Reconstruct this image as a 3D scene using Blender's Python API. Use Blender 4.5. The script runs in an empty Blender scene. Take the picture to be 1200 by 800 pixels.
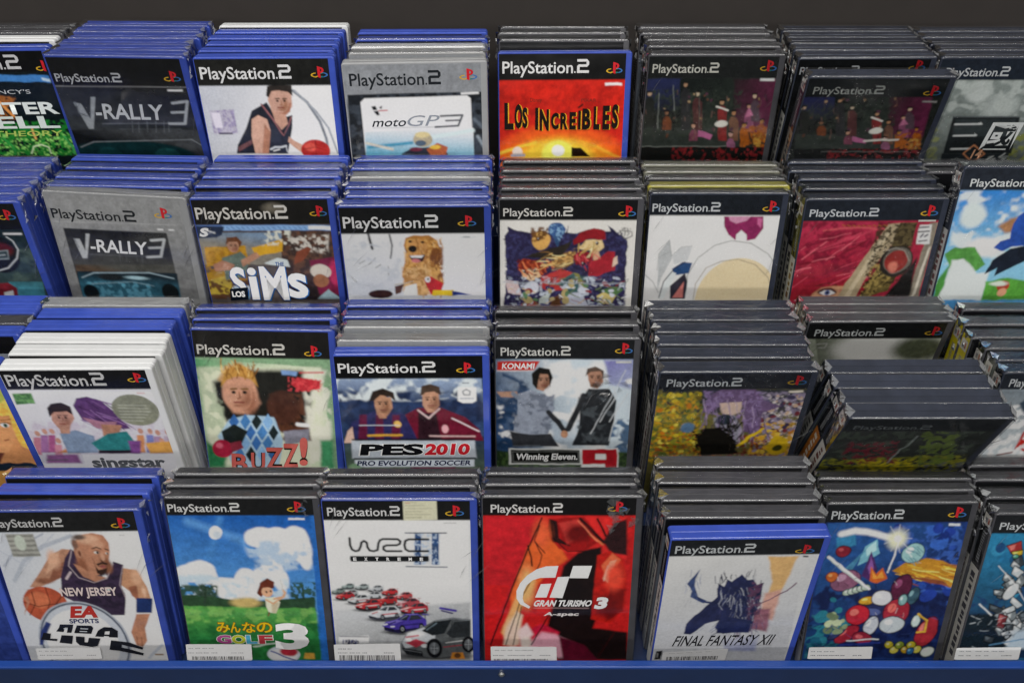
import bpy, math, random
import numpy as np

R = math.radians
scn = bpy.context.scene
col = scn.collection

# ------------------------------------------------------------------ camera
cam_data = bpy.data.cameras.new('camera')
cam = bpy.data.objects.new('camera', cam_data)
col.objects.link(cam)
cam.location = (0, 0, 1.5)
cam.rotation_euler = (R(90 - 38.7), 0, 0)
cam_data.sensor_width = 36
cam_data.lens = 30
cam_data.clip_start = .05
cam_data.clip_end = 60
scn.camera = cam
scn.render.engine = 'CYCLES'
scn.cycles.transparent_max_bounces = 24
scn.cycles.max_bounces = 8
scn.cycles.use_denoising = True
scn.cycles.filter_width = 1.5

# ------------------------------------------------------------------ dim shop air and ceiling lamps
world = bpy.data.worlds.new('World')
scn.world = world
world.use_nodes = True
bg = world.node_tree.nodes['Background']
bg.inputs['Color'].default_value = (.86, .93, 1, 1)
bg.inputs['Strength'].default_value = .09

def lamp(name, loc, rot, sx, sy, power, color):
    d = bpy.data.lights.new(name, 'AREA')
    d.shape = 'RECTANGLE'; d.size = sx; d.size_y = sy
    d.energy = power; d.color = color
    o = bpy.data.objects.new(name, d)
    o.location = loc; o.rotation_euler = rot
    col.objects.link(o)
    return o
lamp('ceiling_lamp', (-.35, -.78, 2.9), (R(30), 0, 0), 4.4, .32, 59, (1, .97, .93))
lamp('ceiling_lamp', (-.15, .30, 3.0), (R(4), 0, 0), 1.2, .25, 17, (1, .97, .93))
lamp('ceiling_lamp', (0, -4.6, 2.9), (R(50), 0, 0), 6.0, .5, 85, (1, .97, .93))
scn.view_settings.view_transform = 'Standard'
scn.view_settings.look = 'None'
scn.view_settings.exposure = 0.0
scn.view_settings.gamma = 1
ALB = .76            # printed white

# ------------------------------------------------------------------ helpers
def tag(o, label=None, cat=None, group=None, kind=None):
    if label: o['label'] = label
    if cat: o['category'] = cat
    if group: o['group'] = group
    if kind: o['kind'] = kind
    return o

def link(name, me, parent=None, mat=None):
    o = bpy.data.objects.new(name, me)
    col.objects.link(o)
    if parent is not None: o.parent = parent
    if mat is not None and not me.materials: me.materials.append(mat)
    return o

def lin(h):
    if len(h) == 3: h = ''.join(c + c for c in h)
    v = np.array([int(h[i:i + 2], 16) for i in (0, 2, 4)]) / 255.
    return np.where(v <= .04045, v / 12.92, ((v + .055) / 1.055) ** 2.4)

def ink(h):
    """printed colour: paper white at its real albedo"""
    c = lin(h) * 1.04
    return np.minimum(c, ALB)

def nodes(m):
    m.use_nodes = True
    nt = m.node_tree
    return nt, nt.nodes['Principled BSDF']

def plastic(name, rgb, rough=.34, spec=.5, var=.12, bump=.04, scale=60, sss=0):
    m = bpy.data.materials.new(name)
    nt, b = nodes(m)
    tc = nt.nodes.new('ShaderNodeTexCoord')
    n = nt.nodes.new('ShaderNodeTexNoise'); n.inputs['Scale'].default_value = scale; n.inputs['Detail'].default_value = 4
    oi = nt.nodes.new('ShaderNodeObjectInfo')
    ad = nt.nodes.new('ShaderNodeMath'); ad.operation = 'MULTIPLY_ADD'; ad.inputs[1].default_value = .5
    nt.links.new(oi.outputs['Random'], ad.inputs[0]); nt.links.new(n.outputs['Fac'], ad.inputs[2])
    cr = nt.nodes.new('ShaderNodeValToRGB')
    cr.color_ramp.elements[0].position = .3; cr.color_ramp.elements[1].position = 1.2 if False else 1.0
    cr.color_ramp.elements[0].color = tuple(c * (1 - var) for c in rgb) + (1,)
    cr.color_ramp.elements[1].color = tuple(min(1, c * (1 + var * 1.6)) for c in rgb) + (1,)
    nt.links.new(tc.outputs['Object'], n.inputs['Vector'])
    nt.links.new(ad.outputs[0], cr.inputs['Fac']); nt.links.new(cr.outputs[0], b.inputs['Base Color'])
    b.inputs['Roughness'].default_value = rough
    b.inputs['Specular IOR Level'].default_value = spec
    n2 = nt.nodes.new('ShaderNodeTexNoise'); n2.inputs['Scale'].default_value = 25
    nt.links.new(tc.outputs['Object'], n2.inputs['Vector'])
    bp = nt.nodes.new('ShaderNodeBump'); bp.inputs['Strength'].default_value = bump; bp.inputs['Distance'].default_value = .01
    nt.links.new(n2.outputs['Fac'], bp.inputs['Height']); nt.links.new(bp.outputs[0], b.inputs['Normal'])
    return m

SHELL = {
    'B': plastic('blue_polypropylene', (.038, .072, .37), .19, .5, .15),
    'K': plastic('black_polypropylene', (.055, .055, .062), .2, .5, .25),
    'N': plastic('ink_black_polypropylene', (.026, .031, .048), .2, .5, .3),
    'W': plastic('white_polypropylene', (.64, .65, .65), .3, .4, .05),
    'S': plastic('silver_grey_polypropylene', (.27, .275, .28), .35, .5, .1),
    'G': plastic('olive_grey_polypropylene', (.17, .17, .13), .35, .5, .2),
    'Y': plastic('yellow_polypropylene', (.36, .33, .05), .35, .4, .1),
}

def print_mat():
    m = bpy.data.materials.new('printed_paper_under_clear_sleeve')
    nt, b = nodes(m)
    a = nt.nodes.new('ShaderNodeAttribute'); a.attribute_name = 'ink'
    tc = nt.nodes.new('ShaderNodeTexCoord')
    n = nt.nodes.new('ShaderNodeTexNoise'); n.inputs['Scale'].default_value = 420; n.inputs['Detail'].default_value = 3
    nt.links.new(tc.outputs['Object'], n.inputs['Vector'])
    mx = nt.nodes.new('ShaderNodeMix'); mx.data_type = 'RGBA'; mx.blend_type = 'OVERLAY'
    mx.inputs[0].default_value = .22
    nt.links.new(a.outputs['Color'], mx.inputs[6]); nt.links.new(n.outputs['Fac'], mx.inputs[7])
    nt.links.new(mx.outputs[2], b.inputs['Base Color'])
    b.inputs['Roughness'].default_value = .16
    b.inputs['Specular IOR Level'].default_value = .42
    n2 = nt.nodes.new('ShaderNodeTexNoise'); n2.inputs['Scale'].default_value = 14; n2.inputs['Detail'].default_value = 2
    nt.links.new(tc.outputs['Object'], n2.inputs['Vector'])
    bp = nt.nodes.new('ShaderNodeBump'); bp.inputs['Strength'].default_value = .12; bp.inputs['Distance'].default_value = .02
    nt.links.new(n2.outputs['Fac'], bp.inputs['Height']); nt.links.new(bp.outputs[0], b.inputs['Normal'])
    return m
PRINT = print_mat()

def film_mat(name, gloss, haze, bump=.55, rough=.13, sc=55):
    m = bpy.data.materials.new(name)
    m.use_nodes = True
    nt = m.node_tree
    nt.nodes.clear()
    out = nt.nodes.new('ShaderNodeOutputMaterial')
    tr = nt.nodes.new('ShaderNodeBsdfTransparent')
    gl = nt.nodes.new('ShaderNodeBsdfGlossy'); gl.inputs['Roughness'].default_value = rough
    df = nt.nodes.new('ShaderNodeBsdfDiffuse'); df.inputs['Color'].default_value = (.8, .82, .84, 1)
    tc = nt.nodes.new('ShaderNodeTexCoord')
    n = nt.nodes.new('ShaderNodeTexNoise'); n.inputs['Scale'].default_value = sc; n.inputs['Detail'].default_value = 5; n.inputs['Distortion'].default_value = 1.2
    mp = nt.nodes.new('ShaderNodeMapping'); mp.inputs['Scale'].default_value = (.35, 1, 1)
    nt.links.new(tc.outputs['Object'], mp.inputs['Vector']); nt.links.new(mp.outputs[0], n.inputs['Vector'])
    bp = nt.nodes.new('ShaderNodeBump'); bp.inputs['Strength'].default_value = bump; bp.inputs['Distance'].default_value = .006
    nt.links.new(n.outputs['Fac'], bp.inputs['Height']); nt.links.new(bp.outputs[0], gl.inputs['Normal'])
    fr = nt.nodes.new('ShaderNodeFresnel'); fr.inputs['IOR'].default_value = 1.45
    nt.links.new(bp.outputs[0], fr.inputs['Normal'])
    mu = nt.nodes.new('ShaderNodeMath'); mu.operation = 'MULTIPLY_ADD'; mu.inputs[1].default_value = gloss; mu.inputs[2].default_value = .0
    mu.use_clamp = True
    nt.links.new(fr.outputs[0], mu.inputs[0])
    m1 = nt.nodes.new('ShaderNodeMixShader'); m1.inputs[0].default_value = haze
    nt.links.new(tr.outputs[0], m1.inputs[1]); nt.links.new(df.outputs[0], m1.inputs[2])
    m2 = nt.nodes.new('ShaderNodeMixShader')
    nt.links.new(mu.outputs[0], m2.inputs[0]); nt.links.new(m1.outputs[0], m2.inputs[1]); nt.links.new(gl.outputs[0], m2.inputs[2])
    nt.links.new(m2.outputs[0], out.inputs['Surface'])
    return m
FILM = film_mat('clear_shrink_film', .8, .012, .4)
TAUT = film_mat('taut_shrink_film', .42, .002, .10, .08, 22)
EDGE = film_mat('stretched_film_edge', 2.8, .06, .03, .2, 30)
CRUMPLE = film_mat('crumpled_shrink_film', 2.5, .05, .3, .1, 60)
FOLD = film_mat('folded_shrink_film', 2.2, .2)

def metal(name, rgb, rough, met=0., bump=.05):
    m = plastic(name, rgb, rough, .5, .12, bump, 30)
    m.node_tree.nodes['Principled BSDF'].inputs['Metallic'].default_value = met
    return m

def mesh_from(name, verts, faces, mats=None, idx=None):
    me = bpy.data.meshes.new(name)
    me.from_pydata([tuple(v) for v in verts], [], faces)
    for m in mats or []: me.materials.append(m)
    if idx is not None: me.polygons.foreach_set('material_index', idx)
    me.update()
    return me

def box_mesh(name, x0, x1, y0, y1, z0, z1, bev=.0):
    import bmesh
    bm = bmesh.new()
    bmesh.ops.create_cube(bm, size=1)
    for v in bm.verts:
        v.co = (x0 if v.co.x < 0 else x1, y0 if v.co.y < 0 else y1, z0 if v.co.z < 0 else z1)
    if bev: bmesh.ops.bevel(bm, geom=bm.edges[:], offset=bev, segments=3, affect='EDGES', profile=.5)
    me = bpy.data.meshes.new(name)
    bm.to_mesh(me); bm.free()
    return me

# ------------------------------------------------------------------ the rack
NAVY = metal('navy_enamelled_steel', (.010, .024, .078), .34, 0, .12)
LIPLIT = metal('navy_steel_lit_top', (.012, .05, .24), .3)  # lighter blue than the lip: overhead light put into the colour
DARKWALL = metal('dark_brown_panel', (.022, .018, .016), .8, 0, .02)
STEEL = metal('zinc_screw', (.6, .6, .58), .3, 1)

FLOOR = {1: 1.005, 2: .917, 3: .829, 4: .747}
BACK = {1: .950, 2: .802, 3: .678, 4: .546}
rack = bpy.data.objects.new('display_rack', None)
rack.location = (0, .425, .60)
col.objects.link(rack)
tag(rack, 'dark blue stepped metal display rack holding every row of game cases', 'display rack')
def rack_part(name, me, mat):
    o = link(name, me, rack, mat)
    o.location = (0, -.425, -.60)
    return o
front = {1: .802, 2: .678, 3: .546, 4: .424}
for r in (4, 3, 2, 1):
    rack_part('step', box_mesh('step', -.95, .95, front[r] + .0005, BACK[r] + (.02 if r == 1 else 0), .60, FLOOR[r], .001), NAVY)
rack_part('case_riser', box_mesh('case_riser', .42, .575, .688, .750, FLOOR[2] + .0002, FLOOR[2] + .0338, .001), NAVY)
lip = rack_part('front_lip', box_mesh('front_lip', -.95, .95, .4175, .4235, .60, .7865, .001), NAVY)
o = link('lip_top', box_mesh('lip_top', -.95, .95, .4165, .4240, .7867, .7905, .0012), lip, LIPLIT)  # the lip's own top edge, coloured as lit from above
sv = []; sf = []
for k, (y, r_) in enumerate(((0, .0030), (-.0012, .0030), (-.0024, .0019), (-.0028, .0006))):
    for i in range(14):
        a = i / 14 * 2 * math.pi
        sv.append((r_ * math.cos(a), y, r_ * math.sin(a)))
for k in range(3):
    for i in range(14):
        sf.append((k * 14 + i, k * 14 + (i + 1) % 14, (k + 1) * 14 + (i + 1) % 14, (k + 1) * 14 + i))
sf.append(tuple(range(42, 56)))
sc_ = link('screw', mesh_from('screw', sv, sf), lip, STEEL)
sc_.location = (-.0095, .4173, .7790)
wl = link('back_wall', box_mesh('back_wall', -1.6, 1.6, .985, 1.0, .2, 2.1, .0), None, DARKWALL)
tag(wl, kind='structure')

# ------------------------------------------------------------------ game case shell (two lids round a groove)
CW, CH, CT = .1355, .190, .0150
def ring(inset, y, rad=.0032, n=4):
    w, h = CW / 2 - inset, CH - inset
    z0 = inset
    r_ = max(.0006, rad - inset)
    pts = []
    for cx, cz, a0 in ((w - r_, h - r_, 0), (-w + r_, h - r_, 90), (-w + r_, z0 + r_, 180), (w - r_, z0 + r_, 270)):
        for k in range(n + 1):
            a = R(a0 + 90 * k / n)
            pts.append((cx + r_ * math.cos(a), y, cz + r_ * math.sin(a)))
    return pts
def shell_mesh():
    prof = ((0, .0013), (.0003, .0006), (.0008, .0002), (.0015, 0), (.0058, 0), (.0062, .0006), (.0071, .0006), (.0075, 0),
            (CT - .0015, 0), (CT - .0008, .0002), (CT - .0003, .0006), (CT, .0013))
    v = []; f = []
    n = None
    for y, ins in prof:
        p = ring(ins, y); n = len(p); v += p
    for k in range(len(prof) - 1):
        for i in range(n):
            j = (i + 1) % n
            f.append((k * n + i, (k + 1) * n + i, (k + 1) * n + j, k * n + j))
    f.append(tuple(range(n)))
    f.append(tuple(reversed(range((len(prof) - 1) * n, len(prof) * n))))
    return v, f
SV, SF = shell_mesh()
SHELL_ME = {k: mesh_from('shell', SV, SF, [m]) for k, m in SHELL.items()}

# ------------------------------------------------------------------ shrink film, wrinkled, with folded ends
def wrap_mesh(seed, dense, creases=()):
    rg = random.Random(seed)
    nr = np.random.RandomState(seed)
    v = []; f = []; idx = []
    o = .0005
    w, h, t = CW / 2 + o, CH + o, CT
    def grid(nu, nv, fn, amp, mat=0):
        base = len(v)
        for j in range(nv + 1):
            for i in range(nu + 1):
                p = np.array(fn(i / nu, j / nv))
                p = p + nr.uniform(-1, 1, 3) * amp
                v.append(tuple(p))
        for j in range(nv):
            for i in range(nu):
                a = base + j * (nu + 1) + i
                f.append((a, a + 1, a + nu + 2, a + nu + 1)); idx.append(mat)
    if dense:
        grid(9, 12, lambda a, b: (-w + 2 * w * a, -o * 1.3, .002 + (h - .002) * b), .00006, 2)
    grid(16, 3, lambda a, b: (-w + 2 * w * a, -o + (t + 2 * o) * b, h + .0003), .0002)
    grid(12, 4, lambda a, b: (-w + .003 + 2 * (w - .003) * a, .0006 - .0015 * math.cos(b * 1.57), h - .0010 + .0015 * math.sin(b * 1.57)), .00005, 3)
    for x0, z0, dx, dz, n_, l_, wd in creases:                 # crumples and long creases of loose film over the front
        for k in range(n_):
            px, pz = x0 + rg.uniform(0, dx), z0 + rg.uniform(0, dz)
            a = rg.uniform(.5, 1.3) if wd < .002 else rg.uniform(0, 6.28)
            q = rg.uniform(.5, 1) * l_
            b = len(v)
            v.extend([(px, -.0010, pz), (px + q * math.cos(a), -.0010 - rg.uniform(.0003, .0012), pz + q * math.sin(a)),
                      (px + q * .5 * math.cos(a) - wd * math.sin(a), -.0010 - rg.uniform(0, .0016), pz + q * .5 * math.sin(a) + wd * math.cos(a))])
            f.append((b, b + 1, b + 2)); idx.append(4)
    for s in (-1, 1):
        grid(4, 14, lambda a, b: (s * (w + .0003), -o + (t + 2 * o) * a, .002 + (h - .002) * b), .0002, 2)
        # folded flaps at the top corner and down the side
        for k in range(rg.randint(4, 6)):
            z = h - rg.random() ** 1.5 * .03 - .001
            y = rg.uniform(-.0005, t)
            L_ = rg.uniform(.003, .009)
            b = len(v)
            x = s * (w + .0005)
            v.extend([(x, y, z), (x + s * rg.uniform(.0006, .0022), y + rg.uniform(-.004, .004), z - L_ * .6), (x, y + rg.uniform(-.006, .006), z - L_),
                      (x + s * rg.uniform(.0004, .0016), y + rg.uniform(-.003, .003), z + rg.uniform(-.001, .0012))])
            f.append((b, b + 1, b + 2)); idx.append(1); f.append((b, b + 1, b + 3)); idx.append(1)
        # pinched corner
        b = len(v)
        v.extend([(s * (w - .001), .0005, h + .0003), (s * (w + rg.uniform(.001, .0024)), rg.uniform(.002, .006), h + rg.uniform(-.0006, .0012)),
                  (s * (w - .001), t - .001, h + .0002), (s * (w + .0008), t * .5, h - rg.uniform(.004, .009)), (s * (w - rg.uniform(.003, .008)), t * .4, h + .0009)])
        for q in ((0, 1, 4), (1, 2, 4), (0, 3, 1), (1, 3, 2)): f.append(tuple(b + z_ for z_ in q)); idx.append(1)
    sm = [m == 3 for m in idx]
    me = mesh_from('shrink_wrap', v, f, [FILM, FOLD, TAUT, EDGE, CRUMPLE], idx)
    me.polygons.foreach_set('use_smooth', sm)
    return me
WRAP_F = [wrap_mesh(100 + i, True, ((.050, .09, .010, .07, 4, .035, .0011), (-.064, .10, .008, .06, 3, .03, .0009))) for i in range(4)]
WRAP_SPECIAL = {'4_3': wrap_mesh(301, True, ((.036, .148, .024, .032, 16, .012, .006),)), '3_3': wrap_mesh(302, True, ((.005, .10, .03, .03, 7, .04, .0012), (.03, .13, .02, .02, 6, .012, .005))),
                '2_4': wrap_mesh(303, True, ((-.05, .09, .05, .01, 5, .03, .001),)), '4_1': wrap_mesh(304, True, ((.05, .17, .008, .015, 6, .008, .003),))}
WRAP_B = [wrap_mesh(200 + i, False) for i in range(8)]

# ------------------------------------------------------------------ where each case stands; the printed designs (0.1 mm)
STACKS = [
 (1,'1_0',1.0,[(-0.5344,0.8461,1.005,1.96,0.04,0.139,'B'),(-0.5361,0.8729,1.005,0.41,0.04,0.1365,'W'),(-0.5363,0.8932,1.005,0.35,0.04,0.1365,'K'),(-0.5331,0.9089,1.005,0.87,0.04,0.1374,'K')]),
 (1,'1_1',1.0,[(-0.3908,0.8354,1.005,-2.32,-2.06,0.142,'B'),(-0.3907,0.851,1.005,-0.89,-2.06,0.1362,'B'),(-0.3926,0.8667,1.005,-0.92,-2.06,0.136,'B'),(-0.3894,0.8853,1.005,-0.4,-2.06,0.1375,'B'),(-0.3922,0.9044,1.005,-0.49,-2.06,0.1363,'B'),(-0.3898,0.923,1.005,-0.61,-2.06,0.1376,'B')]),
 (1,'1_2',1.0,[(-0.2446,0.8078,1.005,0.94,6.69,0.1396,'B'),(-0.2464,0.8253,1.005,0.26,6.69,0.137,'B'),(-0.2445,0.8434,1.005,0.12,6.69,0.1359,'B'),(-0.2464,0.8609,1.005,-0.02,6.69,0.1378,'B'),(-0.2444,0.8789,1.005,0.25,6.69,0.1363,'B'),(-0.2442,0.8988,1.005,0.28,6.69,0.1377,'W')]),
 (1,'1_3',1.0,[(-0.0941,0.7982,1.005,2.71,5.01,0.1418,'S'),(-0.094,0.8223,1.005,1.05,5.01,0.1365,'S'),(-0.0944,0.8389,1.005,0.88,5.01,0.1359,'W'),(-0.0927,0.861,1.005,0.68,5.01,0.1356,'B'),(-0.0935,0.8815,1.005,0.5,5.01,0.1362,'B')]),
 (1,'1_4',1.0,[(0.0546,0.81,1.005,1.0,14.0,0.1368,'B'),(0.0545,0.8432,1.005,0.02,14.0,0.1364,'K'),(0.0533,0.8639,1.005,0.34,14.0,0.1365,'K'),(0.0552,0.8826,1.005,-0.2,14.0,0.1362,'K')]),
 (1,'1_5',1.0,[(0.2028,0.8194,1.005,0.0,4.29,0.1363,'K'),(0.2039,0.8419,1.005,-0.1,4.29,0.1363,'K'),(0.2046,0.8604,1.005,0.04,4.29,0.1358,'K'),(0.2016,0.8794,1.005,-0.3,4.29,0.1374,'K'),(0.2017,0.8978,1.005,0.08,4.29,0.1363,'K')]),
 (1,'1_6',1.0,[(0.3492,0.8387,1.005,0.95,-4.0,0.1377,'N'),(0.349,0.8584,1.005,-0.22,-4.0,0.1356,'N'),(0.3509,0.8777,1.005,0.14,-4.0,0.1379,'N'),(0.3512,0.8952,1.005,0.16,-4.0,0.1355,'N'),(0.3512,0.9132,1.005,-0.15,-4.0,0.1374,'N')]),
 (1,'1_6.5',1.0,[(0.3486,0.8064,1.005,0.0,-8.0,0.1401,'N')]),
 (1,'1_7',1.0,[(0.4921,0.8252,1.005,0.0,0.04,0.1425,'N'),(0.4941,0.8438,1.005,-0.06,0.04,0.1371,'N'),(0.4912,0.8606,1.005,0.22,0.04,0.136,'N'),(0.4905,0.8804,1.005,-0.04,0.04,0.1365,'N'),(0.4914,0.8984,1.005,0.32,0.04,0.1355,'N')]),
 (2,'2_0',1.0,[(-0.5245,0.6901,0.917,0.67,2.17,0.1351,'B'),(-0.526,0.7057,0.917,-0.31,2.17,0.1375,'B'),(-0.5254,0.7213,0.917,-0.09,2.17,0.1357,'B'),(-0.5248,0.7369,0.917,0.33,2.17,0.136,'B'),(-0.5265,0.7525,0.917,-0.3,2.17,0.1359,'B'),(-0.526,0.7682,0.917,0.12,2.17,0.1356,'B')]),
 (2,'2_1',1.0,[(-0.3786,0.6918,0.917,-5.83,6.69,0.1425,'S'),(-0.3797,0.7075,0.917,-1.75,6.69,0.138,'B'),(-0.3785,0.7247,0.917,-2.01,6.69,0.1374,'B'),(-0.3765,0.7442,0.917,-1.81,6.69,0.1367,'B'),(-0.379,0.7626,0.917,-1.93,6.69,0.1356,'B')]),
 (2,'2_2',1.0,[(-0.2346,0.687,0.917,0.68,6.04,0.1353,'B'),(-0.2357,0.7093,0.917,-0.05,6.04,0.1377,'B'),(-0.2346,0.7282,0.917,0.23,6.04,0.1356,'B'),(-0.2357,0.745,0.917,-0.17,6.04,0.136,'B'),(-0.233,0.7634,0.917,-0.18,6.04,0.1359,'B')]),
 (2,'2_3',1.0,[(-0.0904,0.6726,0.917,0.62,6.04,0.1425,'B'),(-0.0886,0.6894,0.917,-0.31,6.04,0.1369,'B'),(-0.0909,0.7076,0.917,0.34,6.04,0.1378,'B'),(-0.0892,0.7273,0.917,0.11,6.04,0.1374,'S'),(-0.0922,0.745,0.917,-0.0,6.04,0.136,'B'),(-0.0887,0.7634,0.917,0.26,6.04,0.1378,'B')]),
 (2,'2_4',1.0,[(0.0562,0.6731,0.917,0.0,11.55,0.1381,'K'),(0.0569,0.6913,0.917,-0.11,11.55,0.1375,'K'),(0.0576,0.7101,0.917,0.1,11.55,0.1368,'K'),(0.057,0.7279,0.917,0.11,11.55,0.1362,'K'),(0.0582,0.7481,0.917,0.29,11.55,0.1357,'K')]),
 (2,'2_5',0.9,[(0.1974,0.6863,0.917,0.0,9.99,0.1326,'N'),(0.1994,0.7006,0.917,0.32,9.99,0.1372,'Y'),(0.1991,0.7149,0.917,-0.31,9.99,0.1358,'K'),(0.1981,0.7292,0.917,0.32,9.99,0.1357,'G'),(0.198,0.7435,0.917,-0.23,9.99,0.1369,'G')]),
 (2,'2_6',1.0,[(0.3441,0.6764,0.917,0.68,9.65,0.1366,'N'),(0.346,0.6954,0.917,0.17,9.65,0.136,'N'),(0.346,0.7142,0.917,-0.34,9.65,0.1355,'N'),(0.3424,0.7318,0.917,0.26,9.65,0.1375,'N'),(0.3458,0.7501,0.917,0.19,9.65,0.1369,'N')]),
 (2,'2_7',1.0,[(0.4796,0.6726,0.951,0.0,10.56,0.1325,'N'),(0.4783,0.7272,0.917,0.26,10.56,0.1372,'K'),(0.4813,0.7447,0.917,-0.12,10.56,0.1374,'K')]),
 (3,'3_-1',1.0,[(-0.5172,0.5617,0.829,0.48,1.13,0.1374,'B'),(-0.517,0.6066,0.829,-0.02,1.13,0.1356,'B'),(-0.5167,0.6232,0.829,-0.32,1.13,0.1367,'K'),(-0.5167,0.6388,0.829,0.25,1.13,0.1358,'B'),(-0.516,0.6544,0.829,-0.09,1.13,0.1368,'B')]),
 (3,'3_0',1.0,[(-0.3804,0.5615,0.829,0.49,0.48,0.1343,'W'),(-0.3789,0.5807,0.829,-0.34,0.48,0.1376,'W'),(-0.3802,0.5976,0.829,-0.29,0.48,0.1365,'W'),(-0.3813,0.6176,0.829,0.2,0.48,0.1361,'B'),(-0.3784,0.6358,0.829,-0.01,0.48,0.1357,'B'),(-0.3799,0.6533,0.829,-0.27,0.48,0.1377,'S')]),
 (3,'3_1',1.0,[(-0.2356,0.5724,0.829,-1.64,17.66,0.1366,'B'),(-0.2359,0.5888,0.829,0.01,17.66,0.1376,'B'),(-0.2375,0.6053,0.829,0.19,17.66,0.1377,'B')]),
 (3,'3_2',1.0,[(-0.09,0.5534,0.829,0.49,9.98,0.1405,'B'),(-0.0909,0.5723,0.829,-0.21,9.98,0.1376,'S'),(-0.0887,0.5925,0.829,-0.05,9.98,0.1359,'S'),(-0.0915,0.6084,0.829,0.26,9.98,0.1359,'B'),(-0.0907,0.6259,0.829,-0.0,9.98,0.1369,'B')]),
 (3,'3_3',1.0,[(0.0512,0.5682,0.829,0.0,13.24,0.1352,'K'),(0.0521,0.5874,0.829,0.28,13.24,0.1355,'K'),(0.0514,0.6087,0.829,-0.13,13.24,0.1367,'K')]),
 (3,'3_4',1.0,[(0.1967,0.5623,0.829,0.47,-1.11,0.1387,'N'),(0.1967,0.5813,0.829,0.15,-1.11,0.1357,'N'),(0.1983,0.5992,0.829,-0.18,-1.11,0.1364,'N'),(0.1989,0.6178,0.829,0.18,-1.11,0.1371,'N'),(0.1972,0.6358,0.829,0.12,-1.11,0.1363,'N'),(0.1966,0.6532,0.829,0.28,-1.11,0.1378,'N')]),
 (3,'3_5',0.86,[(0.3442,0.6398,0.829,0.55,-2.81,0.1368,'K'),(0.3458,0.6533,0.829,-0.13,-2.81,0.1375,'K'),(0.3439,0.6668,0.829,0.08,-2.81,0.1359,'K')]),
 (3,'3_5.5',1.0,[(0.3469,0.5654,0.829,0.0,-17.08,0.1379,'N'),(0.3463,0.5829,0.829,0.19,-17.08,0.1372,'N'),(0.3451,0.6022,0.829,-0.25,-17.08,0.1359,'N'),(0.3455,0.6224,0.829,0.21,-17.08,0.1378,'N')]),
 (3,'3_6',1.0,[(0.4942,0.5378,0.829,0.0,6.53,0.1365,'N'),(0.4945,0.5539,0.829,-0.09,6.53,0.1364,'N'),(0.4924,0.5705,0.829,0.08,6.53,0.1365,'K'),(0.4868,0.5865,0.829,0.3,6.53,0.1371,'K'),(0.4873,0.6056,0.829,-0.12,6.53,0.1356,'K'),(0.4961,0.6282,0.829,-0.33,6.53,0.1376,'K')]),
 (4,'4_-1',1.0,[(-0.5243,0.44,0.747,0.8,10.94,0.1332,'B'),(-0.5229,0.46,0.747,0.21,10.94,0.1379,'B')]),
 (4,'4_0',1.0,[(-0.3853,0.4358,0.747,0.79,13.24,0.1356,'B'),(-0.385,0.4549,0.747,-0.23,13.24,0.1367,'B'),(-0.3834,0.4738,0.747,0.05,13.24,0.1374,'B')]),
 (4,'4_1',0.82,[(-0.2364,0.443,0.747,0.0,16.08,0.1368,'K'),(-0.2381,0.4567,0.747,0.32,16.08,0.1371,'K'),(-0.2353,0.4701,0.747,0.12,16.08,0.137,'K')]),
 (4,'4_2',0.8,[(-0.0987,0.441,0.747,0.0,16.08,0.1365,'B'),(-0.0995,0.4557,0.747,0.23,16.08,0.1378,'K'),(-0.0982,0.4688,0.747,-0.06,16.08,0.1377,'K')]),
 (4,'4_3',0.78,[(0.0443,0.444,0.747,0.0,16.08,0.1425,'K'),(0.0434,0.4577,0.747,0.14,16.08,0.1361,'K'),(0.0448,0.4705,0.747,-0.12,16.08,0.138,'K')]),
 (4,'4_4',1.0,[(0.1968,0.4394,0.747,1.12,1.97,0.1336,'B'),(0.1964,0.4603,0.747,0.27,1.97,0.1365,'K'),(0.1959,0.4789,0.747,0.22,1.97,0.1365,'K'),(0.1954,0.4983,0.747,-0.33,1.97,0.1369,'K'),(0.1973,0.5174,0.747,0.13,1.97,0.1364,'K')]),
 (4,'4_5',0.84,[(0.3389,0.4389,0.747,0.43,15.2,0.1325,'K'),(0.3395,0.4529,0.747,0.31,15.2,0.1359,'K'),(0.341,0.4666,0.747,-0.3,15.2,0.138,'K')]),
 (4,'4_6',1.0,[(0.4797,0.4294,0.747,0.0,14.26,0.1346,'K'),(0.4801,0.4474,0.747,0.29,14.26,0.1363,'K'),(0.4786,0.4672,0.747,-0.28,14.26,0.1361,'K'),(0.4814,0.4846,0.747,0.29,14.26,0.1374,'K')]),
]
ART = {}
ART['1_0'] = '10181a', '''P|3f79b8|2|-139 250 1288 270 1289 346 -151 326
P|b9cfe0|2|1195 300 1289 301 1285 333 1195 331
N|1f7a2c|3|30|0.45|3|-30 800 1348 750 1374 1168 -168 1141
N|8fd06a|3|19|0.62|5|-78 920 1303 894 1374 1168 -168 1141
L|c7e6b0|2|15|830 1133 877 1059 966 1023 1026 1062 1028 1137
L|3aa052|2|22|1223 942 1272 1066 1271 1141
L|2d8a3c|2|35|605 956 658 1055 653 1130
N|a0602c|3|34|0.5|8|311 477 879 486 811 742 212 732
L|d98f4a|2|29|630 414 719 576 780 706
L|e8a860|2|22|929 840 921 961
T|TOM CLANCY'S|190 464 857 45|b9bcc0|0|0|
T|SPLINTER|-46 681 1312 128|d7dedd|0.03|0|
T|CELL|257 838 967 131|cfd9d6|0.03|0|
T|CHAOS THEORY|-148 931 1367 61|a8c060|0.01|0.2|
H|0d0d0d|235
PS|66 205 977 148|c9c9c9
LG|1265|181|0|0'''
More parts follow.
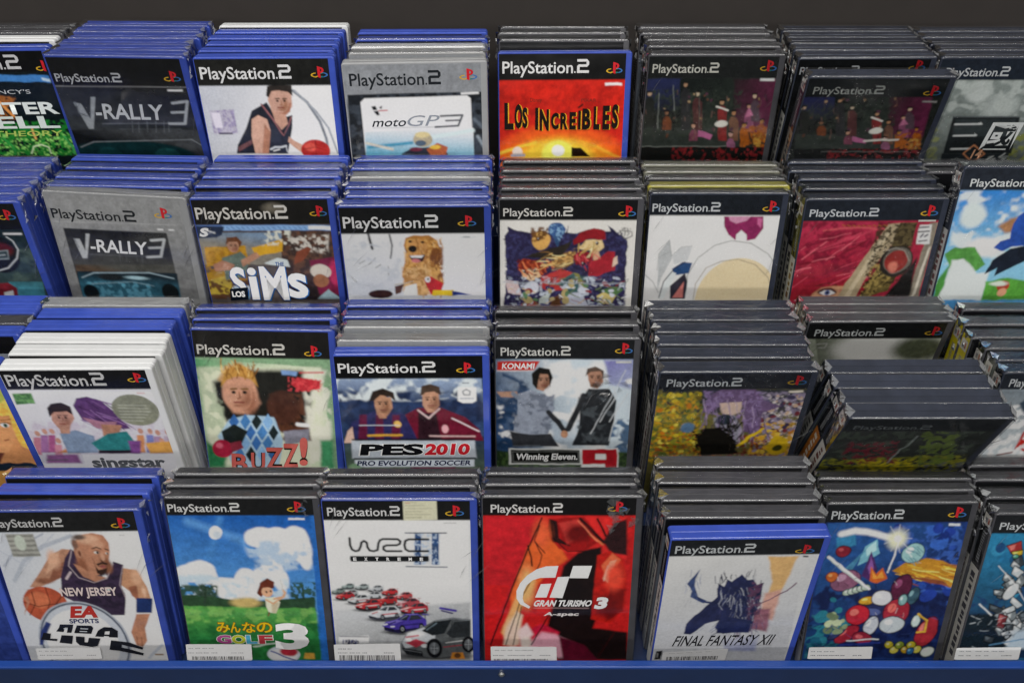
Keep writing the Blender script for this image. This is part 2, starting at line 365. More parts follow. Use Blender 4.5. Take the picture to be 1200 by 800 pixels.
ART['1_1'] = '202326', '''G|191b1d|3c4044|2|726 312 568 866|-28 325 1371 300 1424 897 -17 927
G|45484b|15181a|2|589 792 532 990|2 804 1452 775 1369 1148 -122 1181
E|0c2c30|13|548|1090|664|178|0
E|123c40|11|326|1095|133|102|0
E|1a4a4c|11|920|1095|132|102|0
L|8a9096|4|9|47 1000 199 935 1210 889 1321 974
L|70757a|4|9|351 725 1148 705
L|5c6166|4|7|505 784 1131 772
L|7a7f84|3|6|659 695 632 816
L|7a7f84|3|6|724 694 697 815
L|7a7f84|3|6|810 692 783 813
L|7a7f84|3|6|896 690 870 811
L|7a7f84|3|6|977 689 952 809
L|7a7f84|3|6|1024 688 1000 808
P|9aa0a5|2|324 432 371 431 245 787 197 788 135 498 206 506 247 679
L|6a7075|2|15|151 493 156 610 226 644
T|-RALLY|314 668 676 165|c3c7ca|0.02|0.12|
L|a9aeb2|1|27|1114 485 1266 463 1185 709 1029 712
L|a9aeb2|1|25|1082 588 1225 580
L|b5b5b5|1|6|-27 322 1327 312
P|e8e8e8|2|1103 339 1251 336 1246 357 1098 359
H|141414|306
PS|42 272 641 98|b9bcc0
LG|1178|208|0|0'''
ART['1_2'] = 'c9ccd2', '''G|b9bcc4|e3e5e8|2|76 490 882 716|-29 274 1395 284 1402 1040 -66 1028
N|dfe2e6|17|83|0.5|4|733 279 1395 284 1402 1040 840 1035
L|7d828a|2|27|916 334 1042 453 1145 651 1188 831 1195 992
L|9aa0a8|2|19|933 334 1115 541 1222 719 1288 992
L|eceef0|2|12|1016 335 1199 541 1297 809
P|b3aebd|2|68 533 311 518 311 768 76 777
N|8f86a8|3|19|0.5|2|68 533 311 518 311 768 76 777
P|d7d2e0|6|85 555 169 552 173 711 99 710
P|4a4458|2|122 760 260 761 261 779 123 778
P|23262f|2|486 536 646 450 725 626 879 583 861 716 781 988 265 984 291 892 405 713
P|6c4a4c|2|287 915 439 837 508 803 478 860 289 966
L|8a5a5c|2|17|591 472 683 626 764 805 819 716 865 605
P|2b2f3c|4|641 625 764 805 846 671 781 988 480 986
L|c8ccd2|4|19|616 941 662 918 726 919 775 905
L|dfe2e6|4|13|643 959 702 942
L|c8ccd2|2|9|774 919 780 970
P|caa08c|3|472 624 542 581 624 625 641 737 587 987 454 986 444 803
P|a8765f|8|592 669 638 759 587 987 523 986
P|c49a86|3|817 806 864 851 984 921 932 989 855 920 799 862
P|c49a88|3|660 429 683 343 791 312 900 344 890 495 826 583 751 593 684 549
P|a9745f|8|786 495 886 452 862 550 794 587 732 582
P|c09480|4|685 538 816 582 825 671 752 738 701 648
P|2e2926|3|651 386 674 290 755 275 910 287 905 387 869 349 788 333 715 333 671 397
L|403532|2|6|716 425 765 419
E|b0302c|3|1066|956|146|115|0
E|c49a88|3|776|447|85|112|0
E|96684f|27|810|475|43|68|0
E|c49a88|33|767|436|43|56|0
L|2e2620|2|12|738 416 775 414
E|1c1410|2|753|438|14|10|0
L|2e2620|2|12|807 417 844 415
E|1c1410|2|823|438|14|10|0
L|96684f|2|10|788 436 791 475 774 478
L|7a3c34|2|13|750 505 807 506
E|96684f|9|775|528|27|8|0
P|2e2926|4|651 386 674 290 755 271 911 283 909 387 877 349 788 331 708 339 674 403
E|d8584c|11|1016|921|60|46|0
L|5a1614|2|6|949 943 1070 921 1183 964
L|5a1614|2|6|1074 853 1068 1025
H|1c1c1a|283
PS|48 216 875 138|e2e2e2
LG|1192|160|0|0'''
ART['1_3'] = '8a8d91', '''P|1d2024|2|30 310 1301 299 1369 1041 2 1008
N|3a4048|16|60|0.5|7|30 310 1301 299 1369 1041 2 1008
L|606a74|10|33|1222 583 1303 674
L|8a949c|10|29|1249 762 1309 878
P|e4e7ea|2|146 387 186 349 1158 339 1190 369 1204 1037 144 1012
G|dfe6ea|5ba4bd|2|551 657 530 951|158 693 1205 672 1204 1037 144 1012
L|cfe0e8|12|41|708 773 1198 698
L|3c8aa8|12|33|184 852 602 816
L|d8c8b0|12|21|167 810 410 880
P|2b2f3a|6|500 928 598 872 807 866 950 938 946 1031 483 1020
E|b0a488|4|712|784|93|79|0
E|d8c894|6|711|732|72|31|0
E|4a5a6a|6|689|822|54|32|0
P|a85a3a|6|743 887 851 821 953 869 928 961 781 957
E|d8b040|6|828|866|54|23|0
E|6a3040|6|639|885|62|23|0
P|16181c|1|243 432 284 428 297 465 260 471
P|16181c|1|259 480 304 476 316 520 291 524
P|16181c|1|315 444 348 425 337 460
L|b03038|2|10|310 477 391 474
T|moto|234 639 317 73|20242a|0.01|0.35|
T|GP|552 640 298 110|8a9098|0|0.45|
L|3a3e44|1|18|896 543 1107 537 1062 646 839 655
L|3a3e44|1|16|945 591 1080 589
L|50555c|2|5|239 651 818 654
P|e8e8e8|2|1099 308 1268 305 1270 326 1098 329
H|85888c|304
PS|63 224 853 141|23262a
LG|1173|137|0|0'''
ART['1_4'] = 'c22317', '''N|a81c14|22|130|0.5|3|-19 272 1324 281 1355 1081 -28 1070
E|d8541c|59|636|1189|746|459|0
E|e88a24|50|636|1143|564|297|0
E|f2b838|41|623|1098|383|216|0
E|f6dc5a|20|622|1030|168|136|0
L|f3c040|13|27|6 1025 208 959 386 915
L|f0a030|14|27|1265 1080 1035 965 854 908
P|1a0f0a|2|762 963 856 973 971 1066 764 1065
E|fdfbe6|9|622|998|67|59|0
E|d9c9c0|6|196|1008|54|54|0
L|9a9aa8|7|31|140 1048 264 1045
T|Disney|328 494 120 39|70241a|0.01|0|
L|8a2a1c|2|4|470 486 842 480
T|PIXAR|853 497 153 32|70241a|0|0|
T|L|75 777 93 273|e8a428|0.05|0|
T|O|179 769 80 251|e8a428|0.05|0|
T|S|259 763 53 212|e8a428|0.05|0|
T|I|392 782 31 225|e8a428|0.05|0|
T|N|440 791 93 219|e8a428|0.05|0|
T|C|556 779 80 171|e8a428|0.05|0|
T|R|653 779 75 171|e8a428|0.05|0|
T|E|746 780 67 178|e8a428|0.05|0|
T|I|835 781 27 193|e8a428|0.05|0|
T|B|880 781 84 215|e8a428|0.05|0|
T|L|995 782 62 236|e8a428|0.05|0|
T|E|1088 783 71 243|e8a428|0.05|0|
T|S|1181 775 67 249|e8a428|0.05|0|
T|L|64 773 93 272|17100c|0.045|0|
T|O|168 765 80 251|17100c|0.045|0|
T|S|248 759 53 212|17100c|0.045|0|
T|I|381 777 31 225|17100c|0.045|0|
T|N|429 787 93 219|17100c|0.045|0|
T|C|544 774 80 171|17100c|0.045|0|
T|R|642 775 75 171|17100c|0.045|0|
T|E|735 776 67 178|17100c|0.045|0|
T|I|824 776 27 193|17100c|0.045|0|
T|B|868 777 84 214|17100c|0.045|0|
T|L|984 778 62 236|17100c|0.045|0|
T|E|1077 778 71 243|17100c|0.045|0|
T|S|1170 770 67 249|17100c|0.045|0|
L|17100c|1|18|827 558 865 528
P|f0f0f0|2|1089 311 1263 308 1266 333 1090 337
H|101010|279
PS|47 210 874 135|eeeeee
LG|1178|169|0|0'''
ART['1_5'] = '1e211f', '''G|23294f|1e211f|6|151 261 186 613|11 240 362 240 366 568 8 568
G|151a17|28302a|9|489 240 990 749|340 240 957 240 1034 749 375 749
G|231a1c|58203c|13|860 304 1292 457|872 240 1318 240 1305 795 953 795
P|2e3430|7|-10 749 1034 749 1066 957 -3 957
P|101211|4|-3 957 1377 957 1359 1112 1 1112
N|701c20|3|27|0.55|4|331 957 1333 957 1336 1112 347 1112
N|30382f|3|21|0.6|9|-11 348 973 348 1004 841 9 841
P|20221f|4|32 726 6 479 28 431 71 431 101 479 120 726
E|b59a80|3|46|391|19|24|0
L|15120f|3|17|25 370 63 370
P|6a3a20|4|212 772 199 681 220 631 264 631 295 681 300 772
E|8a6248|3|238|590|20|25|0
L|15120f|3|17|216 568 255 568
P|2a2a2c|4|410 772 364 391 384 343 427 343 458 391 498 772
E|a88468|3|401|304|19|24|0
L|15120f|3|17|379 283 418 283
P|4a2a2a|4|531 772 492 479 512 431 555 431 587 479 619 772
E|b8a890|3|529|391|19|24|0
L|15120f|3|17|507 370 546 370
P|7a2a2a|4|800 887 753 568 772 519 815 519 848 568 889 887
E|b08868|3|788|479|19|24|0
L|15120f|3|17|766 457 804 457
P|6a3a4a|4|501 887 488 818 509 767 553 767 585 818 590 887
E|b08870|3|526|726|20|25|0
L|15120f|3|18|504 703 543 703
P|6a4a3a|4|922 887 888 681 907 631 951 631 984 681 1011 887
E|a87a58|3|923|590|20|25|0
L|15120f|3|17|900 568 939 568
P|7a4460|4|1063 795 1031 613 1049 564 1093 564 1127 613 1151 795
E|b08870|3|1065|523|19|24|0
L|15120f|3|17|1042 501 1081 501
P|4a3a44|4|1107 681 1074 501 1093 453 1136 453 1169 501 1194 681
E|c0a890|3|1108|413|19|24|0
L|15120f|3|17|1085 391 1124 391
P|84481a|4|1040 934 1018 818 1037 767 1081 767 1115 818 1129 934
E|a0702e|3|1052|726|20|25|0
L|15120f|3|18|1029 703 1069 703
P|7a3a1c|4|1215 887 1191 772 1210 721 1254 721 1288 772 1303 887
E|9a642e|3|1225|681|20|25|0
L|15120f|3|17|1201 658 1241 658
P|80506a|4|899 957 888 911 907 859 951 859 985 911 988 957
E|b08a80|3|923|818|20|25|0
L|15120f|3|18|900 795 940 795
L|3a3a38|2|10|316 590 333 624 341 662
L|6a5048|2|11|699 572 700 599 700 631
L|6a5048|2|11|547 832 541 852 545 869
L|3a3a38|2|11|435 492 445 521 448 564
L|0e100f|2|8|197 354 201 378 213 389
L|6a5048|2|8|26 559 27 586 35 602
L|241c24|2|10|229 521 233 546 235 559
L|0e100f|2|11|1039 839 1036 876 1031 904
L|0e100f|2|8|1084 760 1102 790 1110 811
L|241c24|2|5|1121 481 1115 515 1116 535
L|6a5048|2|8|599 608 606 644 605 687
L|0e100f|2|10|201 660 205 701 215 731
L|6a5048|2|8|830 422 834 442 837 459
L|3a3a38|2|10|566 532 573 572 569 597
L|6a5048|2|10|540 769 545 792 550 818
L|3a3a38|2|8|424 642 437 658 444 681
L|6a5048|2|11|738 751 744 763 743 788
L|3a3a38|2|6|100 584 102 624 107 653
L|241c24|2|11|623 593 615 617 618 635
L|3a3a38|2|8|1158 809 1166 832 1159 845
L|241c24|2|8|195 751 205 783 200 806
L|3a3a38|2|9|128 832 142 864 149 890
L|241c24|2|8|686 829 683 857 684 880
L|0e100f|2|6|676 429 678 462 690 486
L|0e100f|2|7|625 744 625 767 629 779
L|0e100f|2|10|230 774 226 792 230 813
L|241c24|2|10|126 719 123 753 125 781
L|6a5048|2|9|428 635 431 647 434 669
L|241c24|2|11|550 508 568 550 578 581
L|3a3a38|2|8|507 370 507 385 518 404
L|241c24|2|8|223 590 220 626 223 660
L|241c24|2|10|939 407 949 442 964 470
L|241c24|2|7|823 572 827 586 841 613
L|6a5048|2|6|1172 453 1176 488 1166 519
L|6a5048|2|7|549 539 545 561 551 590
L|241c24|2|9|237 715 233 733 232 751
L|241c24|2|9|1210 396 1222 426 1235 466
L|0e100f|2|10|313 724 322 749 321 783
L|6a5048|2|7|327 352 324 378 323 393
L|241c24|2|8|1072 667 1071 687 1077 717
E|4a2c3c|2|1216|415|21|10|-1.4
E|5a3a2c|2|267|832|23|12|-1.5
E|5a3a2c|2|724|586|9|7|-0.7
E|4a2c3c|2|1003|575|23|13|0.5
E|5a3a2c|2|1136|633|9|7|0.9
E|8a7050|2|588|642|13|9|0.7
E|5a3a2c|2|633|450|11|12|-0.8
E|5a3a2c|2|320|644|12|9|-1.1
E|4a2c3c|2|1253|774|19|10|1.2
E|4a2c3c|2|728|760|16|13|-1.3
E|8a7050|2|849|455|15|8|-1.4
E|4a2c3c|2|675|459|17|13|-1
E|5a3a2c|2|600|411|11|11|1.5
E|5a3a2c|2|450|484|8|10|-0.7
E|5a3a2c|2|1009|788|14|11|-0.4
E|a08868|2|491|396|11|9|0.6
E|a08868|2|453|473|17|12|0.5
E|4a2c3c|2|619|393|15|14|0
E|8a7050|2|1153|442|16|8|1.3
E|5a3a2c|2|1161|519|22|11|-0.8
E|a08868|2|209|543|13|5|0.1
E|a08868|2|1046|740|12|12|1.2
E|5a3a2c|2|1206|446|8|5|0.9
E|4a2c3c|2|998|398|10|6|1.3
E|4a2c3c|2|449|424|13|9|0.6
E|4a2c3c|2|922|765|23|15|-1.2
E|d0d0c8|4|809|708|70|34|0
L|d8d8d0|3|17|740 523 855 568
P|a86088|4|575 772 737 829 721 876 584 841
P|b06a8a|4|1066 535 1122 613 1039 635
N|9a5418|3|26|0.45|6|1012 749 1290 703 1311 957 1043 957
N|a07c34|3|22|0.55|16|1155 818 1305 795 1299 957 1177 957
L|80857f|3|7|1 953 886 948
L|9a9f99|2|6|273 304 312 568
L|9a9f99|2|6|138 391 160 749
L|6a7068|2|6|550 391 590 749
P|cfcfcf|2|1130 236 1281 236 1284 261 1132 261
H|191b1a|229
PS|52 180 658 101|c8c8c0
LG|1197|117|1|0'''
ART['1_6.5'] = '1e211f', '''G|22254a|1e211f|6|119 219 192 511|-13 201 312 201 355 474 22 474
G|151a17|28302a|8|430 201 957 625|292 201 864 201 998 625 385 625
G|231a1c|58203c|12|782 254 1201 381|785 201 1199 201 1257 663 928 663
P|2e3430|6|27 625 998 625 1054 799 57 799
P|101211|4|57 799 1344 799 1347 929 79 929
N|701c20|3|25|0.55|4|369 799 1303 799 1326 929 402 929
N|30382f|3|20|0.6|9|-22 290 892 290 982 702 55 702
P|20221f|4|63 606 10 400 24 359 64 359 98 400 145 606
E|b59a80|3|37|326|18|19|0
L|15120f|2|16|14 308 50 308
P|6a3a20|4|236 644 213 568 227 526 267 526 302 568 318 644
E|8a6248|3|238|492|18|19|0
L|15120f|2|16|215 474 252 474
P|2a2a2c|4|420 644 332 326 345 287 384 287 419 326 502 644
E|a88468|3|356|254|18|18|0
L|15120f|2|16|333 236 369 236
P|4a2a2a|4|533 644 461 400 474 359 514 359 550 400 615 644
E|b8a890|3|485|326|18|19|0
L|15120f|2|16|462 308 498 308
P|7a2a2a|4|797 741 714 474 726 433 766 433 803 474 880 741
E|b08868|3|736|400|18|19|0
L|15120f|2|16|713 381 749 381
P|6a3a4a|4|519 741 499 682 512 640 553 640 589 682 601 741
E|b08870|3|522|606|18|20|0
L|15120f|2|16|499 587 536 587
P|6a4a3a|4|911 741 854 568 866 526 906 526 943 568 994 741
E|a87a58|3|875|492|18|19|0
L|15120f|2|16|851 474 888 474
P|7a4460|4|1031 663 978 511 989 470 1030 470 1067 511 1113 663
E|b08870|3|999|436|18|19|0
L|15120f|2|16|975 418 1011 418
P|4a3a44|4|1057 568 1005 418 1016 378 1056 378 1093 418 1139 568
E|c0a890|3|1025|345|18|19|0
L|15120f|2|16|1001 326 1037 326
P|84481a|4|1027 780 992 682 1003 640 1044 640 1082 682 1110 780
E|a0702e|3|1013|606|18|20|0
L|15120f|2|16|988 587 1025 587
P|7a3a1c|4|1184 741 1148 644 1158 602 1199 602 1238 644 1266 741
E|9a642e|3|1167|568|18|19|0
L|15120f|2|16|1143 549 1179 549
P|80506a|4|898 799 882 760 894 717 935 717 973 760 981 799
E|b08a80|3|904|682|19|20|0
L|15120f|2|16|879 663 916 663
L|3a3a38|2|10|113 387 134 422 148 462
L|6a5048|2|10|463 368 468 396 474 429
L|6a5048|2|10|367 642 364 664 371 681
L|3a3a38|2|10|207 284 221 314 230 358
L|0e100f|2|7|-34 140 -26 165 -13 176
L|6a5048|2|8|-159 354 -154 382 -145 398
L|241c24|2|9|22 314 30 340 33 354
L|0e100f|2|10|824 649 827 689 828 718
L|0e100f|2|7|851 566 873 597 884 619
L|241c24|2|5|835 272 836 307 840 328
L|6a5048|2|7|377 405 389 443 395 489
L|0e100f|2|9|18 460 29 503 42 534
L|6a5048|2|7|557 211 565 231 570 249
L|3a3a38|2|9|333 326 347 368 347 394
L|6a5048|2|9|349 576 358 600 367 627
L|3a3a38|2|7|221 441 236 458 246 481
L|6a5048|2|10|529 556 537 568 540 595
L|3a3a38|2|5|-87 380 -79 422 -70 453
L|241c24|2|10|396 389 393 415 398 434
L|3a3a38|2|8|928 617 940 642 937 656
L|241c24|2|8|27 556 41 590 41 615
L|3a3a38|2|8|-23 642 -4 676 6 703
L|241c24|2|8|495 639 497 669 502 693
L|0e100f|2|5|417 217 424 252 439 277
L|0e100f|2|7|423 549 428 573 433 585
L|0e100f|2|9|63 580 62 600 69 622
L|241c24|2|10|-42 522 -40 559 -33 588
L|6a5048|2|8|223 434 228 446 235 470
L|241c24|2|10|315 300 338 344 353 377
L|3a3a38|2|7|253 156 255 172 268 192
L|241c24|2|8|27 387 30 424 38 460
L|241c24|2|9|655 195 670 231 689 261
L|241c24|2|7|577 368 583 382 601 410
L|6a5048|2|6|877 243 887 279 883 312
L|6a5048|2|6|319 333 319 356 330 387
L|241c24|2|8|60 517 59 537 61 556
L|241c24|2|8|901 183 918 215 937 256
L|0e100f|2|9|132 527 144 554 149 590
L|6a5048|2|6|85 138 86 165 88 181
L|241c24|2|7|823 467 826 489 837 520
E|4a2c3c|2|910|204|19|11|-1.4
E|5a3a2c|2|106|642|22|13|-1.5
E|5a3a2c|2|489|382|8|7|-0.7
E|4a2c3c|2|743|370|22|14|0.5
E|5a3a2c|2|877|431|8|7|0.9
E|8a7050|2|372|441|12|10|0.7
E|5a3a2c|2|382|240|10|13|-0.8
E|5a3a2c|2|125|443|11|9|-1.1
E|4a2c3c|2|1011|580|18|10|1.2
E|4a2c3c|2|522|566|15|14|-1.3
E|8a7050|2|581|245|14|8|-1.4
E|4a2c3c|2|422|249|15|13|-1
E|5a3a2c|2|345|199|10|12|1.5
E|5a3a2c|2|219|275|8|10|-0.7
E|5a3a2c|2|787|595|13|12|-0.4
E|a08868|2|242|183|10|9|0.6
E|a08868|2|220|263|15|13|0.5
E|4a2c3c|2|360|181|14|15|0
E|8a7050|2|857|231|15|8|1.3
E|5a3a2c|2|879|312|20|11|-0.8
E|a08868|2|7|337|12|5|0.1
E|a08868|2|812|544|11|12|1.2
E|5a3a2c|2|906|236|7|6|0.9
E|4a2c3c|2|707|186|9|6|1.3
E|4a2c3c|2|208|213|12|9|0.6
E|4a2c3c|2|702|571|21|16|-1.2
E|d0d0c8|4|783|590|65|37|0
L|d8d8d0|3|16|697 436 809 474
P|a86088|4|574 644 732 692 722 731 590 702
P|b06a8a|4|1002 446 1063 511 988 530
N|9a5418|3|25|0.45|6|978 625 1231 587 1282 799 1033 799
N|a07c34|3|21|0.55|16|1119 682 1257 663 1272 799 1158 799
L|c8c8c0|6|21|703 701 1029 689
L|707470|4|6|325 832 1178 832
P|8a8a88|2|1112 254 1257 254 1257 272 1115 272
H|16191a|215
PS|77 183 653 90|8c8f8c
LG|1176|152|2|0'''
ART['1_6'] = '181a1c', '''H|131517|240
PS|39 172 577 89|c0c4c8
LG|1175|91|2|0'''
ART['1_7'] = '6a7470', '''G|8f9996|5a6260|2|439 230 517 1126|36 230 1045 230 1405 1201 108 1201
E|c3cac8|29|458|351|122|111|0
E|aab2b0|37|716|508|185|136|0
N|b8c0bd|16|81|0.52|5|76 230 1045 230 1199 646 76 646
N|7a8040|11|55|0.45|9|890 834 1199 646 1378 1126 990 1126
N|8a9060|10|50|0.5|3|-23 740 215 693 302 1126 65 1126
P|1d2224|4|290 611 942 611 999 1027 315 1027
P|2c3436|8|326 646 908 646 932 834 342 834
L|6a7274|2|10|300 618 940 618
P|20262a|4|304 1027 978 1027 979 1126 312 1126
L|d0d4d4|2|17|336 700 592 697
L|d0d4d4|2|17|360 827 580 822
L|d0d4d4|2|19|381 976 564 971
P|d0d4d4|2|562 702 576 674 606 702
P|d0d4d4|2|554 827 563 801 592 827
T|國|654 986 309 307|d0d4d4|0.02|0.16|
L|c08058|1|13|594 930 733 1032 635 1126 518 1027 594 930
T|14|599 1081 97 103|d0a080|0.02|0.15|
L|8a908e|2|10|418 1099 447 1094 470 1079
L|2a3032|2|8|448 1076 478 1084 506 1079
L|8a908e|2|7|414 1121 428 1123 443 1111
L|2a3032|2|9|488 1116 516 1109 536 1091
L|8a908e|2|8|482 1091 516 1101 559 1111
L|2a3032|2|9|474 1111 502 1118 527 1123
L|2a3032|2|8|414 1084 437 1091 449 1094
L|8a908e|2|8|499 1123 534 1138 562 1138
L|8a908e|2|9|781 1072 793 1064 819 1059
L|8a908e|2|14|925 1067 954 1059 976 1059
L|8a908e|2|12|751 1104 770 1096 791 1084
L|c0c4c2|2|10|917 1118 938 1094 961 1079
L|c0c4c2|2|12|769 1121 797 1126 839 1136
L|c0c4c2|2|9|809 1111 829 1094 853 1084
L|c0c4c2|2|12|890 1067 915 1049 934 1025
L|c0c4c2|2|12|775 1106 798 1079 829 1057
L|8a908e|2|11|807 1099 831 1101 851 1109
L|8a908e|2|13|903 1072 923 1081 957 1086
H|1c2430|232
PS|77 193 602 99|ccd0d4
LG|1175|154|0|0'''
ART['2_0'] = '2c3f42', '''G|1b2a2e|35474a|2|1074 303 1113 778|-130 295 1436 306 1351 1082 -262 1068
N|4a5c58|16|82|0.5|3|-255 574 1375 491 1352 879 -384 866
G|3a6a72|4fa0b8|6|1096 828 1023 1105|954 876 1289 879 1249 1132 908 1129
E|1c1f22|2|962|559|201|214|0
L|c8ccce|1|14|1110 373 1155 419 1173 514 1130 609 1010 716 871 757
E|5a1c20|20|979|512|143|80|0
P|8a9498|3|868 535 1077 513 1051 622 833 630
P|3a4a50|4|871 549 1059 529 1045 603 847 616
L|a8b0b4|4|14|870 587 1028 569
P|7a2430|4|735 899 949 889 1012 952 980 1104 652 1127
P|d8dce0|3|867 1001 965 977 942 1091 840 1116
P|e0e0e0|2|1095 329 1271 330 1268 351 1088 349
H|131313|300
PS|42 182 794 145|dddddd
LG|1190|145|0|0'''
ART['2_1'] = '8f9090', '''G|9a9b9a|78797a|2|-32 192 350 1149|-57 62 1333 27 1344 1078 -25 1176
P|26282a|2|114 380 1105 373 1109 1095 113 1166
G|1c1d1f|4a4b4c|2|533 381 475 801|118 395 1108 380 1111 782 111 837
G|50504c|5a4a3c|11|444 756 421 852|127 777 1110 712 1106 806 115 873
G|1d2a33|31657a|4|421 852 417 1046|125 848 1123 805 1109 1095 113 1166
N|5a98b0|9|39|0.5|5|181 965 827 920 829 1115 152 1163
E|0f171b|9|215|1085|79|90|0
E|0f171b|9|1016|1028|86|99|0
L|9ab0bc|4|13|161 918 293 856 849 819 1079 867
L|6a8896|4|13|240 985 656 932 860 966
E|20262a|9|453|893|129|39|0
E|a8c8d4|9|709|885|107|19|0
P|b5b8ba|2|320 428 358 426 269 696 222 700 187 486 247 489 269 615
L|84888b|2|13|196 493 215 579
T|-RALLY|327 618 552 135|d8d9da|0.02|0.12|
L|b5b8ba|1|25|941 462 1071 443 1002 630 865 646
L|b5b8ba|1|23|907 544 1028 532
L|707274|3|6|301 652 866 639
L|6a6c6e|3|6|599 628 589 718
L|6a6c6e|3|6|662 624 653 714
L|6a6c6e|3|6|767 618 758 707
L|6a6c6e|3|6|820 614 811 703
L|b8b9b9|1|6|-36 317 1224 283
P|eeeeee|2|1028 333 1083 332 1082 348 1025 349
P|eeeeee|2|1134 331 1187 330 1185 346 1131 347
H|8f9090|280
PS|42 276 803 116|26282a
LG|1109|174|0|0'''
ART['2_2'] = '5a5250', '''G|7a90a8|8a8478|2|369 357 341 516|-18 355 818 361 767 705 -25 699
G|4a3a34|3a2a2a|2|981 362 1102 1043|821 338 1351 342 1331 1094 711 1089
N|6a4a3a|10|49|0.5|6|821 338 1351 342 1342 803 753 799
P|c0922a|4|53 514 448 494 454 702 204 700 33 723
P|d8a830|4|506 517 818 428 798 565 532 609
N|a87820|3|29|0.5|3|53 514 448 494 402 892 1 889
P|b08628|4|-22 793 192 771 212 890 -4 913
P|b8a040|6|1 889 250 795 250 1036 -6 1034
N|5a3a24|6|34|0.45|8|-41 888 494 845 412 1087 -37 1083
P|6a7a70|4|197 630 395 562 462 655 389 844 195 866
E|b88a70|4|329|493|58|78|0
E|b88a70|2|327|502|48|69|0
E|8a5c48|15|346|519|25|41|0
E|b88a70|19|322|495|25|34|0
L|4a2c1c|2|7|300 483 322 482
E|1c1410|2|308|496|8|6|0
L|4a2c1c|2|7|340 484 361 482
E|1c1410|2|348|497|8|6|0
L|8a5c48|2|6|328 495 329 519 319 521
L|7a3c34|2|7|305 538 337 538
E|8a5c48|5|318|552|15|5|0
P|6a4028|4|253 492 283 406 383 398 423 459 387 516 377 452 295 452
P|b08068|4|100 700 192 654 309 701 277 760 108 770
P|b88a70|4|379 655 540 563 574 610 388 725
N|e8e2d0|8|29|0.5|2|638 337 906 316 880 497 592 495
N|d8d2c8|8|33|0.58|12|893 406 1267 364 1240 591 874 543
P|8a4a34|4|933 566 1043 509 1080 544 982 659 892 705
P|7a2444|8|1045 660 1341 615 1326 1045 1102 1043
E|c03060|13|1279|803|55|143|0
E|d8d0c4|4|1144|783|101|81|0
E|a06a4a|6|1132|885|76|72|0
P|9ab4bc|4|1074 1092 1194 983 1310 1094
P|2c2424|9|810 992 1093 945 1073 1104 795 1102
P|5a78b0|2|-1 275 1317 284 1319 342 2 337
P|8ab0dc|4|261 281 1317 288 1315 337 261 334
L|5a82b4|2|8|302 299 327 321
L|5a82b4|2|8|351 299 376 322
L|5a82b4|2|8|400 300 424 322
L|5a82b4|2|8|448 300 473 322
L|5a82b4|2|8|497 300 522 323
L|5a82b4|2|8|546 301 571 323
L|5a82b4|2|8|595 301 620 323
L|5a82b4|2|8|643 301 668 324
L|5a82b4|2|8|692 302 717 324
L|5a82b4|2|8|741 302 766 324
L|5a82b4|2|8|790 302 815 325
L|5a82b4|2|8|839 303 864 325
L|5a82b4|2|8|887 303 913 325
L|5a82b4|2|8|936 303 961 326
L|5a82b4|2|8|985 304 1010 326
L|5a82b4|2|8|1034 304 1059 326
L|5a82b4|2|8|1083 304 1108 327
L|5a82b4|2|8|1131 305 1157 327
P|e4ecf4|3|1080 291 1312 292 1311 333 1079 331
P|24304a|2|1 284 279 294 243 379 185 415 -5 413
T|S|24 400 82 94|e0e0e4|0.05|0.3|
L|e0e0e4|2|16|91 322 175 361
L|9aa0b0|2|10|57 389 178 345
P|d6e6f4|2|599 685 737 630 832 658 847 733 663 704
T|THE|703 718 84 42|3a62a0|0.03|0.1|
T|S|231 1093 154 361|1c4a8c|0.035|0|
T|i|410 1099 86 361|1c4a8c|0.035|0|
T|M|529 1105 257 381|1c4a8c|0.035|0|
T|s|792 1087 192 285|1c4a8c|0.035|0|
T|S|250 1095 154 361|2a6ab0|0.035|0|
T|i|428 1102 86 362|2a6ab0|0.035|0|
T|M|547 1108 257 381|2a6ab0|0.035|0|
T|s|811 1090 193 286|2a6ab0|0.035|0|
T|S|241 1085 154 361|e6f2fa|0.03|0|
T|i|419 1092 85 361|e6f2fa|0.03|0|
T|M|538 1098 257 380|e6f2fa|0.03|0|
T|s|802 1080 192 285|e6f2fa|0.03|0|
G|e6f2fa|3f9fd0|11|338 891 301 1110|258 939 419 940 394 1091 261 1090
F|10161e|215 968 396 950 382 1086 204 1100
T|LOS|229 1056 128 63|f0f0f0|0.04|0|
H|191714|275
PS|34 217 868 140|dddad4
LG|1192|146|0|0
E|6a6458|20|775|106|100|52|0'''
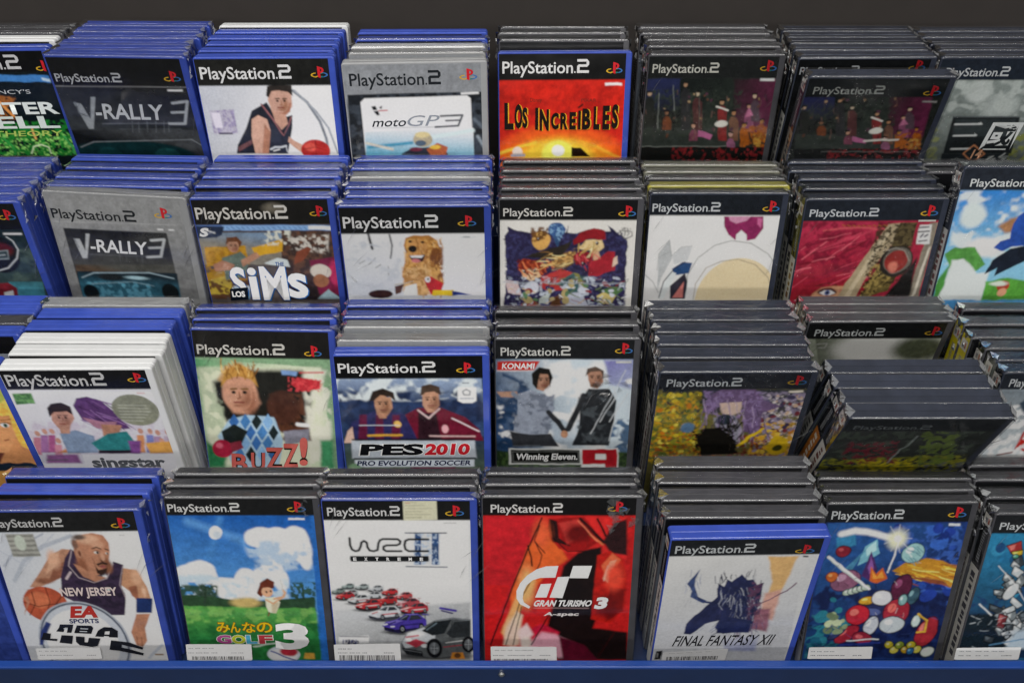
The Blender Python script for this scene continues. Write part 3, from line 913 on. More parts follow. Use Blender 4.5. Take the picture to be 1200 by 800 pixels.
ART['2_3'] = 'dcdee2', '''G|e6e8ea|c8ccd2|2|432 297 88 915|5 283 661 287 582 955 -5 950
L|5a5a5c|3|23|252 291 264 362 277 441
L|6a6a6c|3|15|442 297 458 408 437 544
L|2a2a2c|2|15|261 340 272 429
L|8a8c90|3|8|147 599 198 565
L|8a8c90|3|8|233 611 297 543
L|8a8c90|3|8|289 646 340 612
L|8a8c90|3|8|407 635 409 728
L|8a8c90|3|8|47 726 116 820 291 857
P|f3f4f6|11|661 287 1272 291 1275 960 621 955
N|c4c8ce|15|65|0.58|5|25 361 542 364 506 894 11 890
P|b07a3c|4|583 477 562 409 586 331 660 303 794 308 867 366 905 479 898 547 866 615 895 708 910 826 743 920 591 800 525 752
N|d8a860|8|27|0.45|7|591 342 868 344 907 802 532 799
N|8a5426|6|19|0.5|9|810 366 913 411 907 802 778 615
P|c89458|6|603 365 715 343 779 410 744 523 663 580 597 545
E|7a4a22|8|845|524|46|91|0
L|d8a868|2|9|729 587 722 617 724 647
L|8a5426|2|6|748 863 754 894 755 920
L|8a5426|2|9|798 844 793 875 796 894
L|e0bc84|2|9|778 585 773 601 770 624
L|e0bc84|2|9|746 747 754 773 757 787
L|d8a868|2|7|603 831 597 862 602 885
L|e0bc84|2|7|900 333 897 349 898 378
L|8a5426|2|10|866 729 863 769 869 795
L|e0bc84|2|6|710 435 724 469 735 505
L|e0bc84|2|6|741 792 740 825 740 863
L|e0bc84|2|8|837 856 823 899 805 942
L|c08844|2|10|880 909 877 940 867 979
L|e0bc84|2|10|563 776 558 795 560 826
L|c08844|2|9|695 532 686 559 683 580
L|e0bc84|2|7|596 545 582 577 576 606
L|a06a30|2|8|635 468 637 502 629 531
L|8a5426|2|5|853 460 850 492 843 524
L|c08844|2|9|620 840 617 890 621 931
L|a06a30|2|10|701 768 708 791 710 824
L|c08844|2|6|782 422 769 453 760 476
L|8a5426|2|7|767 458 765 498 766 548
L|c08844|2|5|705 352 713 381 712 405
L|a06a30|2|8|801 783 804 799 815 825
L|c08844|2|7|690 414 692 443 697 466
L|a06a30|2|9|558 833 546 854 541 871
L|c08844|2|8|779 603 763 647 749 693
L|d8a868|2|9|706 589 711 633 723 670
L|8a5426|2|8|838 788 824 830 819 858
L|8a5426|2|7|578 434 584 459 582 488
L|a06a30|2|7|673 352 688 390 691 439
L|e0bc84|2|5|803 738 791 787 781 832
L|c08844|2|6|831 567 824 597 817 615
L|d8a868|2|9|582 515 583 536 587 552
L|a06a30|2|7|799 587 802 606 802 638
L|a06a30|2|5|899 351 899 391 905 438
L|c08844|2|9|733 437 749 469 755 498
L|a06a30|2|8|567 725 573 746 583 774
L|c08844|2|7|900 378 912 409 916 445
L|d8a868|2|7|861 389 852 411 843 436
L|e0bc84|2|6|601 709 592 748 586 783
L|8a5426|2|6|674 334 683 367 695 396
L|a06a30|2|7|792 768 794 801 802 839
L|d8a868|2|6|715 566 713 598 700 621
L|a06a30|2|10|658 744 654 774 647 798
L|a06a30|2|7|571 620 572 641 576 664
L|d8a868|2|9|715 559 709 601 707 633
L|a06a30|2|7|580 878 561 909 552 947
L|c08844|2|6|655 658 653 683 662 697
L|a06a30|2|7|558 793 562 833 572 861
L|d8a868|2|7|720 370 722 399 728 430
L|8a5426|2|10|667 744 658 772 653 796
L|c08844|2|9|795 670 807 703 811 750
L|c08844|2|9|654 879 660 905 666 939
L|d8a868|2|8|610 436 603 456 603 488
L|a06a30|2|8|762 703 754 742 736 775
L|c08844|2|8|696 723 697 749 704 763
L|8a5426|2|5|568 800 555 845 552 883
L|8a5426|2|7|558 618 552 648 538 682
L|c08844|2|6|571 558 578 584 587 611
L|8a5426|2|5|583 736 579 779 564 828
L|d8a868|2|9|705 532 691 566 674 603
L|a06a30|2|5|621 416 631 443 638 477
L|d8a868|2|9|696 860 691 886 693 917
L|d8a868|2|7|707 915 710 939 706 970
L|d8a868|2|5|813 743 818 764 826 795
L|e0bc84|2|7|822 921 825 952 824 971
L|c08844|2|8|696 552 700 580 700 612
L|d8a868|2|9|782 464 784 492 773 521
L|c08844|2|8|572 790 572 816 563 838
L|a06a30|2|9|686 693 683 714 689 747
L|8a5426|2|5|742 381 742 421 747 466
L|e0bc84|2|5|689 674 680 702 664 730
L|d8a868|2|6|866 828 853 854 847 892
L|a06a30|2|8|887 353 892 375 898 402
L|8a5426|2|5|648 506 637 556 629 593
L|8a5426|2|9|870 864 879 899 887 945
L|8a5426|2|6|804 835 810 882 814 918
L|c08844|2|8|700 448 692 482 694 518
L|d8a868|2|5|608 529 594 570 588 607
L|a06a30|2|9|659 751 653 791 648 836
L|8a5426|2|7|708 677 717 700 724 714
L|8a5426|2|10|586 660 587 704 579 746
L|8a5426|2|5|842 510 856 542 862 579
L|e0bc84|2|6|693 598 691 640 690 688
L|8a5426|2|7|720 462 728 500 743 534
L|d8a868|2|6|696 450 700 480 701 500
L|8a5426|2|10|655 522 656 538 651 566
L|d8a868|2|7|583 643 578 664 582 692
L|e0bc84|2|7|700 905 710 936 709 982
L|e0bc84|2|8|832 382 831 406 838 431
L|c08844|2|5|853 760 858 781 865 800
L|8a5426|2|7|682 416 689 441 691 462
L|d8a868|2|7|749 691 754 735 766 775
L|c08844|2|5|659 756 653 789 641 824
L|8a5426|2|8|550 741 541 781 532 828
L|a06a30|2|9|804 599 803 620 815 652
L|e0bc84|2|9|565 474 569 506 562 531
L|a06a30|2|8|865 510 858 540 848 579
L|e0bc84|2|7|596 821 589 861 578 909
L|e0bc84|2|10|749 615 744 661 746 703
L|d8a868|2|10|720 898 717 915 723 946
L|a06a30|2|5|698 482 683 504 679 536
L|c08844|2|8|757 756 753 794 759 832
L|a06a30|2|9|669 822 655 855 645 893
L|e0bc84|2|5|673 614 670 667 667 709
L|a06a30|2|5|654 730 653 760 639 800
L|8a5426|2|9|731 768 742 785 746 813
L|d8a868|2|7|740 464 739 482 737 512
L|c08844|2|5|597 558 604 593 613 639
L|e0bc84|2|9|659 651 639 700 626 739
E|1c1512|3|640|445|39|34|0
E|2a1a12|2|622|369|15|13|0
E|2a1a12|2|733|377|17|13|0
P|3a201a|4|600 511 667 523 755 505 722 580 643 591
P|f4eee8|3|609 518 745 514 714 541 627 540
E|c87878|4|664|573|39|21|0
P|b08048|8|530 682 699 637 788 801 741 956 543 942
N|d8b078|8|23|0.5|3|533 636 796 638 781 944 523 942
P|c02a2c|3|721 777 791 743 906 826 862 921 781 944 746 848
P|e8c030|3|803 896 1002 893 980 958 791 956
P|283a80|3|982 903 1159 947 980 958
E|efe8e0|2|758|778|28|33|0
E|2a2a2a|2|762|773|10|12|0
L|b8b0a0|2|10|451 834 615 800
P|e8e2da|4|549 847 649 824 661 955 522 954
E|3a2420|3|314|936|111|48|0
P|5a3c30|3|450 851 540 823 504 918 453 942
L|c8ccd0|2|8|1080 328 1213 329
L|888c90|2|10|1108 328 1156 328
H|121212|287
PS|39 228 844 134|dedede
LG|1138|166|0|0'''
ART['2_4'] = 'd9d7d2', '''P|2a2546|3|51 375 111 303 292 343 638 343 698 351 1044 327 1026 270 1136 359 1215 424 1227 876 1226 1120 47 1120 80 706
N|3a3a64|5|21|0.55|4|66 359 1210 343 1241 1120 63 1120
P|2a2546|2|81 278 171 314 111 359
P|2a2546|2|35 408 156 375 96 449
P|2a2546|2|624 375 658 270 646 359
E|d2a45c|6|398|424|88|95|0
N|6a4420|5|21|0.4|6|306 295 471 295 443 408 308 441
E|3a5a8c|5|547|314|83|73|0
P|345078|5|503 375 593 359 566 490
N|8ab0d0|2|15|0.55|8|471 262 621 262 610 424 489 424
P|7a5c38|9|448 673 614 556 734 523 708 656 541 706
N|caa060|2|14|0.5|2|492 589 734 506 709 673 525 706
P|2c2620|6|248 589 491 506 701 424 614 573 386 606
P|8c1c24|3|701 424 774 343 892 303 991 327 1010 408 851 408 718 473
P|d8c090|6|749 506 822 424 972 408 999 490 934 556 887 539
P|d2a888|8|855 506 947 523 982 622 923 656
P|8a2028|6|706 573 796 531 904 573 892 656 739 673
P|a02430|6|862 673 1039 539 1100 539 1111 740 959 782 868 808
P|d8c0ac|3|1089 606 1125 581 1134 656 1086 706
P|9a3a20|5|180 673 233 614 371 631 464 706 420 808 234 757
P|d8b890|6|218 723 372 706 420 808 312 851 226 808
N|6a1c18|2|21|0.55|11|172 622 462 622 450 808 188 774
P|b03a38|9|420 808 602 706 806 808 717 928 484 963 390 911
P|3a5a5c|8|560 876 711 757 868 808 842 945 751 1015
P|8a8848|5|711 757 774 774 858 945 811 963
P|c8b4b4|6|64 842 188 842 220 997 79 980
E|ccccd6|6|320|919|65|69|0
P|b4bcb8|5|392 1032 500 963 487 1102 393 1111
P|b8bccc|8|641 980 796 963 880 1120 644 1120
P|5a3a24|6|503 1120 532 1015 625 980 629 1120
P|c8b878|6|953 997 1060 945 1148 997 1114 1085 1005 1094
P|4a6a40|8|966 945 1151 911 1200 945 1126 1015
E|8a3a30|6|299|1102|94|39|0
N|c0c8d4|8|31|0.62|21|64 808 1207 808 1226 1120 63 1120
L|6a1c18|2|10|190 621 223 659 246 700
L|6a1c18|2|8|226 738 248 754 266 771
L|c05a34|2|8|461 617 504 649 550 686
L|e08050|2|11|351 639 367 679 381 713
L|6a1c18|2|8|285 632 298 691 318 749
L|c05a34|2|6|411 634 433 661 451 695
L|c05a34|2|12|279 651 312 693 334 727
L|e08050|2|7|405 648 440 676 470 710
L|e08050|2|10|195 713 228 762 263 805
L|c05a34|2|10|460 632 488 671 518 720
L|6a1c18|2|11|261 723 285 779 310 830
L|c05a34|2|9|319 673 333 705 341 738
L|c05a34|2|7|423 671 443 718 453 759
L|c05a34|2|12|400 738 416 757 430 777
L|6a1c18|2|11|224 681 251 738 274 784
L|e08050|2|9|378 679 401 716 419 755
L|6a1c18|2|8|385 668 399 706 415 745
L|6a1c18|2|8|239 644 273 683 300 727
L|e08050|2|11|226 656 249 688 275 716
L|c05a34|2|11|263 732 291 754 325 782
L|6a1c18|2|7|287 659 296 695 311 733
L|e08050|2|8|452 621 492 666 530 703
L|b83a44|2|8|734 564 758 596 792 638
L|b83a44|2|10|781 546 788 589 800 644
L|b83a44|2|6|743 541 753 582 756 631
L|6a1420|2|9|745 653 764 673 784 684
L|d86060|2|9|763 594 772 631 773 664
L|b83a44|2|11|828 629 834 658 846 681
L|6a1420|2|6|776 621 777 644 779 663
L|b83a44|2|9|733 616 753 632 781 648
L|b83a44|2|9|815 601 837 629 850 651
L|d86060|2|12|818 599 839 624 861 644
L|d86060|2|6|745 619 761 639 781 671
L|b83a44|2|7|896 609 893 651 884 695
L|b83a44|2|12|797 653 817 698 843 738
L|b83a44|2|6|761 631 771 666 783 696
L|d86060|2|8|897 561 932 582 974 606
L|6a1420|2|8|761 586 786 612 818 641
L|d86060|2|10|886 539 882 566 886 596
L|d86060|2|12|742 566 744 596 755 626
L|6a1420|2|10|811 548 845 579 881 614
L|b83a44|2|6|813 561 803 599 801 638
L|8a6234|2|12|620 634 576 641 524 639
L|d8b470|2|9|552 643 503 654 459 669
L|e8d098|2|10|476 631 426 638 368 643
L|8a6234|2|8|493 548 450 541 397 543
L|e8d098|2|8|644 654 595 666 546 679
L|d8b470|2|11|512 556 442 592 382 639
L|5a4020|2|8|464 601 391 627 319 654
L|5a4020|2|8|612 658 575 674 542 686
L|e8d098|2|11|645 576 584 577 515 573
L|e8d098|2|9|714 649 649 666 583 686
L|d8b470|2|12|535 671 480 666 420 666
L|e8d098|2|10|510 683 463 679 410 683
L|e8d098|2|9|560 604 511 602 459 601
L|d8b470|2|6|697 632 654 643 607 644
L|d8b470|2|9|496 669 442 700 380 727
L|5a4020|2|11|737 641 666 681 603 732
L|8a6234|2|6|589 656 548 664 502 674
L|d8b470|2|7|708 614 678 627 642 641
L|5a4020|2|7|553 617 514 622 475 627
L|5a4020|2|9|484 569 450 586 415 607
L|d8b470|2|8|588 587 550 589 520 596
L|5a4020|2|12|530 586 497 587 462 587
L|d8b470|2|12|537 654 486 671 438 696
L|d8b470|2|6|642 683 576 711 505 737
L|b89858|2|8|878 492 838 531 801 564
L|b89858|2|7|821 436 806 455 794 487
L|e8d8a8|2|9|877 516 864 568 844 609
L|e8d8a8|2|8|902 457 894 488 885 518
L|e8d8a8|2|6|850 452 822 480 790 513
L|b89858|2|9|818 529 794 559 768 582
L|b89858|2|7|948 478 920 500 897 526
L|b89858|2|11|764 459 764 500 756 544
L|b89858|2|8|935 529 909 559 891 584
L|b89858|2|10|827 513 806 534 782 566
L|e8d8a8|2|11|903 483 884 508 864 524
L|e8d8a8|2|10|883 511 871 556 861 606
L|b89858|2|7|927 467 906 487 886 501
L|b89858|2|9|931 505 893 539 862 569
L|b89858|2|9|900 444 901 478 895 520
L|b89858|2|9|860 472 837 515 811 551
L|8a2430|2|7|706 1041 754 1060 803 1086
L|c8b090|2|7|681 1076 725 1095 762 1123
L|8a2430|2|8|660 837 709 832 754 837
L|8a2430|2|7|447 856 465 839 491 827
L|6a7a58|2|7|1114 977 1163 1008 1213 1037
L|dfe4ea|2|12|966 1048 1010 1048 1049 1041
L|6a7a58|2|13|699 839 747 822 798 817
L|dfe4ea|2|8|897 883 922 892 955 892
L|6a7a58|2|13|226 1086 250 1094 273 1095
L|6a7a58|2|9|684 977 735 1001 778 1018
L|dfe4ea|2|11|653 914 690 913 732 911
L|6a7a58|2|12|1041 1036 1078 1081 1124 1120
L|c8b090|2|8|196 1023 225 1043 259 1062
L|6a7a58|2|7|1013 902 1061 878 1113 854
L|c8b090|2|11|775 1092 798 1072 829 1046
L|1c1a34|2|8|971 1018 1012 1051 1045 1092
L|6a7a58|2|10|910 1037 962 1060 1011 1090
L|dfe4ea|2|12|583 997 623 1027 655 1050
L|8a2430|2|10|1034 890 1057 899 1091 914
L|6a7a58|2|7|1191 897 1226 864 1253 840
L|1c1a34|2|9|506 815 532 805 557 793
L|1c1a34|2|12|454 932 481 897 513 868
L|8a2430|2|7|760 875 795 863 832 852
L|6a7a58|2|9|672 983 704 954 741 918
L|8a2430|2|8|832 1041 883 1044 928 1053
L|6a7a58|2|10|578 830 610 827 635 827
L|8a2430|2|8|257 940 283 947 311 966
L|8a2430|2|14|1132 899 1177 870 1216 846
L|6a7a58|2|13|935 935 969 923 995 914
L|1c1a34|2|7|1155 863 1205 844 1252 823
L|1c1a34|2|7|487 863 518 840 551 815
L|dfe4ea|2|12|1209 1022 1257 1011 1305 1008
L|c8b090|2|11|468 1092 502 1065 537 1039
L|8a2430|2|7|936 827 961 815 984 798
L|c8b090|2|13|1008 1057 1041 1069 1073 1090
L|c8b090|2|9|84 951 106 935 128 923
L|8a2430|2|11|376 1106 410 1113 450 1120
L|6a7a58|2|7|526 876 565 880 594 883
L|c8b090|2|7|437 866 492 875 546 876
L|1c1a34|2|12|640 847 665 839 689 820
L|8a2430|2|11|266 1111 292 1102 324 1086
L|6a7a58|2|9|364 1088 399 1116 434 1141
L|6a7a58|2|9|193 1043 212 1022 231 1010
L|dfe4ea|2|13|260 970 316 964 363 956
L|6a7a58|2|9|1057 916 1106 914 1148 916
L|c8b090|2|13|238 926 289 945 341 970
E|3a3a64|2|456|1116|56|22|0.4
E|5a7a5a|2|362|1053|24|16|-0.3
E|b0a070|2|637|971|49|27|-1.1
E|8a3038|2|648|1062|31|26|0.6
E|b0a070|2|701|876|33|42|-0.2
E|3a3a64|2|501|926|33|19|0
E|c8ccd8|2|817|947|55|29|0.2
E|b0a070|2|283|1053|59|35|0.4
E|3a3a64|2|474|918|23|27|-0.9
E|8a3038|2|864|963|28|13|0.4
E|3a3a64|2|621|1069|27|28|0.2
E|c8ccd8|2|1099|949|28|17|-0.3
E|8a3038|2|291|954|30|30|-1.2
E|3a3a64|2|939|1097|18|15|0.2
E|b0a070|2|517|1034|21|15|-0.4
E|b0a070|2|489|951|28|21|1.2
E|5a7a5a|2|257|1004|40|23|1.3
E|5a7a5a|2|835|894|27|18|0.4
E|c8ccd8|2|247|1101|20|16|-1.4
E|5a7a5a|2|661|978|32|17|-1.2
E|b0a070|2|646|1053|46|35|-1.4
E|b0a070|2|280|968|24|17|-1.3
E|c8ccd8|2|1109|999|26|22|0
E|8a3038|2|1032|878|33|20|0.6
E|2a1814|2|249|740|14|20|0
E|f4ece4|2|244|733|5|7|0
E|2a1814|2|341|740|14|20|0
E|f4ece4|2|337|733|5|7|0
E|2a1814|2|383|408|14|20|0
E|f4ece4|2|378|401|5|7|0
E|2a1814|2|801|673|14|20|0
E|f4ece4|2|796|666|5|7|0
E|2a1814|2|929|449|14|20|0
E|f4ece4|2|924|442|5|7|0
L|a8b0ba|9|9|49 859 1211 876
L|3a3a3a|2|5|1210 309 1210 322 1205 330
L|5a5a5a|2|4|1155 298 1160 309 1164 317
L|3a3a3a|2|6|1172 299 1169 304 1164 317
L|3a3a3a|2|4|1192 298 1194 298 1188 306
L|3a3a3a|2|8|1180 298 1181 309 1174 315
L|3a3a3a|2|7|1235 301 1235 304 1240 311
L|5a5a5a|2|5|1206 306 1208 311 1206 317
L|3a3a3a|2|5|1196 307 1208 314 1214 324
L|5a5a5a|2|8|1203 303 1202 309 1210 322
L|3a3a3a|1|8|1146 330 1258 330 1260 375 1202 405 1159 375 1146 330
L|4a4a4a|1|8|1183 335 1185 375
L|6a6a6a|2|8|1202 340 1229 349 1212 372
H|0f0f10|219
PS|44 179 649 92|d2d0cc
LG|1198|135|0|0'''
ART['2_5'] = 'e2e4e4', '''E|f2f3f2|2|927|924|490|457|0
L|7a7c7a|1|7|448 1018 445 854 530 670 686 534 850 485 1045 512 1232 624 1364 784
E|e9cfac|2|966|1137|419|468|0
L|8a7a66|1|7|530 1125 537 947 627 773 770 704 939 681 1119 738 1269 877 1341 1066
P|8c2a5c|2|745 237 1129 237 1146 357 1081 467 999 485 990 423 931 375 885 423 888 481 810 423 757 335
P|c890ac|4|787 237 1007 237 971 280 870 309 807 280
P|c86a98|6|1072 248 1124 259 1121 357 1081 313
P|b9bcbe|3|142 784 139 624 229 479 272 670 182 877 150 1018
P|c8cacc|3|270 647 347 557 463 546 429 693 300 738
P|2a4a78|2|282 784 383 711 481 720 456 831 310 854
P|d8dde2|2|174 1042 263 808 330 831 224 1113 169 1113
P|34303c|2|278 971 417 831 452 924 445 1113 291 1113
P|c87a74|2|311 1101 415 924 422 1101
L|8a8c8e|1|6|132 796 135 624 229 479 265 647 357 552 463 541
L|8a8c8e|1|7|-6 831 99 924 163 1042
L|2a2c3a|1|9|175 1101 208 924 304 784 405 711
H|171b22|226
PS|33 187 664 94|c8ccd0
LG|1192|140|0|0'''
ART['2_6'] = 'a02840', '''G|b02e4c|8c1c28|2|284 231 326 1055|1 229 931 235 857 1060 -2 1053
N|7c1830|12|61|0.5|3|1 229 891 235 797 768 -16 762
L|c04058|10|21|134 537 479 406 742 299
L|701424|10|17|52 671 409 583 647 429
L|cc5a60|8|14|218 317 537 287 826 310
P|c2936f|11|221 996 303 921 468 904 552 904 602 1058 199 1054
E|6a3c3c|11|364|969|89|47|0
P|e4dcdc|3|287 977 333 950 396 950 449 983 402 1006 334 1006
E|5a6a9c|3|367|978|27|26|0
E|141018|2|367|978|13|14|0
L|2a1418|2|11|279 977 328 942 399 943 456 979
L|5a2420|5|13|253 902 337 875 445 894
L|d86a78|2|11|276 422 171 517 64 617
L|94203c|2|13|488 731 366 792 230 839
L|7c1830|2|12|227 435 123 472 11 518
L|c84a60|2|7|640 416 520 453 399 503
L|c84a60|2|8|148 797 85 859 17 919
L|7c1830|2|10|748 772 689 820 628 866
L|94203c|2|10|265 306 191 382 119 450
L|7c1830|2|11|720 662 665 710 600 752
L|94203c|2|11|718 767 591 791 459 809
L|94203c|2|11|366 769 277 784 192 800
L|c84a60|2|8|585 343 480 389 380 425
L|7c1830|2|6|726 507 593 533 468 568
L|c84a60|2|9|155 665 96 721 39 792
L|c84a60|2|13|610 757 502 825 390 894
L|c84a60|2|11|751 756 677 847 600 938
L|d86a78|2|13|159 699 87 719 22 741
L|c84a60|2|8|740 454 671 520 593 576
L|c84a60|2|9|447 463 322 498 207 535
L|94203c|2|7|426 802 363 859 290 909
L|c84a60|2|13|683 696 619 721 559 743
L|94203c|2|10|453 532 399 595 353 651
L|c84a60|2|10|47 753 -8 789 -59 837
L|7c1830|2|10|487 679 382 733 289 794
L|d86a78|2|7|635 746 529 770 432 799
L|d86a78|2|7|724 859 600 905 478 960
L|7c1830|2|8|275 383 194 420 126 470
L|94203c|2|11|717 476 681 532 631 578
L|d86a78|2|13|764 811 670 822 584 842
L|d86a78|2|11|377 590 275 616 167 638
L|7c1830|2|8|420 384 290 412 152 437
L|d86a78|2|8|506 450 398 534 295 628
L|7c1830|2|9|419 382 311 414 200 435
L|c84a60|2|8|639 630 540 665 453 708
L|94203c|2|13|260 389 205 429 142 466
L|7c1830|2|13|595 650 541 693 474 722
L|94203c|2|12|561 306 455 325 336 348
L|94203c|2|9|146 735 8 794 -127 853
L|c84a60|2|8|813 814 704 836 592 863
L|7c1830|2|6|760 446 677 509 598 580
L|d86a78|2|7|483 345 344 383 196 409
L|94203c|2|11|747 379 690 410 645 451
L|d86a78|2|7|72 487 12 549 -48 600
L|94203c|2|10|280 826 198 848 124 880
L|94203c|2|9|215 486 109 512 3 540
L|d86a78|2|7|571 378 501 450 431 525
L|7c1830|2|8|428 822 366 864 313 910
P|a8997c|4|826 260 972 235 960 366 735 767 644 1058 475 1057 527 881
P|c4b69a|6|797 365 869 321 677 790 581 1057 528 1057
P|5c5034|4|932 239 1094 241 1087 477 884 587
P|6a5c34|4|820 677 1070 678 962 954 687 1058 753 860
N|352c1c|4|16|0.5|5|730 238 1094 241 1100 816 687 1058
N|a08c50|4|15|0.55|6|737 676 1028 678 882 977 687 1058
E|26221e|3|979|644|158|163|0
E|6a655c|3|987|632|133|140|0
E|8c2c28|4|979|644|108|118|0
E|cc7a68|12|960|700|46|59|0
L|9a958a|2|10|872 531 948 498 1037 532 1101 633
P|8a8274|4|1218 248 1297 242 1282 1063 1175 1062
P|d0cabc|4|1260 500 1282 478 1247 1004 1214 1027
P|1f1e1e|13|1090 770 1174 589 1197 1062 920 1060
P|d4d4d4|2|1125 269 1241 263 1259 467 1128 459
L|4a4a4e|2|14|1132 297 1211 289
L|2a2a2e|2|12|1129 341 1229 332
L|5a5a62|3|16|1161 389 1175 363
L|5a5a62|3|16|1197 385 1221 367
L|4a4a4e|2|12|1151 433 1226 425
L|a0622c|3|8|392 266 422 279
L|a0622c|3|8|440 266 471 280
L|a0622c|3|8|489 267 520 280
L|a0622c|3|8|538 267 568 280
L|a0622c|3|8|586 267 617 281
L|a0622c|3|8|635 268 666 281
L|a0622c|3|8|683 268 714 281
L|a0622c|3|8|732 268 763 282
L|a0622c|3|8|781 269 812 282
H|1c212a|223
PS|59 178 649 85|c8ccd2
LG|1186|130|0|1'''
ART['2_7'] = '4f93c8', '''G|2f80cc|8cc4e4|2|214 232 281 880|22 232 1021 232 1262 1345 14 1345
N|d8eaf4|20|93|0.48|7|12 232 819 232 1041 969 51 969
E|d4e6f0|29|195|471|123|126|0
E|dfeef6|29|383|792|188|109|0
P|a87c58|21|470 577 569 492 686 471 729 619 549 641
P|5a9a4a|8|24 858 112 792 300 792 441 969 348 1059 110 1036
P|4a9040|13|10 1149 93 969 121 1345 14 1345
P|d8eaea|13|103 924 223 902 390 1059 511 1036 509 1345 57 1345 95 1149
P|5aa040|11|499 1149 700 1104 925 1149 982 1345 509 1345
E|b0402c|6|682|1195|64|55|0
E|d8a080|6|691|1264|43|46|0
E|d4ead2|11|633|1172|85|27|0
P|2a52a8|4|605 619 625 471 695 429 794 771 633 792
P|2c4ea0|3|473 801 532 727 644 684 707 760 580 827
P|1a2230|3|470 1072 502 924 639 814 794 771 839 924 674 1014 567 1086 566 1002
H|222730|226
PS|92 191 634 87|d8dce0
LG|1175|161|0|0'''
ART['3_-1'] = 'c8924a', '''P|1f2a38|6|-435 880 1085 1078 1371 1270 -673 1381
P|e0b050|6|1046 257 1311 205 1316 540 1320 835 1281 1079 1193 894 1234 656
N|f0cc60|6|24|0.5|3|1108 203 1373 260 1291 1048 1171 955
P|c88a5a|6|960 595 1264 569 1234 774 1236 955 1368 1080 1353 1190 739 1185
P|d89a68|8|1023 654 1254 598 1235 834 1096 1047 965 1046
E|f0e8e0|4|1177|696|42|29|0
E|3a5a4a|3|1185|697|21|26|0
E|141414|2|1185|697|8|12|0
L|7a4a1c|3|11|1134 673 1191 655 1238 679
L|7a4a1c|3|11|1158 632 1256 621
L|8a4a34|3|13|1107 893 1145 881
P|a8b04a|10|1190 314 1332 260 1344 343 1232 426
P|6a3a30|11|878 1045 1052 1046 958 1187 826 1186
H|131313|214
PS|198 142 525 133|dddddd'''
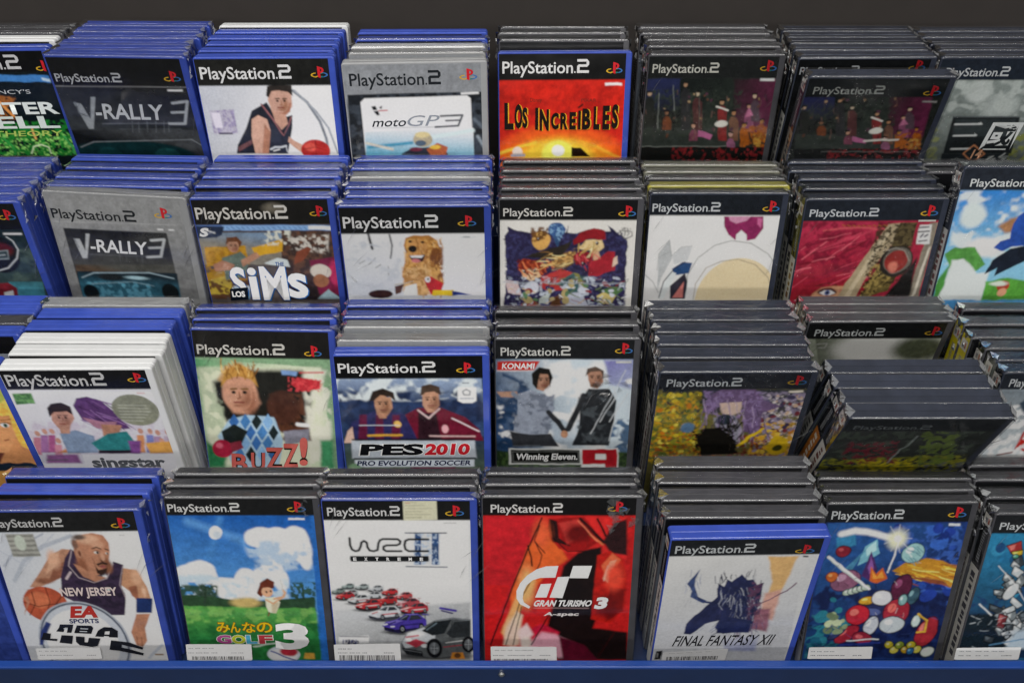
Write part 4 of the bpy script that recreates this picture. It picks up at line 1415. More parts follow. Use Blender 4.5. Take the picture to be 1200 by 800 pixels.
ART['3_0'] = 'd6d6da', '''G|e2e2e6|c8c6d0|2|566 263 532 1061|3 259 1318 269 1329 1180 6 1168
N|c8c0cc|13|64|0.5|4|-69 630 1308 641 1333 1068 -23 1056
P|3f6a3c|2|39 287 208 283 203 407 30 417
N|6a9a5a|3|21|0.5|2|39 287 208 283 203 407 30 417
P|b8788a|7|-32 1056 43 828 109 829 43 1057
E|c09080|3|95|780|24|36|0
P|9a6a9a|7|45 1026 119 799 184 799 121 1026
E|c09080|3|170|751|24|36|0
P|a85a88|7|116 1026 189 799 254 800 192 1027
E|c09080|3|239|751|24|36|0
P|c88a9a|7|136 1153 209 921 275 922 212 1154
E|c09080|3|260|873|24|37|0
P|c88a60|7|954 1034 1012 806 1078 807 1030 1034
E|c09080|3|1060|758|24|36|0
P|7a80b8|7|1043 1034 1099 807 1165 807 1119 1035
E|c09080|3|1147|759|24|36|0
P|a88aa8|7|1110 1051 1165 822 1231 823 1186 1051
E|c09080|3|1213|774|24|36|0
P|b0a0b0|7|1206 1051 1259 823 1325 824 1281 1052
E|c09080|3|1306|775|24|36|0
P|8a98c0|7|1122 1162 1177 930 1243 930 1198 1162
E|c09080|3|1225|881|24|37|0
P|d09a50|13|1063 910 1357 882 1363 1037 1071 1047
P|b87a4a|13|209 1027 426 905 405 1041
P|7d8fa8|7|301 782 457 738 607 815 586 1030 294 1040
P|b98a78|5|313 487 503 460 500 591 397 723 312 716 284 618
E|b98a78|3|380|590|73|128|0
E|8a5e50|24|402|622|38|77|0
E|b98a78|28|374|577|38|64|0
L|2f2522|2|10|354 555 387 552
E|1c1410|2|362|579|12|12|0
L|2f2522|2|10|414 555 447 553
E|1c1410|2|423|580|12|12|0
L|8a5e50|2|8|393 577 386 622 370 626
L|7a3c34|2|11|342 657 392 657
E|8a5e50|8|359|683|24|9|0
P|2f2522|4|291 459 340 408 439 397 507 446 501 547 457 503 337 511 277 574
P|b58874|4|320 692 437 664 399 783 312 782
P|5a3a68|5|537 432 592 347 693 326 804 377 889 521 972 721 916 727 713 681 564 606
L|7a5488|2|7|675 537 774 564 879 599
L|46294f|2|8|670 382 718 430 762 482
L|7a5488|2|10|730 385 767 431 810 466
L|7a5488|2|10|560 612 633 644 718 666
L|7a5488|2|7|712 382 766 411 826 454
L|7a5488|2|8|726 575 771 625 824 673
L|8e6a9c|2|12|728 517 805 561 882 599
L|8e6a9c|2|13|932 387 1002 424 1067 450
L|8e6a9c|2|11|955 447 1000 461 1043 485
L|46294f|2|9|628 536 689 574 756 610
L|46294f|2|11|720 601 799 667 887 739
L|46294f|2|11|921 626 951 659 989 701
L|46294f|2|9|800 613 860 667 914 736
L|8e6a9c|2|13|765 566 852 614 938 668
L|46294f|2|11|580 444 651 490 727 534
L|46294f|2|11|830 397 877 466 921 530
L|7a5488|2|11|926 481 990 519 1048 572
L|7a5488|2|7|751 569 823 608 902 647
L|7a5488|2|14|612 498 650 542 685 580
L|7a5488|2|13|785 377 879 417 973 444
L|7a5488|2|8|960 447 1020 528 1074 619
L|8e6a9c|2|7|892 579 956 665 1025 743
L|8e6a9c|2|7|646 574 703 648 760 711
L|46294f|2|10|641 557 697 598 762 634
L|8e6a9c|2|7|548 606 623 671 697 734
L|8e6a9c|2|10|674 490 726 560 771 631
P|a8788a|6|573 576 748 637 877 638 799 756 661 710
P|b08068|6|718 666 907 682 808 877 695 815
P|2f7a7c|7|557 906 747 786 930 757 975 909 897 1033 595 999
P|2c2430|7|595 999 905 1002 960 1046 582 1043
P|7a4a88|11|907 878 1027 879 982 1046 893 1046
E|868874|2|1085|494|209|190|0.12
L|b4b6a8|3|8|937 429 1190 437
L|b4b6a8|3|8|935 467 1201 474
L|b4b6a8|3|9|933 504 1212 512
L|b4b6a8|3|9|930 542 1181 549
L|b4b6a8|3|9|928 579 1149 587
L|b4b6a8|3|9|926 617 1118 625
P|d9d9dc|4|423 1054 1338 1049 1321 1260 406 1252
P|8a5a8a|18|88 1057 379 1054 386 1171 50 1168
T|singstar|482 1227 703 128|55585c|0.04|0|
L|5a5a60|3|11|64 1127 267 1122
L|c88|2|8|1155 290 1218 291
H|141414|242
PS|42 198 872 152|c8c8c8
LG|1193|114|0|0'''
ART['3_1'] = '86a884', '''G|5f9a6c|c8d4b8|2|-51 577 625 811|-17 308 1200 380 1261 1495 -53 1527
P|d8dcc4|31|38 404 1200 380 1191 1155 935 1476 27 1445
P|20201c|32|156 548 439 420 1020 408 1095 602 1068 953 965 1109 243 972 169 821
N|b8c4a8|18|76|0.5|4|-7 405 262 399 203 1127 -28 1132
N|e0e4d0|22|89|0.4|7|1022 384 1288 403 1239 1469 1006 1474
P|2e7a4c|28|12 1183 203 1335 159 1522 -6 1526
P|4a9a6a|23|1145 1157 1260 1154 1262 1481 1121 1485
N|5a3626|11|45|0.4|3|685 660 1001 654 1053 1159 730 1166
E|4a2c22|18|807|807|159|176|0
P|c0303a|9|896 557 970 482 1191 514 1174 601 1003 629
N|d84a50|3|22|0.55|9|880 484 1214 502 1183 625 868 632
P|7a9ac8|9|819 412 975 421 960 470 826 461
L|c83040|7|13|996 433 1219 428
P|c8a070|23|204 523 288 375 447 347 546 467 559 564 427 530 267 558
P|c49078|32|266 570 539 540 585 762 458 891 323 868 257 744
E|c8967c|18|402|666|168|209|0
E|96644e|36|485|739|68|125|0
E|d8b09a|32|360|630|68|89|0
P|c09048|11|229 596 278 423 424 353 554 430 583 588 519 511 409 489 293 526
E|c8967c|3|395|667|127|179|0
E|96644e|41|447|710|65|108|0
E|c8967c|49|381|649|65|89|0
L|7a5a30|2|18|320 620 376 615
E|1c1410|2|344|653|21|16|0
L|7a5a30|2|18|425 618 480 613
E|1c1410|2|449|651|21|16|0
L|96644e|2|15|397 649 403 711 377 717
L|7a3c34|2|20|342 761 428 759
E|96644e|13|381|796|41|13|0
L|a87838|2|10|410 457 430 418 440 391
L|e0bc78|2|12|268 446 294 416 309 384
L|a87838|2|13|361 439 350 398 330 352
L|8a5c28|2|9|397 419 389 370 390 317
L|e0bc78|2|9|389 390 375 351 360 327
L|a87838|2|12|253 400 252 354 258 303
L|e0bc78|2|14|257 451 250 412 256 375
L|a87838|2|13|349 449 367 429 378 404
L|8a5c28|2|14|540 501 573 449 604 400
L|8a5c28|2|9|480 497 464 459 455 415
L|e0bc78|2|10|504 438 496 409 498 387
L|8a5c28|2|8|345 520 336 483 325 459
L|a87838|2|11|295 508 294 477 297 430
L|e0bc78|2|12|504 485 511 462 512 431
L|8a5c28|2|9|501 446 507 390 509 351
L|8a5c28|2|12|390 502 406 455 430 399
L|8a5c28|2|9|558 457 558 418 544 374
L|a87838|2|14|471 517 459 461 442 415
L|8a5c28|2|11|289 482 307 442 318 406
L|a87838|2|13|420 413 402 368 394 317
L|8a5c28|2|11|531 440 548 403 579 359
L|e0bc78|2|13|417 455 406 418 405 380
L|a87838|2|8|566 398 561 364 569 328
L|8a5c28|2|8|520 460 523 411 520 370
L|8a5c28|2|13|448 422 444 398 435 369
L|a87838|2|10|315 467 297 430 293 382
P|a8c4d8|9|134 1128 269 946 458 891 707 911 776 1165 699 1508 276 1519
P|3a6aa8|2|322 884 363 969 303 1057 262 971
P|8ab4dc|2|364 1000 406 1086 346 1175 304 1088
P|1f2a2c|2|296 1119 338 1206 277 1297 236 1209
P|4a80b8|2|339 1238 381 1326 320 1417 278 1328
P|4a80b8|2|432 881 473 967 414 1055 372 969
P|3a6aa8|2|475 997 516 1083 457 1172 415 1086
P|8ab4dc|2|407 1117 449 1204 389 1294 347 1206
P|1f2a2c|2|451 1235 493 1323 432 1414 390 1325
P|1f2a2c|2|541 879 583 964 524 1052 482 966
P|4a80b8|2|585 995 627 1081 568 1170 526 1083
P|3a6aa8|2|518 1114 560 1201 501 1291 458 1204
P|8ab4dc|2|562 1232 605 1320 545 1411 502 1323
P|8ab4dc|2|651 876 693 962 635 1050 592 964
P|1f2a2c|2|695 992 738 1078 679 1167 636 1081
P|4a80b8|2|629 1112 671 1199 612 1289 570 1201
P|3a6aa8|2|673 1230 716 1318 657 1409 614 1320
P|1d2422|7|174 1076 310 996 440 1070 354 1227 194 1205
E|a82440|3|169|1268|102|100|0
E|d86a80|9|140|1232|35|31|0
P|8a3040|7|241 1203 360 1175 375 1252 253 1308
L|e0e0e0|5|41|929 982 1031 992
P|8a8a98|11|785 1062 1040 1030 1030 1159 795 1217
T|B|233 1533 160 215|20140e|0.055|0.08|
T|U|430 1510 138 207|20140e|0.055|0.08|
T|Z|572 1490 176 248|20140e|0.055|0.08|
T|Z|745 1470 157 274|20140e|0.055|0.08|
T|!|915 1437 82 314|20140e|0.055|0.08|
T|B|233 1533 160 215|c8645c|0.02|0.08|
T|U|430 1510 138 207|c8645c|0.02|0.08|
T|Z|572 1490 176 248|c8645c|0.02|0.08|
T|Z|745 1470 157 274|c8645c|0.02|0.08|
T|!|915 1437 82 314|c8645c|0.02|0.08|
H|191715|295
PS|42 260 832 114|d0cec8
LG|1135|219|0|0'''
ART['3_2'] = '31466a', '''G|8a9cb8|24365a|2|523 265 508 492|3 249 1281 258 1304 731 9 721
N|d4dce6|16|82|0.52|6|3 249 1281 258 1298 497 -10 488
N|182646|19|82|0.5|9|20 387 1299 396 1290 944 32 934
G|28344a|4a5a4a|2|483 884 458 1267|15 880 1312 890 1328 1302 21 1292
P|2a2a55|5|47 880 114 722 313 606 563 621 661 726 692 939 29 961
P|5a1c38|8|186 644 249 644 234 936 149 935
P|5a1c38|8|333 645 396 646 383 937 298 936
P|5a1c38|8|479 646 542 647 532 938 447 937
P|c8a898|4|19 961 63 827 110 775 115 962
P|b08468|5|323 465 480 453 487 569 435 651 341 645
P|2c221c|5|280 490 319 389 414 359 504 403 517 492 478 453 387 440 326 490
P|a87a60|4|343 619 437 620 422 685 359 684
E|b08468|2|395|534|68|108|0
E|80563e|22|424|562|35|65|0
E|b08468|26|387|524|35|54|0
L|2c221c|2|10|361 505 391 503
E|1c1410|2|375|526|11|10|0
L|2c221c|2|10|417 506 447 504
E|1c1410|2|431|526|11|10|0
L|80563e|2|8|403 524 407 562 393 565
L|7a3c34|2|11|375 591 421 591
E|80563e|7|397|612|22|8|0
P|2c221c|4|293 485 325 394 414 364 497 405 508 492 470 446 388 430 331 480
L|c89838|6|25|249 877 547 874
E|d8b060|4|517|751|34|37|0
P|64182c|5|592 647 712 570 920 572 1126 677 1250 810 1290 944 692 939
P|2c1820|10|709 622 875 649 906 941 692 939
L|c8b0b0|3|19|710 596 800 688 899 584
P|b88a70|5|757 417 902 406 901 546 851 623 793 622 755 545
P|4a3a30|5|735 442 755 337 828 317 909 348 914 431 865 398 782 417
E|bc8e74|2|828|489|71|112|0
E|8a5e48|23|859|517|37|68|0
E|bc8e74|27|820|478|37|56|0
L|4a3a30|2|10|785 458 816 456
E|1c1410|2|799|480|12|10|0
L|4a3a30|2|10|843 459 874 457
E|1c1410|2|858|480|12|10|0
L|8a5e48|2|8|829 478 834 517 819 520
L|7a3c34|2|11|802 547 849 548
E|8a5e48|7|824|570|23|8|0
P|4a3a30|5|739 442 757 337 828 317 909 348 918 431 870 393 782 407
E|d8a0a8|3|943|807|30|48|0
L|d8c8cc|4|15|1010 689 1249 836
L|c8a8a8|6|17|802 886 1206 895
L|c8d0da|4|8|174 762 533 765
P|aab2bc|9|85 934 1205 943 1222 1148 78 1139
L|16181c|1|17|97 924 1205 927
L|16181c|1|15|99 1142 1211 1145
T|PES|150 1098 577 123|121316|0.05|0.2|e4e6ea
T|2010|744 1097 409 125|b4202c|0.05|0.15|f0f0f0
P|c4ccd6|6|98 1158 1200 1162 1198 1245 90 1242
T|PRO EVOLUTION SOCCER|113 1225 1052 56|232a48|0.03|0.2|
P|5a1c38|7|611 1246 1024 1249 1023 1294 609 1291
E|6a8a6a|7|90|1250|56|50|0
P|dfe2e6|2|1069 349 1234 350 1231 497 1193 522 1110 522 1065 496
L|4a5060|2|8|1113 394 1145 374 1179 395 1174 433 1123 432 1113 394
L|8a90a0|2|8|1090 470 1205 471
L|6a7080|2|10|1116 307 1167 307
H|0e0e0e|256
PS|39 193 845 115|e0e0e0
LG|1145|151|0|0'''
ART['3_3'] = '6a8098', '''G|2d4a70|c8d4dc|2|17 784 773 529|17 220 1285 220 1349 1453 7 1453
N|dfe8ee|26|131|0.45|5|458 232 1068 232 1119 1261 474 1261
N|1f3a5c|20|88|0.5|8|21 330 351 479 358 1206 14 1206
N|e4ecf0|16|67|0.58|3|18 681 332 836 335 1153 15 1099
G|7a78b0|a0a8c8|22|1068 232 1213 479|1024 225 1297 225 1304 529 1080 479
N|3a5a7c|18|68|0.5|4|1100 888 1323 836 1337 1261 1119 1261
P|24361f|14|9 1206 244 1233 1347 1233 1349 1453 7 1453
N|40582c|7|28|0.5|2|9 1233 1347 1233 1349 1453 7 1453
P|b8281f|2|26 239 425 239 372 330 25 330
P|d8d0d0|2|21 330 372 330 367 340 21 340
T|KONAMI|69 315 302 59|f0ecec|0.03|0.1|
P|8f97a6|5|175 993 219 784 219 579 352 541 508 605 578 732 534 810 516 1019 334 1046
N|6c7484|11|53|0.55|3|174 579 574 579 538 1019 175 1019
P|b08a74|4|19 559 208 554 230 617 63 617
L|7a8494|7|44|174 579 230 630
L|2a2c30|6|49|511 784 604 888 674 993
E|b08468|5|670|1025|36|42|0
P|a47a64|4|383 354 503 342 523 479 463 554 396 529
P|17130f|4|356 479 350 367 419 305 514 318 544 404 524 504 500 392 420 379 400 529
P|2f3136|7|141 993 334 1032 538 1019 621 1166 175 1166
E|a87e68|3|454|441|65|95|0
E|74503e|21|484|465|34|57|0
E|a87e68|25|446|432|34|47|0
L|1c1612|2|9|421 416 450 414
E|1c1410|2|436|434|11|9|0
L|1c1612|2|9|475 416 503 414
E|1c1410|2|489|434|11|9|0
L|74503e|2|8|463 432 470 465 456 468
L|7a3c34|2|10|442 491 485 491
E|74503e|7|464|510|21|7|0
P|17130f|4|360 474 350 367 419 300 516 315 546 409 523 479 499 374 429 369 400 504
P|23262a|6|821 655 883 529 1083 529 1156 655 1146 888 1113 1153 747 1153 809 966
N|4a5055|11|67|0.6|6|796 554 1151 554 1135 1126 792 1126
L|2a2c30|6|58|842 605 781 784 707 966
P|a87e68|4|865 342 1007 330 1022 454 972 524 905 509
P|5a4a40|4|856 392 864 318 940 295 1019 342 1020 416 986 342 894 354
E|ac826c|3|947|414|65|94|0
E|7a5644|21|978|438|34|57|0
E|ac826c|25|938|404|33|47|0
L|3a2c24|2|9|901 388 929 387
E|1c1410|2|916|406|11|8|0
L|3a2c24|2|9|955 388 983 387
E|1c1410|2|969|406|11|8|0
L|7a5644|2|8|943 404 951 438 937 440
L|7a3c34|2|10|923 463 967 463
E|7a5644|7|946|482|21|7|0
P|5a4a40|4|860 384 866 318 940 293 1019 337 1024 404 990 342 894 350
E|5a4438|13|948|489|40|23|0
L|c8ccd0|4|9|1115 504 1153 605 1010 888
L|c8ccd0|4|9|1226 330 1089 655 925 1019
L|c8ccd0|4|9|1263 579 1100 888
L|c8ccd0|4|9|1180 681 1111 1099
E|dfe2e4|7|1277|449|49|30|0
P|d8dad8|2|133 1185 840 1190 846 1375 133 1375
P|121412|1|152 1201 827 1206 832 1359 152 1359
L|8a8e8a|1|6|170 1223 814 1223 818 1342 170 1342 170 1223
T|Winning Eleven.|198 1315 610 71|e8e8e6|0.035|0.12|
L|5a6068|3|11|175 1158 438 1153
P|e8e6e4|2|840 1185 1202 1185 1216 1453 849 1453
P|b01c28|2|852 1198 1191 1198 1205 1453 861 1453
P|f0eeec|2|980 1250 1084 1250 1087 1315 983 1315
P|f0eeec|2|858 1375 1078 1364 1093 1453 1017 1453 1014 1403 860 1419
P|c8b040|2|170 1411 231 1411 231 1447 170 1447
P|3a7a4a|2|275 1411 335 1411 335 1447 275 1447
P|c8c8c0|2|367 1411 428 1411 428 1447 368 1447
P|a0a850|2|437 1411 497 1411 498 1447 438 1447
P|d8d8d0|2|611 1411 671 1411 672 1447 612 1447
P|c8c8c0|2|1130 237 1278 237 1279 256 1131 256
H|17181a|215
PS|59 178 648 96|d2d2ce
LG|1197|111|0|0'''
